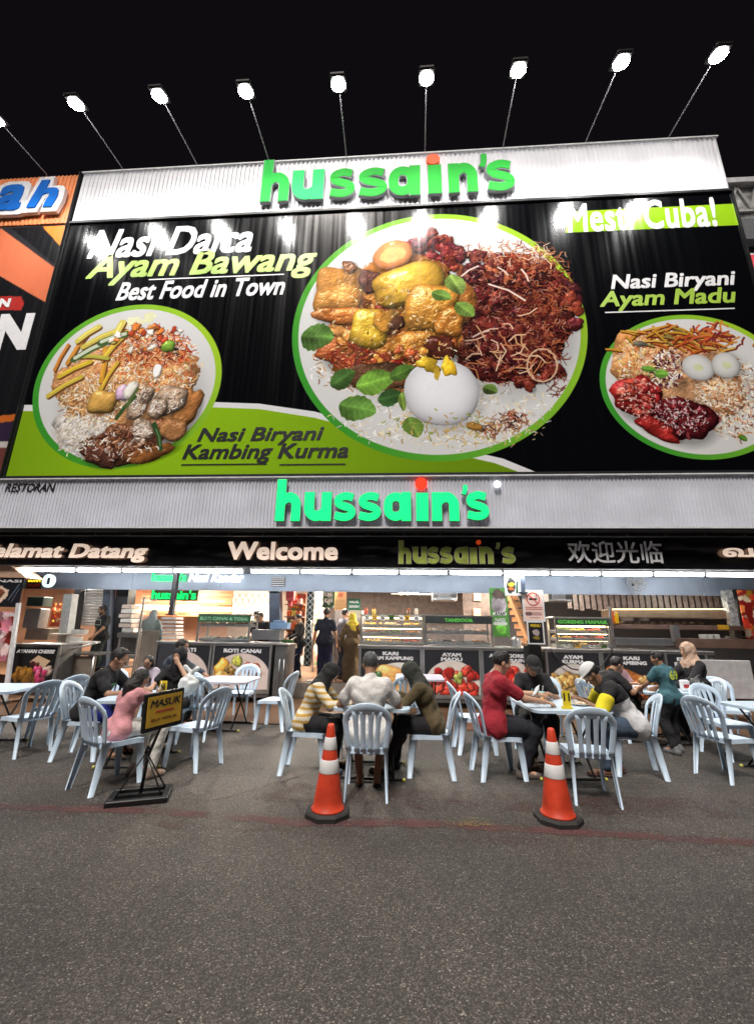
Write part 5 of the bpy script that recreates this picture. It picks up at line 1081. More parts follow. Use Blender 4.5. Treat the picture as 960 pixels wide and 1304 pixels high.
# lit sign on the glass and beam
LS = thing('led_sign', "green and white lit sign on the beam reading hussain's Nasi Kandar", 'lit sign', (-4.9, 10.35, 2.5))
for tx, l, r, tp, bs, mm, sh_ in (("hussain's", 192, 236, 729, 740, GREEN_LIT, 0), ('Nasi Kandar', 239, 310, 729, 741, mat('white_lit', (.8, .8, .8), .4, var=0, emit=.8), .2)):
    a, b_, tt = at(l, bs, 10.35), at(r, bs, 10.35), at(l, tp, 10.35); text('lettering', tx, (a.x, b_.x, a.z, tt.z), 10.38, mm, LS, bold=.04, shear=sh_, depth=.02)
LS = thing('led_sign', "glowing green hussain's sign with red dot in the window above the roti area", 'lit sign', (-5.5, 12, 2.2))
a, b_, tt = at(193, 763, 12), at(249, 763, 12), at(193, 751, 12); mb = MB(); mb.box(a.x-.05, b_.x+.05, 12.01, 12.05, a.z-.04, tt.z+.04); mb.build('backing', mat('sign_backing', (.10, .07, .05), .5), LS)
text('lettering', "hussain's", (a.x, b_.x, a.z, tt.z), 12, GREEN_LIT, LS, bold=.02, depth=.03); p = at(234, 750, 12); disc('letter_dot', p.x, p.z, .05, 12, RED_LIT, LS)
# posts, shutters and wall pieces seen through the opening
def post(label, pA, pB, D, w_, m, name='post', cat='post', D2=None):
    a, b_ = at(*pA, D), at(*pB, D2 or D); t = thing(name, label, cat, (b_.x, b_.y, b_.z)); mb = MB(); mb.bar(a, b_, w_, w_); mb.build('shaft', m, t)
    mb = MB(); mb.bar(b_, b_+Vector((0, 0, .03)), w_*1.8, w_*1.8); mb.build('foot_plate', m, t); return t
post('dark leaning steel post in front of the lit green sign', (226, 722), (218, 784), 9.5, .10, DARK, 'leaning_post')
post('grey box column between the arch wall and the entrance shelves', (351, 748), (352, 862), 10.7, .26, mat('slate_column', (.08, .10, .14), .4, metal=.4), 'box_column', 'column')
post('pale leaning pillar beside the orange menu board', (91, 757), (82, 822), 10.3, .22, mat('pale_pillar', (.40, .43, .43), .5), 'pale_pillar', 'pillar')
post('dark pillar left of the silver roller shutter', (103, 742), (95, 802), 10.9, .17, DARK, 'dark_pillar', 'pillar')
post('dark pillar right of the silver roller shutter', (140, 745), (133, 850), 10.9, .20, mat('slate_column', (.08, .10, .14), .4), 'dark_pillar', 'pillar')
post('broad dark pillar behind the pale cartons', (162, 745), (150, 850), 11.2, .34, DARK, 'dark_pillar', 'pillar')
post('mottled grey pillar leaning at the right of the long shelves', (924, 752), (938, 812), 10.3, .16, mat('mottled_pillar', (.40, .44, .44), .5, var=.5, vs=20), 'leaning_pillar', 'pillar')
post('thin grey pipe between the food poster and the no smoking board', (664, 722), (665, 756), 9.3, .10, mat('slate_column', (.08, .10, .14), .4), 'pipe', 'pipe')
def shutter(label, p, D, n=14):
    x0, x1, z0, z1 = rect(*p, D); t = thing('roller_shutter', label, 'roller shutter', ((x0+x1)/2, D, z0)); h_ = (z1-z0)/n
    for k in range(n): mb = MB(); z = z0+k*h_; mb.add([(x0, D, z), (x1, D, z), (x1, D-.02, z+h_*.3), (x0, D-.02, z+h_*.3), (x1, D-.02, z+h_*.7), (x0, D-.02, z+h_*.7), (x1, D, z+h_*.97), (x0, D, z+h_*.97)], [(0,1,2,3), (3,2,4,5), (5,4,6,7)]); mb.build('slat', SHM, t)
    mb = MB(); mb.box(x0-.06, x0, D-.04, D+.04, z0, z1); mb.box(x1, x1+.06, D-.04, D+.04, z0, z1); mb.build('guide_rail', SHM, t)
SHM = mat('shutter_steel', (.44, .45, .46), .45, metal=.4)
shutter('closed silver roller shutter behind the cook in black', (107, 750, 132, 797), 11.2)
def board(name, label, cat, p, D, bg, items=(), thick=.02, ppm=60, deco=None, frame=None, tilt=0.):
    x0, x1, z0, z1 = rect(*p, D); t = thing(name, label, cat, ((x0+x1)/2, D, z0), rz=0)
    c = Canvas(x0, x1, z0, z1, ppm*2, D, bg)
    if deco: deco(c, c.w, c.h)
    s_ = sheet('print', (x0, x1, z0, z1), D, c.material('board_print', .45), t, thick)
    if frame:
        mb = MB(); f = .025; mb.box(x0-f, x1+f, D-thick, D+.01, z1, z1+f); mb.box(x0-f, x1+f, D-thick, D+.01, z0-f, z0); mb.box(x0-f, x0, D-thick, D+.01, z0, z1); mb.box(x1, x1+f, D-thick, D+.01, z0, z1); mb.build('frame', frame, t)
    for tx, fx0, fx1, fz0, fz1, m in items:
        text('lettering', tx, (x0+(x1-x0)*fx0, x0+(x1-x0)*fx1, z0+(z1-z0)*fz0, z0+(z1-z0)*fz1), D-thick-.001, m, s_, bold=.03, res=2, depth=.003)
    return t, (x0, x1, z0, z1)
def dots(cols, n=40, r=(3, 9)):
    def f(c, W, H):
        for k in range(n): c.blob(random.random()*W, random.random()*H, random.uniform(*r), random.uniform(*r), random.random()*3, random.choice(cols), rough=.25, tex=.4)
    return f
def rows(cols, n=8):
    def f(c, W, H):
        for k in range(n):
            y = H*(k+.5)/n; x = W*.1
            while x < W*.9: l = random.uniform(.05, .25)*W; c.stroke(x+l/2, y, l, H/n*.35, 0, random.choice(cols)); x += l+W*.06
    return f
REDL = mat('red_lettering', (.5, .04, .03), .5); PINKB = (236, 205, 190)
t, q = board('no_smoking_board', 'pale pink no smoking board with a red circle beside the GORENG MAMAK case', 'sign', (667, 753, 691, 790), 9.3, PINKB, (), frame=mat('white_trim', (.7, .7, .72), .5), deco=lambda c, W, H: [c.stroke(W*(.5+.1*0), H*.42, W*.85, 2, 0, (190, 90, 80)), c.stroke(W*.5, H*.36, W*.85, 2, 0, (190, 90, 80)), c.stroke(W*.62, H*.24, W*.5, 2, 0, (150, 80, 80)), c.stroke(W*.62, H*.18, W*.5, 2, 0, (150, 80, 80)), c.stroke(W*.2, H*.21, W*.16, 9, 0, (120, 80, 80)), c.stroke(W*.5, H*.08, W*.5, 1.5, 0, (160, 110, 110))])
cx, cz, rr = (q[0]+q[1])/2, q[2]+(q[3]-q[2])*.72, (q[1]-q[0])*.36
mb = MB(); N_ = 28; mb.add([(cx+rr*k*math.cos(2*PI*i/N_), 9.276, cz+rr*k*math.sin(2*PI*i/N_)) for k in (1, .84) for i in range(N_)], [(i, (i+1) % N_, N_+(i+1) % N_, N_+i) for i in range(N_)]); mb.bar((cx-rr*.62, 9.275, cz+rr*.62), (cx+rr*.62, 9.275, cz-rr*.62), rr*.14, .003); mb.build('prohibition_ring', REDL, t)
mb = MB(); mb.box(cx-rr*.6, cx+rr*.45, 9.2765, 9.279, cz-.02, cz+.02); mb.box(cx+rr*.5, cx+rr*.6, 9.2765, 9.279, cz-.02, cz+.02); mb.tube([(cx+rr*.5, 9.277, cz+.03), (cx+rr*.4, 9.277, cz+.07), (cx+rr*.55, 9.277, cz+.10)], .008, 4); mb.build('cigarette', BLK, t)
board('menu_stand', 'small black menu with yellow heading under the no smoking board', 'menu', (673, 793, 691, 819), 9.3, (20, 20, 22), (('MENU', .15, .85, .78, .92, mat('yellow_lettering', (.7, .5, .03), .5)),), deco=lambda c, W, H: (c.blob(W*.5, H*.5, W*.26, H*.18, 0, (210, 190, 190), tex=.3), c.blob(W*.5, H*.24, W*.3, H*.1, 0, (210, 180, 60), tex=.3)), frame=mat('white_trim', (.7, .7, .72), .5))
board('food_poster', 'small poster of a burger-like yellow and orange dish hung from the beam', 'poster', (644, 735, 661, 757), 9.25, (225, 225, 222), (), deco=lambda c, W, H: (c.blob(W*.35, H*.5, W*.34, H*.5, 0, (20, 22, 26)), c.blob(W*.38, H*.55, W*.28, H*.14, 0, (220, 180, 40), tex=.3), c.blob(W*.35, H*.3, W*.26, H*.10, 0, (190, 90, 40), tex=.4), c.stroke(W*.8, H*.4, H*.6, 5, 1.5, (30, 70, 50))), frame=mat('white_trim', (.7, .7, .72), .5))
board('standing_banner', 'green and white standing banner with food photo right of the grill case', 'banner', (624, 749, 647, 811), 10.4, (90, 160, 70), (('AYAM', .25, .8, .42, .50, BLK), ('NASI', .25, .8, .30, .38, WP)), deco=lambda c, W, H: (c.blob(W*.5, H*.66, W*.42, H*.24, 0, (190, 180, 186), rough=.1, tex=.6), c.blob(W*.5, H*.86, W*.4, H*.1, 0, (80, 66, 60), rough=.2), c.blob(W*.55, H*.15, W*.3, H*.1, 0, (120, 200, 80)), [c.stroke(W*.5, H*h, W*.6, 9, 0, (235, 235, 235)) for h in (.26, .46)]))
# the stair
a = rect(648, 755, 676, 818, 11.5); t = thing('staircase', 'brown wooden staircase rising behind the no smoking board', 'stairs', (a[0], 11.5, .35)); n = 9
for k in range(n):
    mb = MB(); x = a[1]-(a[1]-a[0])*(k+1)/n*.8; z = .9+(a[3]-.9)*(k)/n; mb.box(x, x+.18, 11.5, 12.3, z, z+.13); mb.build('step', mat('stair_wood', (.20, .10, .045), .5), t)
mb = MB(); mb.bar((a[1]+.05, 11.46, .85), (a[0]-.02, 11.46, a[3]+.1), .06, .34); mb.build('stringer', mat('light_wood', (.36, .19, .09), .5), t)
mb = MB(); mb.bar((a[1]+.12, 11.4, 1.25), (a[0]+.1, 11.4, a[3]+.35), .04, .05); mb.build('handrail', DARK, t)
t = thing('stair_wall', 'dark brown wall panels with two tan blocks behind the grill case', 'wall', (2, 12.5, .35)); q = rect(590, 748, 627, 812, 12.5)
mb = MB(); mb.box(q[0], q[1], 12.5, 12.6, .35, 3); mb.build('panel', mat('brown_wall', (.055, .038, .032), .6, var=.4), t)
for pp in ((603, 749, 612, 765), (603, 775, 612, 787)): q = rect(*pp, 12.45); mb = MB(); mb.box(q[0], q[1], 12.44, 12.499, q[2], q[3]); mb.build('tan_block', mat('tan_block', (.45, .25, .14), .6), t)
# extractor hoods (grey boxes) above grill case
boxes('extractor_hood', 'grey steel extractor box hanging above the grill case', 'extractor', [(551, 749, 582, 765, 10.8, .5), (557, 752, 575, 764, 10.77, .02)], [STEEL, mat('pale_panel', (.4, .42, .44), .5)], part=['box', 'window'])
boxes('extractor_hood', 'grey framed window box above the GORENG MAMAK case', 'extractor', [(698, 750, 728, 766, 10.8, .4), (703, 753, 720, 764, 10.77, .02)], [DSTEEL, mat('pale_panel', (.4, .42, .44), .5)], part=['box', 'window'])
# bright lamp row in the kitchen
t = thing('ceiling_lamp', 'row of small warm bulbs above the curry case', 'lamp', (0, 12, 2.4))
for px in (511, 519, 526, 531): p = at(px, 755, 12); mb = MB(); mb.ball(p, .055 if px < 522 else .03); mb.build('bulb', WARM, t)
a, b_ = at(498, 756, 12), at(550, 757, 12); mb = MB(); mb.tube([a+Vector((0, .08, 0)), b_+Vector((0, .08, 0))], .015); mb.build('rail', BATT, t)
# hanging dark wine-rack like strips behind the right stall
t = thing('hanging_strips', 'row of dark hanging strips along the back wall above the long shelves', 'curtain', (5.5, 13, 1.8)); x0, x1, z0, z1 = rect(722, 752, 925, 776, 13); n = 26
STR = mat('dark_strip', (.05, .038, .036), .5, var=.6, vs=9)
for k in range(n): x = x0+(x1-x0)*k/n; mb = MB(); mb.box(x, x+(x1-x0)/n*.72, 13, 13.04, z0-.03*(k % 3), z1); mb.build('strip', STR, t)
# long shelves on the right
BW = mat('brown_laminate', (.17, .10, .075), .5, var=.25, vs=3)
t = boxes('serving_shelves', 'long brown and steel serving shelves right of the GORENG MAMAK case', 'shelves', [(778, 777, 925, 787, 10.2, .5), (782, 796, 960, 802, 9.95, .7), (784, 813, 860, 822, 9.8, .6), (862, 814, 990, 826, 9.7, .6), (857, 797, 866, 818, 9.72, .1), (778, 772, 781, 824, 9.75, .05)], [mat('tan_metal', (.34, .25, .17), .4, metal=.5), BW, STEEL, BW, STEEL, STEEL], part=['upper_shelf', 'middle_shelf', 'lower_shelf', 'lower_shelf', 'bracket', 'post'])
x0, x1, z0, z1 = rect(780, 775, 925, 777, 10.15); mb = MB(); mb.tube([(x0, 10.16, z0), (x1, 10.16, z1)], .014, 8); mb.build('strip_lamp', mat('dim_warm_lamp', (1, .8, .5), .4, var=0, emit=2.0, ecol=(1, .75, .4)), t)
x0, x1, z0, z1 = rect(780, 789, 860, 795, 10.4); mb = MB()
for k in range(12): x = x0+.1+k*.17; mb.ball((x, 10.5, z0+.03), (.06, .07, .04), 0, 8, 4)
mb.build('pale_food', FOODC[5], t)
boxes('yellow_tape', 'strip of yellow tape on the middle shelf near the leaning pillar', 'tape', [(914, 796, 928, 802, 9.94, .006)], mat('yellow_tape', (.65, .36, .02), .5))
for k, px in enumerate((893, 901, 910)): boxes('paper_cup', ('leftmost', 'middle', 'rightmost')[k]+' of three white cup stacks on the lower brown shelf', 'cups', [(px, 808, px+7, 814, 9.75, .09)], mat('white_plastic', (.66, .64, .60), .5), 'white cups on the brown shelf')
boxes('sauce_bottle', 'yellow sauce bottle beside the GORENG MAMAK case', 'bottle', [(783, 783, 788, 794, 9.9, .07), (784, 780, 787, 783, 9.915, .04)], mat('yellow_bottle', (.75, .40, .01), .4), part=['bottle_body', 'cap'])
boxes('sauce_bottle', 'orange sauce bottle left of the yellow one', 'bottle', [(779, 781, 782, 794, 9.9, .06), (780, 778, 782, 781, 9.915, .03)], mat('orange_bottle', (.6, .10, .01), .4), part=['bottle_body', 'cap'])
boxes('white_partition', 'low white partition behind the woman in the beige headscarf', 'partition', [(893, 841, 960, 890, 8.9, .05)], mat('white_board', (.50, .50, .52), .6))
board('red_banner', 'red standing banner of spicy dishes cut by the right edge', 'banner', (944, 752, 985, 815), 9.9, (150, 24, 20), (), deco=dots([(220, 60, 40), (230, 120, 60), (60, 10, 10), (230, 210, 180), (220, 170, 40)], 50, (6, 14)))
post('black leaning column between the pillar and the red banner', (940, 752), (950, 815), 10.5, .40, DARK, 'black_column', 'column')
# fan and grille on the beam
t = thing('wall_fan', 'round white wall fan fixed on the beam above the long shelves', 'fan', at(810, 744, 10.3)); c = at(810, 743, 10.25)
mb = MB()
for k in range(3): r_ = .21-.06*k; mb.tube([(c.x+r_*math.cos(a*PI/8), 10.22-.01*k, c.z+r_*math.sin(a*PI/8)) for a in range(17)], .009, 5, caps=False)
for k in range(10): a = k*PI/5; mb.tube([(c.x, 10.19, c.z), (c.x+.21*math.cos(a), 10.22, c.z+.21*math.sin(a))], .005, 4)
mb.build('guard', mat('grey_lattice', (.42, .42, .42), .6), t)
mb = MB()
for k in range(3): a = k*2.1; mb.add([(c.x, 10.25, c.z), (c.x+.17*math.cos(a), 10.23, c.z+.17*math.sin(a)), (c.x+.18*math.cos(a+.7), 10.27, c.z+.18*math.sin(a+.7))], [(0, 1, 2), (2, 1, 0)])
mb.ball((c.x, 10.27, c.z), .035); mb.build('blades', mat('pale_panel', (.4, .42, .44), .5), t)
mb = MB(); mb.tube([(c.x, 10.28, c.z), (c.x, 10.39, c.z-.02)], .03); mb.build('bracket', DARK, t)
t = thing('vent_grille', 'small dark vent grille on the beam above the box column', 'vent', at(355, 741, 10.4)); q = rect(346, 735, 363, 747, 10.4); mb = MB(); mb.box(q[0], q[1], 10.40, 10.415, q[2], q[3]); mb.build('backing', DARK, t)
for k in range(5): z = q[2]+(q[3]-q[2])*(k+.3)/5; mb = MB(); mb.box(q[0]+.01, q[1]-.01, 10.385, 10.40, z, z+.02); mb.build('slat', BATT, t)
# left: lit signs, menus, banners
YL = mat('yellow_led', (.9, .6, .02), .4, var=0, emit=1.0, ecol=(1, .68, .02)); CY = mat('cyan_led', (.3, .8, .9), .4, var=0, emit=1.0, ecol=(.35, .85, .95))
t, q = board('led_sign', 'small dark lit sign with yellow letters above the left stall', 'lit sign', (35, 733, 54, 750), 9.7, (30, 20, 16), (('BUKA', .08, .92, .5, .9, YL), ('24 JAM', .1, .9, .1, .38, REDL)), ppm=60)
t = thing('round_sign', 'round pale blue lit sign beside the yellow lettered one', 'lit sign', at(63, 746, 9.7)); p = at(63, 740, 9.65); disc('disc', p.x, p.z, .155, 9.66, mat('pale_blue_lit', (.6, .8, .85), .4, var=0, emit=.7), t, depth=.05); text('lettering', '1', (p.x-.02, p.x+.05, p.z-.08, p.z+.08), 9.605, BLK, t, bold=.03)
board('menu_board', 'orange food menu board on the peach wall', 'menu', (66, 768, 80, 798), 11.2, (120, 40, 20), (), deco=dots([(230, 150, 40), (240, 190, 80), (200, 80, 30), (240, 220, 190)], 26, (3, 7)))
board('drinks_banner', 'pink drinks banner hanging at the left edge', 'banner', (-20, 779, 16, 842), 8.9, (150, 110, 120), (('AIR', .5, .95, .9, .97, WP),), deco=dots([(230, 170, 180), (240, 210, 210), (200, 120, 140), (120, 40, 30)], 26, (8, 20)))
board('food_banner', 'black slanted food banner under the peach canopy at the left edge', 'banner', (-20, 736, 28, 773), 8.85, (24, 26, 34), (('NASI', .3, .95, .84, .94, WP),), deco=lambda c, W, H: (c.blob(W*.35, H*.42, W*.3, H*.34, .2, (226, 200, 180), tex=.2), c.blob(W*.35, H*.42, W*.2, H*.22, .2, (206, 120, 90), tex=.5), c.stroke(W*.8, H*.5, H*.6, 3, 1.1, (110, 120, 140)), c.stroke(W*.86, H*.4, H*.5, 2, 1.2, (110, 120, 140))))
t = thing('peach_canopy', 'peach stall canopy corner pointing right at the left edge', 'canopy', at(0, 730, 8.8)); P3 = [at(*p, 8.8) for p in ((-30, 715), (2, 712), (34, 736), (-30, 734))]
mb = MB(); mb.prism([(p.x, p.z) for p in P3], 8.8, 9.3); mb.build('panel', mat('peach_plastic', (.58, .38, .27), .6), t)
# bags and drinks hanging under left stall
boxes('drink_machine', 'stainless drink machine behind the murtabak stall', 'machine', [(30, 775, 50, 800, 10.4, .3), (32, 800, 62, 815, 10.4, .3), (34, 760, 55, 772, 10.6, .3)], [STEEL, mat('tan_film', (.28, .24, .20), .35), mat('dark_green_box', (.02, .05, .04), .5)], part=['tank', 'base', 'lid_box'])
# murtabak stall
y = 8.9; x0, x1 = at(12, 850, y).x, at(73, 850, y).x
t = thing('murtabak_stall', 'stall front with a photo panel reading AYAHAN CHEESE at the left', 'stall counter', ((x0+x1)/2, y, 0))
mb = MB(); mb.box(x0, x1, y+.02, y+.6, .15, 1.12); mb.build('body', DSTEEL, t)
c = Canvas(x0+.05, x1-.05, .32, 1.08, 150, y, (24, 22, 24)); pf_cheese(c, c.w, c.h); s_ = sheet('food_panel', (x0+.05, x1-.05, .32, 1.08), y+.015, c.material('panel_print', .4), t, .012)
text('lettering', 'AYAHAN CHEESE', (x0+.08, x1-.12, .97, 1.045), y+.002, WP, s_, bold=.05, shear=.2, res=2, depth=.003)
for x in (x0, x1-.05): mb = MB(); mb.box(x, x+.05, y-.02, y+.02, .1, 1.15); mb.build('frame_post', STEEL, t)
mb = MB(); mb.cbox(x0, x1, y-.04, y+.62, 1.12, 1.16, .01); mb.build('steel_top', DSTEEL, t); mb = MB(); mb.box(x0, x1, y-.03, y+.03, .22, .29); mb.build('bottom_rail', STEEL, t)
a = at(24, 768, 8.7); b_ = at(6, 893, 8.7); t = thing('stall_post', 'slanting white stall post left of the murtabak panel', 'post', b_); mb = MB(); mb.bar(a, b_, .08, .05); mb.build('shaft', mat('white_trim', (.7, .7, .72), .5), t); mb = MB(); mb.bar(b_, b_-Vector((0, 0, .03)), .14, .14); mb.build('foot_plate', DSTEEL, t)
y = 9.3; x0, x1 = at(74, 850, y).x, at(118, 850, y).x
t = thing('prep_table', 'sloping steel prep table with side rail right of the murtabak stall', 'table', ((x0+x1)/2, y, 0))
mb = MB(); mb.box(x0, x1, y, y+.7, .92, .96); mb.build('top', DSTEEL, t); mb = MB(); mb.box(x0+.04, x1, y+.05, y+.08, .1, .9); mb.build('side_panel', mat('tan_film', (.28, .24, .20), .35), t)
mb = MB(); mb.tube([(x0, y-.02, .98), (x1, y-.02, 1.18)], .02); mb.build('side_rail', STEEL, t)
for x in (x0+.03, x1-.03): mb = MB(); mb.tube([(x, y+.03, 0), (x, y+.03, .92)], .02); mb.build('leg', STEEL, t)
boxes('serving_tray', 'white tray on the prep table under the cook\'s hand', 'tray', [(88, 817, 113, 820, 9.6, .4), (63, 807, 92, 809, 9.9, .4)], mat('white_plastic', (.66, .64, .60), .5), part=['tray', 'upper_tray'])
boxes('plastic_tub', 'clear plastic tub with white lid on the prep table', 'tub', [(88, 811, 98, 818, 9.75, .2), (90, 802, 103, 808, 9.75, .25)], [mat('white_plastic', (.66, .64, .60), .5)], part=['tub_body', 'lid'])
# entrance: shelves, banners, stanchion
t, q = board('drinks_shelf', 'tall snack shelf with orange and yellow packets at the entrance', 'shelf', (365, 756, 388, 835), 11.6, (120, 80, 50), (), deco=dots([(236, 120, 50), (240, 180, 60), (240, 214, 170), (60, 110, 60), (190, 50, 40)], 60, (4, 10)))
for k in range(5): z = q[2]+(q[3]-q[2])*k/5; mb = MB(); mb.box(q[0], q[1], 11.3, 11.58, z, z+.03); s_ = mb.build('shelf_board', BW, t)
for k in range(5):
    z = q[2]+(q[3]-q[2])*k/5+.03
    for j in range(3): x = q[0]+.05+j*(q[1]-q[0]-.1)/3; mb = MB(); mb.cbox(x, x+.11, 11.34, 11.48, z, z+.13+.05*random.random(), .01); mb.build('packet', [FOODC[2], FOODC[1], FOODC[5], mat('orange_bottle', (.6, .10, .01), .4)][(j+k) % 4], t)
def lattice(c, W, H):
    n = int(H/(W*.9)); 
    for k in range(n):
        y = (k+.5)*H/n
        for s_ in (1, -1): c.stroke(W*.5, y, W*1.2, 2.5, s_*.8, (225, 228, 222)); 
        c.blob(W*.5, y, W*.14, W*.14, 0, (225, 228, 222))
board('patterned_column', 'narrow column with black and white diamond pattern at the entrance', 'column', (391, 748, 399, 848), 11.0, (30, 36, 34), (), deco=lattice, thick=.16, ppm=90)
board('green_banner', 'dark green hanging banner above the man in navy', 'banner', (411, 748, 426, 774), 11.9, (30, 70, 55), (('KARI', .15, .85, .55, .75, WP), ('IKAN', .15, .85, .25, .45, WP)), deco=dots([(50, 90, 70), (200, 210, 200)], 16, (3, 8)))
board('notice_board', 'tan notice with red circle above the man in the grey shirt', 'notice', (426, 752, 441, 778), 12.0, (190, 150, 110), (), deco=lambda c, W, H: (c.blob(W*.5, H*.75, W*.22, W*.22, 0, (190, 60, 50)), c.blob(W*.5, H*.75, W*.15, W*.15, 0, (200, 170, 140)), rows([(120, 90, 70)], 8)(c, W, int(H*.55))))
board('green_sign', 'small green sign above the woman in the yellow headscarf', 'sign', (443, 763, 459, 777), 11.2, (30, 110, 80), (('HALAL', .12, .88, .62, .86, WP), ('BERSIH', .12, .88, .2, .44, WP)))
board('patterned_wall', 'pale wall with pointed arch lattice behind the roti counter', 'wall panel', (296, 753, 345, 790), 13.8, (206, 178, 160), (), ppm=70, deco=lambda c, W, H: [c.stroke(W*(k+.5+s_*.25)/6, H*.72, H*.5, 3, 1.57-s_*.55, (60, 50, 50), .12*s_) for k in range(6) for s_ in (1, -1)]+[c.stroke(W*k/6, H*.3, H*.6, 3, 1.57, (70, 60, 60)) for k in range(7)])
board('kitchen_wall_print', 'orange brown menu wall above the roti counter', 'menu wall', (168, 752, 296, 785), 13.9, (190, 120, 80), (), ppm=50, deco=lambda c, W, H: (rows([(120, 60, 30), (226, 170, 120), (150, 90, 50), (230, 200, 160)], 6)(c, W, H), c.stroke(W*.5, H*.28, W, 14, 0, (240, 214, 170))))
t = thing('wall_lamp', 'long pale strip lamp along the kitchen wall behind the lit green sign', 'lamp', at(210, 773, 13.2)); a, b_ = at(168, 772, 13.2), at(252, 774, 13.2); mb = MB(); mb.tube([a, b_], .05, 8); mb.build('tube', mat('cream_tube', (1, .85, .65), .4, var=0, emit=2.5, ecol=(1, .82, .58)), t)
board('pink_poster', 'pale poster wall behind the man in navy at the entrance', 'poster', (399, 752, 412, 850), 12.6, (190, 150, 130), (), deco=dots([(230, 200, 190), (200, 110, 100), (240, 230, 220), (90, 120, 90)], 40, (4, 12)))
board('white_counter', 'pale lit counter between the man in grey and the woman in yellow headscarf', 'counter', (428, 778, 462, 868), 11.9, (214, 206, 200), (), thick=.4, deco=dots([(180, 170, 170), (235, 230, 226), (120, 130, 160)], 26, (5, 14)))
t = thing('queue_stanchion', 'steel queue post at the entrance step', 'stanchion', at(398, 857, 10.6)); a, b_ = at(397, 790, 10.62), at(398, 856, 10.62); mb = MB(); mb.tube([a, b_], .018); mb.build('pole', STEEL, t); mb = MB(); mb.lathe([(.14, 0), (.13, .025), (.02, .04)], (b_.x, 10.62, .351)); mb.build('base', STEEL, t)
t = thing('handrail', 'dark metal handrail beside the entrance step right of the roti counter', 'railing', at(360, 880, 9.9))
mb = MB(); mb.tube([at(352, 828, 9.8), at(385, 806, 11.4)], .022); mb.build('top_rail', DSTEEL, t)
for u in (0, .45, .95):
    p = at(352, 828, 9.8).lerp(at(385, 806, 11.4), u); mb = MB(); mb.tube([p, (p.x, p.y, .35 if p.y > 10.5 else 0.015)], .018); mb.build('post', DSTEEL, t)
for j in range(2): mb = MB(); mb.tube([at(352, 828, 9.8)-Vector((0, 0, .2+.25*j)), at(385, 806, 11.4)-Vector((0, 0, .2+.25*j))], .01); mb.build('mid_rail', DSTEEL, t)
t = thing('side_cabinet', 'dark steel cabinet end between roti counter and entrance', 'cabinet', at(354, 850, 9.62)); q = rect(348, 822, 364, 893, 9.62); mb = MB(); mb.cbox(q[0], q[1], 9.62, 10.3, .05, q[3], .01); mb.build('body', DSTEEL, t); mb = MB(); mb.cbox(q[0]-.02, q[1]+.02, 9.6, 10.32, q[3], q[3]+.03, .008); mb.build('top', STEEL, t)
for k in range(2): mb = MB(); mb.tube([(q[1]-.05-.1*k, 9.6, .3), (q[1]-.05-.1*k, 9.6, .9)], .008); mb.build('handle', STEEL, t)
boxes('potted_leaves', 'green packets on the dark rail by the entrance', 'packets', [(358, 815, 372, 822, 10.4, .2), (360, 822, 376, 826, 10.4, .2)], [mat('leaf_green', (.06, .16, .05), .6, var=.4, vs=20), mat('cream_edge', (.6, .55, .42), .5)], part=['packet', 'packet'])
boxes('red_lantern', 'red and pink decoration hanging at the top left of the entrance', 'decoration', [(364, 750, 374, 765, 10.9, .2), (366, 765, 371, 772, 10.95, .1)], mat('red_silk', (.5, .06, .06), .5, var=.4, vs=12), part=['lantern', 'tassel'])
boxes('dark_cloth', 'black jacket hanging over the counter edge behind the man with a black cap', 'jacket', [(668, 822, 690, 850, 9.5, .07), (672, 816, 686, 822, 9.5, .07)], mat('black_cloth', (.018, .018, .02), .9, bump=.4, bs=30))
# hose on the counter
t = thing('hose', 'black hose drooping across the KURMA panel', 'hose', at(720, 850, 9.5)); P_ = [(782, 815), (778, 832), (766, 848), (748, 855), (728, 852), (712, 842), (703, 828)]; mb = MB(); mb.tube([at(*p, 9.52) for p in P_], .014); mb.build('tube', mat('black_plastic', (.015, .015, .015), .4), t)
# warm room lamps behind the beam: ceiling panels out of view that light the interior
for i, (x, y, e) in enumerate(((-9.5, 11.3, .9), (-7, 12.8, .75), (-4.5, 12.3, .85), (-2.0, 12.2, 1.0), (.4, 11.8, 1.0), (2.6, 11.6, .7), (5.0, 11.8, .6), (8.0, 11.4, .5))):
    t = thing('ceiling_panel', 'square white ceiling lamp inside the restaurant, number %s from the left' % ('one two three four five six seven eight'.split()[i]), 'ceiling lamp', (x, y, 2.97), 'ceiling lamps inside the restaurant')
    mb = MB(); mb.box(x-.3, x+.3, y-.3, y+.3, 2.965, 2.995); mb.build('frame', BATT, t); mb = MB(); mb.box(x-.27, x+.27, y-.27, y+.27, 2.955, 2.965); mb.build('diffuser', WLIT, t)
    ld = bpy.data.lights.new('ceiling_light', 'AREA'); ld.size = .54; ld.energy = ROOM_W*e; ld.color = (1, .86, .70); lo = bpy.data.objects.new('ceiling_light', ld); COL.objects.link(lo); lo.parent = t; lo.location = (0, 0, -.03)
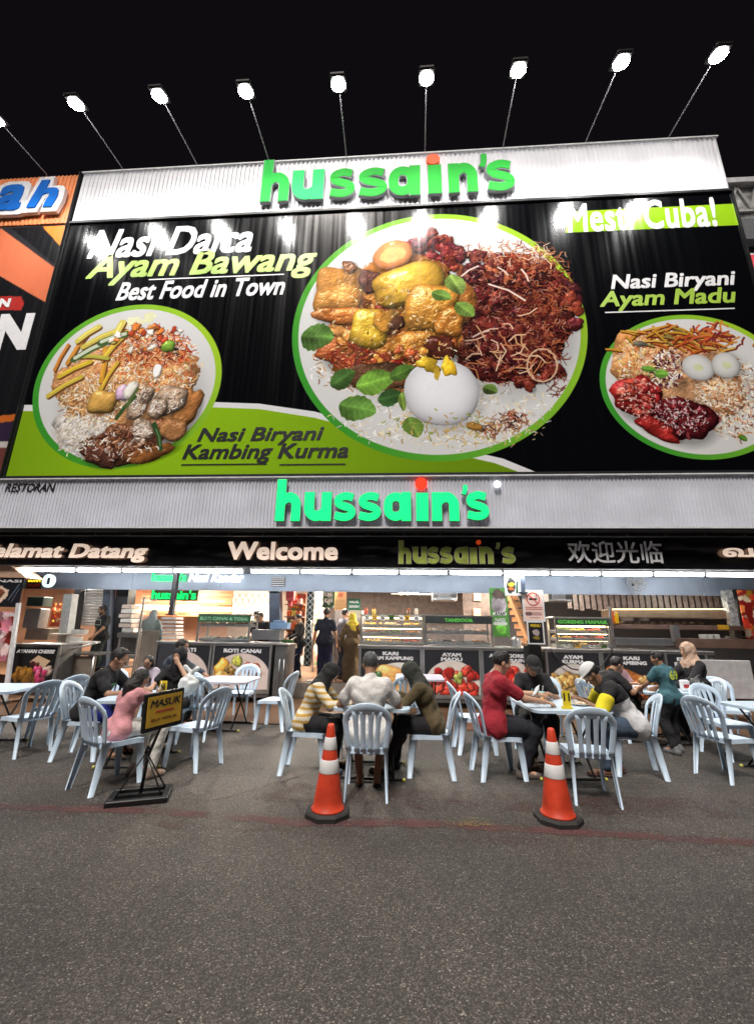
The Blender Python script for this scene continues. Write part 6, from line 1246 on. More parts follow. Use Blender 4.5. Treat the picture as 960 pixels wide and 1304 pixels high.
# ------------------------------------------------------------------ chairs
PLAS = mat('pale_blue_plastic', (.55, .68, .82), .38, var=.09, vs=9, spec=.5, bump=.05, bs=90)
def sweep(mb, pts, hw, ht, normals):
    """rounded flat strip along pts; hw half width in the surface, ht half thickness along the normals"""
    n = len(pts); V_ = []; prof = [(1, .3), (.8, 1), (-.8, 1), (-1, .3), (-1, -.3), (-.8, -1), (.8, -1), (1, -.3)]
    for i in range(n):
        p = Vector(pts[i]); d = (Vector(pts[min(i+1, n-1)])-Vector(pts[max(i-1, 0)])).normalized(); nn = Vector(normals[i]); nn = (nn-d*nn.dot(d)).normalized(); s_ = d.cross(nn)
        w_ = hw[i] if isinstance(hw, list) else hw
        V_ += [p+s_*w_*a+nn*ht*b for a, b in prof]
    F_ = [(i*8+k, i*8+(k+1) % 8, i*8+8+(k+1) % 8, i*8+8+k) for i in range(n-1) for k in range(8)]+[tuple(reversed(range(8))), tuple((n-1)*8+k for k in range(8))]
    return mb.add(V_, F_, 0, True)
def backpt(x, s_):          # point of the curved, reclined back shell
    return (x, -.185-.24*s_-.10*s_*s_-.055*(1-(x/.22)**2), .43+s_)
def make_chair():
    o = lthing('plastic_chair', 'pale blue plastic chair', 'chair')
    mb = MB(); nx, ny = 10, 10; V_ = []
    def sp(u, v):
        X_ = u*.205*(1+.08*v); Y_ = v*.205; k = (abs(u)**4+abs(v)**4); return X_*(1-.05*max(0, k-1)), Y_*(1-.05*max(0, k-1)), .44-.022*math.cos(u*PI/2)*math.cos(v*PI/2)-(.012*max(0, v)**3)
    for j in range(ny+1):
        for i in range(nx+1): V_.append(sp(-1+2*i/nx, -1+2*j/ny))
    F_ = [(j*(nx+1)+i, j*(nx+1)+i+1, (j+1)*(nx+1)+i+1, (j+1)*(nx+1)+i) for j in range(ny) for i in range(nx)]
    mb.add(V_, F_, 0, True); mb.add([(x, y, z-.012) for x, y, z in V_], [f[::-1] for f in F_], 0, True)
    rim = [(i, 0) for i in range(nx+1)]+[(nx, j) for j in range(1, ny+1)]+[(i, ny) for i in range(nx-1, -1, -1)]+[(0, j) for j in range(ny-1, 0, -1)]
    rv = [V_[j*(nx+1)+i] for i, j in rim]; m_ = len(rv)
    mb.add(rv+[(x*1.03, y*1.03, z-.045) for x, y, z in rv], [(k, k+m_, (k+1) % m_+m_, (k+1) % m_) for k in range(m_)], 0, True)
    mb.add([(x*1.0, y*1.0, z-.045) for x, y, z in rv]+rv, [(k, k+m_, (k+1) % m_+m_, (k+1) % m_) for k in range(m_)], 0, True)
    mb.build('seat', PLAS, o)
    # backrest: outer arch with a wider crown
    pts = []; hw = []
    for k in range(25):
        t = k/24; a = PI*(1-t)
        if k < 7: s_ = k/7*.27; x = -.182-.035*(s_/.27); w_ = .028
        elif k > 17: s_ = (24-k)/7*.27; x = .182+.035*(s_/.27); w_ = .028
        else: a = PI-(k-7)/10*PI; x = .217*math.cos(a); s_ = .27+.145*math.sin(a); w_ = .029+.014*math.sin(a)
        pts.append(backpt(x, s_)); hw.append(w_)
    mb = MB(); sweep(mb, pts, hw, .011, [(0, -1, -.3)]*25); b = mb.build('backrest', PLAS, o)
    mb = MB(); P_ = [backpt(x, s_) for x, s_ in [(-.13+.26*i/8, .375-.0*i) for i in range(9)]]; sweep(mb, P_, [.012]+[.030]*7+[.012], .008, [(0, -1, -.3)]*9); mb.build('crown_web', PLAS, b)
    for x in (-.117, -.041, .041, .117):
        top = .27+.145*math.sqrt(max(0, 1-(x/.217)**2))-.02
        P_ = [backpt(x*(.82+.18*i/9), -.01+(top+.01)*i/9) for i in range(10)]
        mb = MB(); sweep(mb, P_, [.026, .024, .022, .022, .022, .022, .024, .027, .031, .034], .007, [(0, -1, -.3)]*10); mb.build('slat', PLAS, b)
    for sx in (-1, 1):
        for P_ in ([(sx*.175, .175, .425), (sx*.185, .20, .25), (sx*.20, .225, .0)], [(sx*.175, -.17, .45), (sx*.182, -.21, .28), (sx*.198, -.262, .0)]):
            mb = MB(); vs = []
            for (x, y, z), w_ in zip(P_, (.048, .039, .028)):
                for k in range(9):
                    a = (-1+k/4)*PI/2; sy_ = 1 if P_[0][1] > 0 else -1
                    # outward open channel
                    vs.append((x+sx*w_*.55*math.cos(a), y+w_*math.sin(a)*1.0, z))
                for k in range(9):
                    a = (1-k/4)*PI/2; vs.append((x+sx*(w_*.55*math.cos(a)-.008), y+w_*math.sin(a)*.8, z))
            n_ = 18; mb.add(vs, [(i*n_+k, i*n_+(k+1) % n_, (i+1)*n_+(k+1) % n_, (i+1)*n_+k) for i in range(2) for k in range(n_)]+[tuple(range(n_)), tuple(reversed(range(2*n_, 3*n_)))], 0, True)
            mb.build('leg', PLAS, o)
    return o
GC = 'pale blue plastic chairs around the tables'
CH = [(-.39, 4.86, 2, "chair of the man in the white shirt, its back to the viewer", 0), (-1.14, 5.43, -88, 'chair of the woman in the yellow striped top', 0), (.28, 5.50, 86, 'chair of the woman in the dark green headscarf', 0),
 (1.06, 5.52, -80, 'chair of the man in the red shirt', 0), (1.84, 4.98, -6, 'empty chair with its back to the viewer behind the right cone', 0), (2.69, 5.79, 78, 'chair of the man in the white cap', 0), (1.72, 6.42, 178, 'chair of the man in the black cap', 0),
 (.95, 6.5, -85, "empty chair just behind the red-shirted man's chair", 0), (-.62, 6.5, 165, 'empty chair at the far side of the middle table', 0), (.02, 7.45, 3, 'empty chair behind the middle table facing the KAMPUNG panel', 0),
 (-3.06, 4.75, -25, 'chair of the girl in pink left of the MASUK sign', 0), (-3.98, 5.62, -82, 'chair of the man in black and blue shorts', 0), (-2.52, 5.48, 70, 'empty chair right of the MASUK sign facing left', 0), (-3.35, 6.55, 175, 'chair of the young woman in the black headscarf', 0),
 (-2.15, 7.45, 80, 'empty chair in front of the entrance step facing left', 0), (-2.95, 8.05, 180, 'empty chair before the ROTI CANAI panel facing the viewer', 0), (-3.05, 6.75, 0, 'empty chair seen from behind below the ROTI CANAI panel', 0), (-4.05, 7.4, -90, 'chair of the man in the denim jacket', 0),
 (-4.88, 5.72, 68, 'front chair of the two reclining backs at the left edge', 0), (-5.02, 6.35, 72, 'rear chair of the two reclining backs at the left edge', 0), (-4.75, 7.0, -155, 'empty chair with round back behind the man in black', 0), (-4.1, 7.55, 175, 'empty chair behind the girl in pink, nearly hidden', 0),
 (3.72, 5.78, -68, 'front one of the two empty chairs at the right edge table', 0), (4.35, 6.65, -172, 'empty chair at the far side of the right edge table', 0), (5.15, 7.75, 170, 'light grey chair before the low white partition', 0), (3.05, 7.35, -75, 'chair of the man in black before the KAMBING panel', 0), (4.75, 7.75, 95, 'chair of the woman in the beige headscarf', 0), (2.25, 7.3, 178, 'empty chair seen between the two caps', 0)]
chair0 = make_chair()
for i, (x, y, a, lb, z) in enumerate(CH):
    o = chair0 if i == 0 else copy_tree(chair0)
    o.location = (x, y, .014 if y > 7.75 else 0); o.rotation_euler = (0, 0, R(a)); o['label'] = 'pale blue plastic '+lb if not lb.startswith('light grey') else lb; o['group'] = GC
t = lthing('highchair_back', 'grey mesh chair back standing tall at the right edge', 'chair', (5.12, 6.3, 0), rz=R(-60))
mb = MB(); pts = [(-.22, 0, .5), (-.23, -.06, .9), (-.18, -.09, 1.12), (0, -.10, 1.17), (.18, -.09, 1.12), (.23, -.06, .9), (.22, 0, .5)]; mb.tube(pts, .02, 8)
mb.build('back_frame', mat('grey_mesh', (.30, .32, .35), .6), t)
for k in range(8): z = .55+k*.07; mb = MB(); mb.box(-.2, .2, -.05-.004*k, -.04-.004*k, z, z+.035); mb.build('back_strap', mat('grey_mesh', (.30, .32, .35), .6), t)
mb = MB(); mb.cbox(-.22, .22, 0, .42, .44, .49, .02); mb.build('seat', mat('grey_mesh', (.30, .32, .35), .6), t)
for sx in (-.2, .2):
    for yy_ in (.02, .4): mb = MB(); mb.tube([(sx, yy_, .45), (sx*1.05, yy_, 0)], .016); mb.build('leg', DSTEEL, t)

# ------------------------------------------------------------------ tables
TOPM = mat('pale_blue_table', (.54, .66, .78), .3, var=.06, vs=4); TOPW = mat('lilac_white_table', (.55, .53, .62), .35, var=.06); LEGM = mat('black_tube', (.02, .02, .022), .45, metal=.3)
def make_table(m, w_=.86):
    o = lthing('folding_table', 'table', 'table'); mb = MB(); r_ = .10; P_ = []
    for cx_, cy_, a0 in ((1, 1, 0), (-1, 1, 90), (-1, -1, 180), (1, -1, 270)):
        for k in range(6): a = R(a0+18*k); P_.append((cx_*(w_/2-r_)+r_*math.cos(a), cy_*(w_/2-r_)+r_*math.sin(a)))
    n = len(P_); V_ = []
    for z, s_ in ((.74, .985), (.735, 1), (.705, 1), (.70, .97)): V_ += [(x*s_, y*s_, z) for x, y in P_]
    mb.add(V_, [tuple(range(n))]+[(i*n+k, (i+1)*n+k, (i+1)*n+(k+1) % n, i*n+(k+1) % n) for i in range(3) for k in range(n)]+[tuple(reversed(range(3*n, 4*n)))]); mb.build('tabletop', m, o)
    for sx in (-1, 1):
        mb = MB(); mb.tube([(sx*.27, -.32, .70), (sx*.27, .30, .02)], .0125); mb.tube([(sx*.24, .32, .70), (sx*.24, -.30, .02)], .0125); mb.build('leg_frame', LEGM, o)
    for yy_ in (-.30, .30): mb = MB(); mb.tube([(-.36, yy_, .02), (.36, yy_, .02)], .014); mb.build('foot_bar', LEGM, o)
    for sx in (-.36, .36):
        for sy_ in (-.30, .30): mb = MB(); mb.ball((sx, sy_, .02), .02, 0, 8, 5); mb.build('foot_cap', mat('yellow_cap', (.55, .5, .1), .5), o)
    return o
tb = make_table(TOPM); tw = make_table(TOPW)
TB = [(tb, -.38, 5.48, 0, 'pale blue table of the three people in the middle'), (tb, 1.82, 5.72, 5, 'pale blue table with the yellow number stand among four people right of centre'), (tb, -3.22, 5.55, 8, 'pale blue table of the family left of the MASUK sign'), (tb, -5.55, 5.85, 12, 'pale blue empty table cut by the left edge'),
      (tb, 4.55, 5.95, 10, 'pale blue empty table cut by the right edge'), (tb, 3.9, 7.45, 5, 'pale blue table of the group around the woman in the beige headscarf'), (tw, -2.95, 7.4, 0, 'lilac white table before the ROTI CANAI panel'), (tw, .25, 8.3, 0, 'lilac white table behind the woman in dark green headscarf')]
first = {}
for src, x, y, a, lb in TB:
    o = src if src.name not in first else copy_tree(src); first[src.name] = 1
    o.location = (x, y, .014 if y > 7.75 else 0); o.rotation_euler = (0, 0, R(a)); o['label'] = lb; o['group'] = 'square folding tables'
# things on the tables
YEL = mat('yellow_card', (.80, .62, .02), .5, var=.05)
def numstand(label, x, y, tx, z=.742, a=0):
    o = lthing('number_stand', label, 'number stand', (x, y, z), rz=R(a)); mb = MB(); mb.box(-.045, .045, -.02, -.016, .02, .19); mb.box(-.055, .055, -.03, .03, 0, .02); mb.build('card', YEL, o)
    text('lettering', tx, (-.035, .035, .08, .165), -.021, BLK, o, bold=.04, depth=.002, res=2); return o
numstand('yellow number card reading N6 on the family table', at(209, 873, 5.4).x, 5.4, 'N6'); numstand('yellow number card reading 11 on the table right of centre', at(721, 893, 5.40).x, 5.40, '11')
def tumbler(label, x, y, m, h_=.12, z=.742):
    o = lthing('drink_cup', label, 'cup', (x, y, z)); mb = MB(); mb.lathe([(.028, 0), (.036, h_), (.033, h_), (.026, .006), (.0, .006)], n=14); mb.build('cup', m, o); mb = MB(); mb.lathe([(.0259, .008), (.031, h_*.75), (0, h_*.75)], n=14); mb.build('drink', FOODC[4], o); mb = MB(); mb.tube([(0, 0, .01), (.02, 0, h_+.07)], .003, 6); mb.build('straw', WP, o)
tumbler('clear cup with dark drink beside the man in the white shirt', -.10, 5.25, GLASS); tumbler('clear cup with dark drink near the yellow card reading 11', 1.62, 5.75, GLASS); tumbler('small cup before the woman in the striped top', -.62, 5.42, mat('white_plastic', (.66, .64, .60), .5), .08); tumbler('pale green cup held near the man in the black cap', at(692, 880, 5.9).x, 5.98, mat('mint_cup', (.30, .50, .45), .4), .1)
def dish(label, x, y, m_, r_=.11, z=.742):
    o = lthing('plate', label, 'plate', (x, y, z)); mb = MB(); mb.lathe([(r_*.55, 0), (r_*.6, .004), (r_, .018), (r_*.98, .021), (r_*.6, .009), (0, .008)], n=24); mb.build('dish', mat('plate_white', (.62, .62, .60), .3, var=.03), o); mb = MB()
    for k in range(14): a = k*2.4; rr_ = r_*.55*math.sqrt(k/14); mb.ball((rr_*math.cos(a), rr_*math.sin(a), .018+.012*(1-k/14)), (.022, .022, .014), 0, 7, 4)
    mb.build('food', m_, o)
FC = FOODC
dish('plate of brown food before the man in the white shirt', -.38, 5.32, FC[4]); dish('plate of rice before the man in the white cap', 2.08, 5.66, FC[5]); dish('plate of fried food beside the man in the black cap', 1.76, 5.96, FC[0], .10); dish('small plate of red food before the man in black and blue shorts', -3.42, 5.62, FC[1], .09); dish('plate of food before the young man in black at the back table', 3.62, 7.35, FC[0], .10); dish('plate on the back table before the woman in beige headscarf', 4.08, 7.55, FC[5], .10)
def phone(label, p, rot, m=None):
    o = lthing('phone', label, 'phone', p); o.rotation_euler = [R(a) for a in rot]; mb = MB(); mb.cbox(-.037, .037, -.078, .078, -.004, .004, .006); mb.build('phone_body', m or mat('black_plastic', (.015, .015, .015), .4), o); mb = MB(); mb.box(-.033, .033, -.073, .073, .0041, .0048); mb.build('screen', mat('phone_screen', (.4, .45, .5), .2, var=0, emit=.5), o)
tumbler('glass of iced tea near the girl in pink', -2.98, 5.36, GLASS); tumbler('tall glass on the back table near the boy in teal', 3.95, 7.28, GLASS)
phone('white phone held by the man in the red shirt', (1.56, 5.60, .90), (40, -30, -60), mat('white_plastic', (.66, .64, .60), .5)); phone('black phone lying on the family table', (-3.0, 5.5, .748), (0, 0, 30)); phone('dark phone in the hands of the woman in dark green headscarf', (-.12, 5.62, .84), (30, 20, 50))
o = lthing('plastic_bag', 'knotted white plastic bag on the family table', 'bag', (at(240, 870, 5.75).x, 5.75, .742)); S = SDF(); S.ell((0, 0, .11), (.13, .10, .11), k=.03); S.cap((0, 0, .18), (.02, 0, .26), .05, .02, k=.04); S.cap((.02, 0, .25), (.10, 0, .31), .02, .025, k=.02); S.cap((.02, 0, .25), (-.06, 0, .32), .02, .025, k=.02)
raw('bag_film', *S.mesh(.01, .006, 45), mat('white_film', (.68, .70, .70), .35, var=.1, bump=.3, bs=60), o)
o = lthing('handbag', 'black studded handbag on the table right of the woman in beige headscarf', 'handbag', (at(893, 868, 7.2).x, 7.25, .742)); S = SDF(); S.ell((0, 0, .09), (.17, .09, .10), k=.03); S.cap((-.1, 0, .16), (0, 0, .21), .02, k=.02); S.cap((0, 0, .21), (.1, 0, .16), .02, k=.02); raw('bag_body', *S.mesh(.01, .003, 40), mat('black_leather', (.012, .012, .014), .4, bump=.4), o)
mb = MB()
for k in range(10): mb.ball((random.uniform(-.12, .12), -.085, random.uniform(.04, .14)), .008, 0, 6, 4)
mb.build('studs', STEEL, o)
o = lthing('tissue_box', 'white tissue pack in front of the woman in beige headscarf', 'tissue pack', (at(866, 868, 7.3).x, 7.2, .742)); mb = MB(); mb.cbox(-.06, .06, -.04, .04, 0, .16, .015); mb.build('pack', WP, o); mb = MB(); mb.box(-.04, .04, -.042, -.040, .05, .10); mb.build('label_print', REDL, o)

# ------------------------------------------------------------------ cones and the MASUK stand
def make_cone():
    o = lthing('traffic_cone', 'cone', 'traffic cone'); RB = mat('black_rubber', (.022, .02, .02), .75, bump=.3, bs=40)
    mb = MB(); P_ = [(.19*math.cos(R(22.5+45*k))*1.08, .19*math.sin(R(22.5+45*k))*1.08) for k in range(8)]
    V_ = [(x*s_, y*s_, z) for z, s_ in ((0, 1), (.035, 1), (.05, .92)) for x, y in P_]; mb.add(V_, [tuple(reversed(range(8)))]+[(i*8+k, i*8+(k+1) % 8, i*8+8+(k+1) % 8, i*8+8+k) for i in range(2) for k in range(8)]+[tuple(range(16, 24))]); mb.build('rubber_base', RB, o)
    OR = mat('orange_plastic', (.62, .055, .02), .5, var=.18, vs=7, bump=.05); RF = mat('reflective_band', (.85, .85, .85), .45, var=.03)
    R_ = lambda z: .135-.105*(z-.05)/.68
    mb = MB(); mb.lathe([(.15, .05), (.146, .062)]+[(R_(z), z) for z in np.linspace(.075, .72, 14)]+[(.022, .735), (.018, .73), (.016, .70)], n=28); mb.build('cone_body', OR, o)
    for z0, z1 in ((.34, .445), (.525, .625)): mb = MB(); mb.lathe([(R_(z0)+.0015, z0), (R_(z0)+.003, z0+.003), (R_(z1)+.003, z1-.003), (R_(z1)+.0015, z1)], n=28); mb.build('reflective_band', RF, o)
    return o
cn = make_cone(); cn.location = (G(417, 1038).x, G(417, 1038).y, 0); cn.rotation_euler = (0, 0, .1); cn['label'] = 'orange traffic cone with two white bands in front of the man in white'; cn['group'] = 'orange traffic cones'
c2 = copy_tree(cn); c2.location = (G(711, 1045).x, G(711, 1045).y, 0); c2.rotation_euler = (R(0), 0, .9); c2['label'] = 'orange traffic cone with two white bands in front of the empty chair on the right'
M0 = G(178, 1017); o = lthing('entry_sign', 'black stand with a yellow sign reading MASUK at the left', 'sign', (M0.x, M0.y, 0), rz=R(22)); BK = mat('black_steel', (.015, .015, .016), .45, metal=.3)
mb = MB()
for a, b_ in (((-.26, -.19), (.26, -.13)), ((-.26, .13), (.26, .19))): mb.cbox(a[0], b_[0], a[1], b_[1], 0, .05, .008)
mb.cbox(-.26, -.20, -.129, .129, 0.001, .049, .008); mb.cbox(.20, .26, -.129, .129, .001, .049, .008); mb.box(-.199, .199, -.03, .03, .005, .045); mb.build('base_frame', BK, o)
mb = MB(); mb.tube([(0, 0, .03), (.02, 0, .36), (.11, .03, .66)], .016); mb.build('pole', BK, o)
for sx in (-1, 1):
    for sy_ in (-1, 1): mb = MB(); mb.tube([(sx*.20, sy_*.12, .04), (sx*.02, sy_*.02, .36)], .007, 6); mb.build('brace', BK, o)
mb = MB(); mb.cbox(-.215, .215, -.035, .0, .60, .95, .006); f = mb.build('sign_frame', BK, o); f.location = (.12, .035, .0); f.rotation_euler = (0, R(-3), R(42))
mb = MB(); mb.box(-.185, .185, -.042, -.0352, .64, .915); mb.build('sign_face', mat('amber_sign', (.64, .38, .03), .4, var=.1), f)
text('lettering', 'MASUK', (-.16, .17, .815, .885), -.0425, BLK, f, bold=.02, shear=.2, depth=.002)
mb = MB(); mb.box(-.10, .10, -.0445, -.0425, .765, .78); mb.build('red_stroke', REDL, f); text('lettering', 'SILA MASUK', (-.14, .14, .69, .715), -.0425, mat('brown_lettering', (.15, .07, .01), .5), f, bold=.01, depth=.002)
# ------------------------------------------------------------------ people
def stripes():
    m = bpy.data.materials.new('yellow_striped_knit'); m.use_nodes = True; nt = m.node_tree; b = nt.nodes['Principled BSDF']; tc = nt.nodes.new('ShaderNodeTexCoord')
    s_ = nt.nodes.new('ShaderNodeSeparateXYZ'); nt.links.new(tc.outputs['Object'], s_.inputs[0])
    n = nt.nodes.new('ShaderNodeTexNoise'); n.inputs['Scale'].default_value = 5; nt.links.new(tc.outputs['Object'], n.inputs['Vector'])
    a = nt.nodes.new('ShaderNodeMath'); a.operation = 'MULTIPLY_ADD'; a.inputs[1].default_value = .05; nt.links.new(n.outputs['Fac'], a.inputs[0]); nt.links.new(s_.outputs['Z'], a.inputs[2])
    c = nt.nodes.new('ShaderNodeMath'); c.operation = 'MULTIPLY'; c.inputs[1].default_value = 16; nt.links.new(a.outputs[0], c.inputs[0])
    f = nt.nodes.new('ShaderNodeMath'); f.operation = 'FRACT'; nt.links.new(c.outputs[0], f.inputs[0])
    r = nt.nodes.new('ShaderNodeValToRGB'); r.color_ramp.interpolation = 'CONSTANT'; e = r.color_ramp.elements; e[0].color = (.50, .30, .06, 1); e[1].position = .42; e[1].color = (.66, .60, .48, 1)
    nt.links.new(f.outputs[0], r.inputs[0]); nt.links.new(r.outputs[0], b.inputs['Base Color']); b.inputs['Roughness'].default_value = .9; return m
def two_tone():
    m = bpy.data.materials.new('black_over_white_shirt'); m.use_nodes = True; nt = m.node_tree; b = nt.nodes['Principled BSDF']; tc = nt.nodes.new('ShaderNodeTexCoord')
    d = nt.nodes.new('ShaderNodeVectorMath'); d.operation = 'DOT_PRODUCT'; d.inputs[1].default_value = (0, .42, .907); nt.links.new(tc.outputs['Object'], d.inputs[0])
    n = nt.nodes.new('ShaderNodeTexNoise'); n.inputs['Scale'].default_value = 14; nt.links.new(tc.outputs['Object'], n.inputs['Vector'])
    r = nt.nodes.new('ShaderNodeValToRGB'); r.color_ramp.interpolation = 'CONSTANT'; e = r.color_ramp.elements; e[0].color = (.55, .55, .57, 1); e[1].position = .765; e[1].color = (.014, .014, .016, 1)
    nt.links.new(d.outputs['Value'], r.inputs[0]); nt.links.new(r.outputs[0], b.inputs['Base Color']); b.inputs['Roughness'].default_value = .9
    bp = nt.nodes.new('ShaderNodeBump'); bp.inputs['Strength'].default_value = 1; bp.inputs['Distance'].default_value = .02; nt.links.new(n.outputs['Fac'], bp.inputs['Height']); nt.links.new(bp.outputs['Normal'], b.inputs['Normal']); return m
BLKC = (.014, .014, .016); DEN = (.055, .085, .13)
P = person; Wt = lambda x, y, z: (x, y, z)
# middle table
o, J = P('woman in yellow striped top and black headscarf leaning over the middle table', (-1.14, 5.43), -88, lean=22, hp=38, s=.92, hijab=BLKC, shirt_mat=stripes(), sleeve='long', pants=BLKC, skin='mid', wL=(-.10, .50, .76), wR=(.18, .50, .76), feet=((-.14, .30, .08), (.10, .24, .08)), shoes=(.02, .03, .05))
o, J = P('heavy-set man in plain white shirt seen from behind at the middle table', (-.39, 4.93), 2, lean=12, hp=26, s=1.05, hair='short', haircol=(.06, .06, .062), shirt=(.62, .60, .58), sleeve='short', pants=(.05, .045, .04), skin='mid', wL=(-.24, .42, .78), wR=(.22, .42, .78), knees=((-.15, .38, .5), (.15, .38, .5)), feet=((-.09, .12, .08), (.09, .12, .08)), sandal=True, shoes=(.02, .015, .012), shorts=True)
o, J = P('woman in dark green headscarf and brown top reading her phone at the middle table', (.28, 5.50), 86, lean=20, hp=36, s=.94, hijab=(.030, .034, .026), shirt=(.085, .062, .028), sleeve='long', pants=(.012, .012, .014), skin='mid', wL=(-.06, .46, .84), wR=(.16, .44, .82), feet=((-.10, .50, .08), (.12, .42, .08)), shoes=(.02, .02, .02))
# right of centre
o, J = P('man in red polo shirt holding a phone at the table right of centre', (1.06, 5.52), -80, lean=8, hp=24, s=1.06, shirt=(.30, .015, .028), pants=(.012, .013, .02), skin='light', wL=(-.02, .50, .86), wR=(.18, .52, .80), feet=((-.10, .40, .08), (.12, .22, .08)), shoes=(.10, .08, .07))
o, J = P('man in black shirt and black cap looking down at his phone', (1.72, 6.38), 178, lean=16, hp=34, s=1.0, cap=BLKC, hair='short', shirt=BLKC, pants=BLKC, skin='mid', wL=(-.10, .42, .82), wR=(.12, .42, .82), glasses=True)
torso_print(o, J, 'ABC', .12, .06, (.3, .5, .45), True)
o, J = P('man in white cap bending over his plate in a black and yellow shirt', (2.66, 5.74), 80, lean=30, hp=48, s=1.05, cap=(.66, .66, .66), hair='short', shirt_mat=two_tone(), sleeve='short', pants=DEN, skin='dark', wL=(-.12, .54, .80), wR=(.16, .52, .78), knees=((-.14, .40, .50), (.16, .36, .50)), feet=((-.18, .34, .08), (.02, .16, .08)), sandal=True, shoes=(.05, .02, .015))
ym = mat('yellow_sleeve', (.72, .60, .02), .9); wm = mat('grey_white_cloth', (.55, .55, .57), .9, var=.15, bump=.3)
for i in (-1, 1): S = SDF(); a, b_ = J['sh'][i], J['el'][i]; S.cap(a*.5+b_*.5, a*.08+b_*.92, .086, .080, k=.02); raw('yellow_cuff', *S.mesh(.009, .002, 30), ym, o)

# group behind on the right
o, J = P('young man in black shirt bending forward before the KAMBING panel', (3.05, 7.35), -78, lean=28, hp=34, s=1.0, shirt=BLKC, pants=BLKC, skin='mid', wL=(-.05, .56, .80), wR=(.2, .52, .78), vox=.0105)
o, J = P('small dark haired child at the table behind the boy in teal', (3.62, 8.0), 178, lean=10, hp=30, s=.72, seat=.52, shirt=(.3, .18, .2), pants=BLKC, skin='mid', vox=.011)
o, J = P('boy standing in teal shirt with yellow number print, seen from behind', (3.72, 6.72), 22, sit=False, lean=8, hp=18, hy=30, s=.78, shirt=(.05, .14, .17), pants=(.012, .012, .014), skin='mid', wL=(-.12, .34, .80), wR=(.16, .32, .80), feet=((-.08, -.02, .08), (.10, .08, .08)), shoes=(.15, .15, .16))
torso_print(o, J, '69', .15, .13, (.45, .55, .05), False)
o, J = P('woman in beige headscarf and black top facing left at the back table', (4.68, 7.72), 96, lean=4, hp=8, hy=8, s=1.04, hijab=(.50, .34, .25), shirt=BLKC, sleeve='long', pants=BLKC, skin='light', wL=(-.12, .40, .78), wR=(.14, .42, .78), seat=.52, vox=.0105)
# left family
o, J = P('man in black shirt and bright blue shorts leaning on the family table', (-3.98, 5.64), -80, lean=20, hp=24, s=1.03, shirt=BLKC, pants=(.01, .02, .22), shorts=True, skin='mid', wL=(-.05, .56, .78), wR=(.16, .52, .77), feet=((-.10, .42, .08), (.14, .34, .08)), shoes=(.02, .02, .02), sandal=True)
torso_print(o, J, 'CG', .13, .08, (.2, .5, .2), True)
o, J = P('girl with long black hair in a pink top and white trousers', (-3.04, 4.84), -28, lean=16, hp=22, s=.80, hair='long', shirt=(.60, .27, .29), sleeve='short', pants=(.62, .60, .56), skin='light', wL=(-.14, .44, .77), wR=(.14, .46, .77), knees=((-.10, .36, .50), (.14, .38, .5)), feet=((-.04, .22, .08), (.20, .26, .08)), shoes=(.25, .18, .14))
o, J = P('young woman in black headscarf resting her hand at her mouth', (-3.33, 6.50), 184, lean=10, hp=6, hy=-10, s=.96, hijab=BLKC, shirt=BLKC, sleeve='short', pants=BLKC, skin='light', wL=(-.06, .22, 1.05), wR=(.18, .40, .77), palmL=(0, -1, .3))
o, J = P('young child in pale lilac top beside the seated young woman', (-3.78, 6.45), 190, lean=12, hp=20, s=.7, seat=.55, hair='long', shirt=(.45, .40, .48), sleeve='long', skin='light', vox=.0105)
o, J = P('man in dark denim jacket turned right before the CAPATI panel', (-4.0, 7.42), -82, lean=16, hp=14, s=1.0, shirt=(.045, .06, .085), sleeve='long', pants=BLKC, skin='mid', wL=(-.05, .55, .8), wR=(.18, .5, .78), seat=.5, vox=.0105)
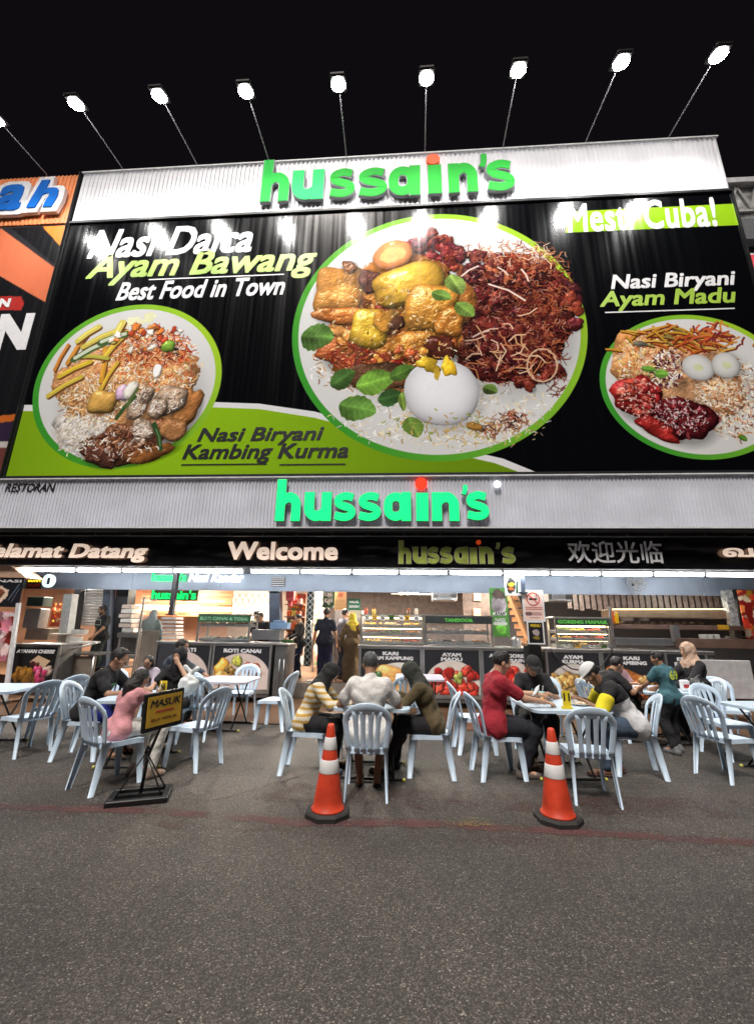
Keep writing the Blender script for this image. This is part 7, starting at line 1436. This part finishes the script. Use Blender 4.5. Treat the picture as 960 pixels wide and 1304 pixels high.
# standing inside
Z = .35
o, J = P('bearded cook in black t-shirt with white frame print standing at the prep table', (-7.75, 10.85), 155, sit=False, lean=3, hp=20, hy=-25, s=1.0, z0=Z, beard=True, shirt=(.012, .014, .016), pants=(.012, .02, .018), skin='dark', wL=(-.24, .32, .95), wR=(.30, .02, .82), vox=.011)
mb = MB(); mb.box(-.13, .13, .150, .152, 1.20, 1.34); mb.build('shirt_print', mat('mint_print', (.25, .36, .33), .7), o); mb = MB(); mb.box(-.115, .115, .153, .155, 1.215, 1.325); mb.build('shirt_print', mat('black_cloth2', BLKC, .9), o)
o, J = P('worker in grey green shirt behind the glass screen by the bread racks', (-6.35, 10.6), 10, sit=False, lean=6, hp=20, s=.94, z0=Z, hijab=(.10, .13, .13), shirt=(.10, .13, .13), sleeve='long', pants=BLKC, skin='mid', vox=.013)
o, J = P('man in navy shirt and trousers standing with his back turned at the entrance', (-1.98, 10.85), -5, sit=False, lean=2, hp=8, s=1.0, z0=Z, shirt=(.012, .014, .026), sleeve='short', pants=(.016, .018, .05), skin='mid', vox=.011)
o, J = P('man in grey shirt standing sideways right of the man in navy', (-1.62, 11.2), -60, sit=False, lean=4, hp=18, s=1.0, z0=Z, shirt=(.17, .17, .21), sleeve='short', pants=(.02, .025, .05), skin='light', wR=(.22, .30, 1.15), wL=(-.2, .25, 1.2), vox=.011)
o, J = P('woman in yellow headscarf and long brown dress at the entrance counter', (-1.28, 10.65), 12, sit=False, lean=4, hp=14, s=.93, z0=Z, hijab=(.50, .36, .03), shirt=(.10, .065, .03), sleeve='long', skirt=(.10, .065, .03), skin='light', vox=.011)
o, J = P('staff member in black shirt with pink collar by the snack shelf', (-2.72, 11.3), 120, sit=False, lean=2, hp=20, s=.92, z0=Z, shirt=BLKC, sleeve='long', pants=(.012, .02, .05), skin='light', wL=(-.12, .3, .95), wR=(.12, .32, .95), vox=.012)
o, J = P('kitchen helper in black shirt working behind the roti counter, right one of two', (-3.75, 11.4), 170, sit=False, lean=14, hp=26, s=.95, z0=Z, shirt=BLKC, pants=BLKC, skin='mid', wL=(-.12, .35, .98), wR=(.12, .35, .98), vox=.013)
o, J = P('kitchen helper with dark hair seen in profile behind the roti case, left one of two', (-4.2, 11.8), -80, sit=False, lean=8, hp=14, s=.98, z0=Z, shirt=(.12, .13, .10), pants=BLKC, skin='mid', vox=.013)
print('polys', sum(len(o.data.polygons) for o in bpy.data.objects if o.type == 'MESH'), 'objects', len(bpy.data.objects))
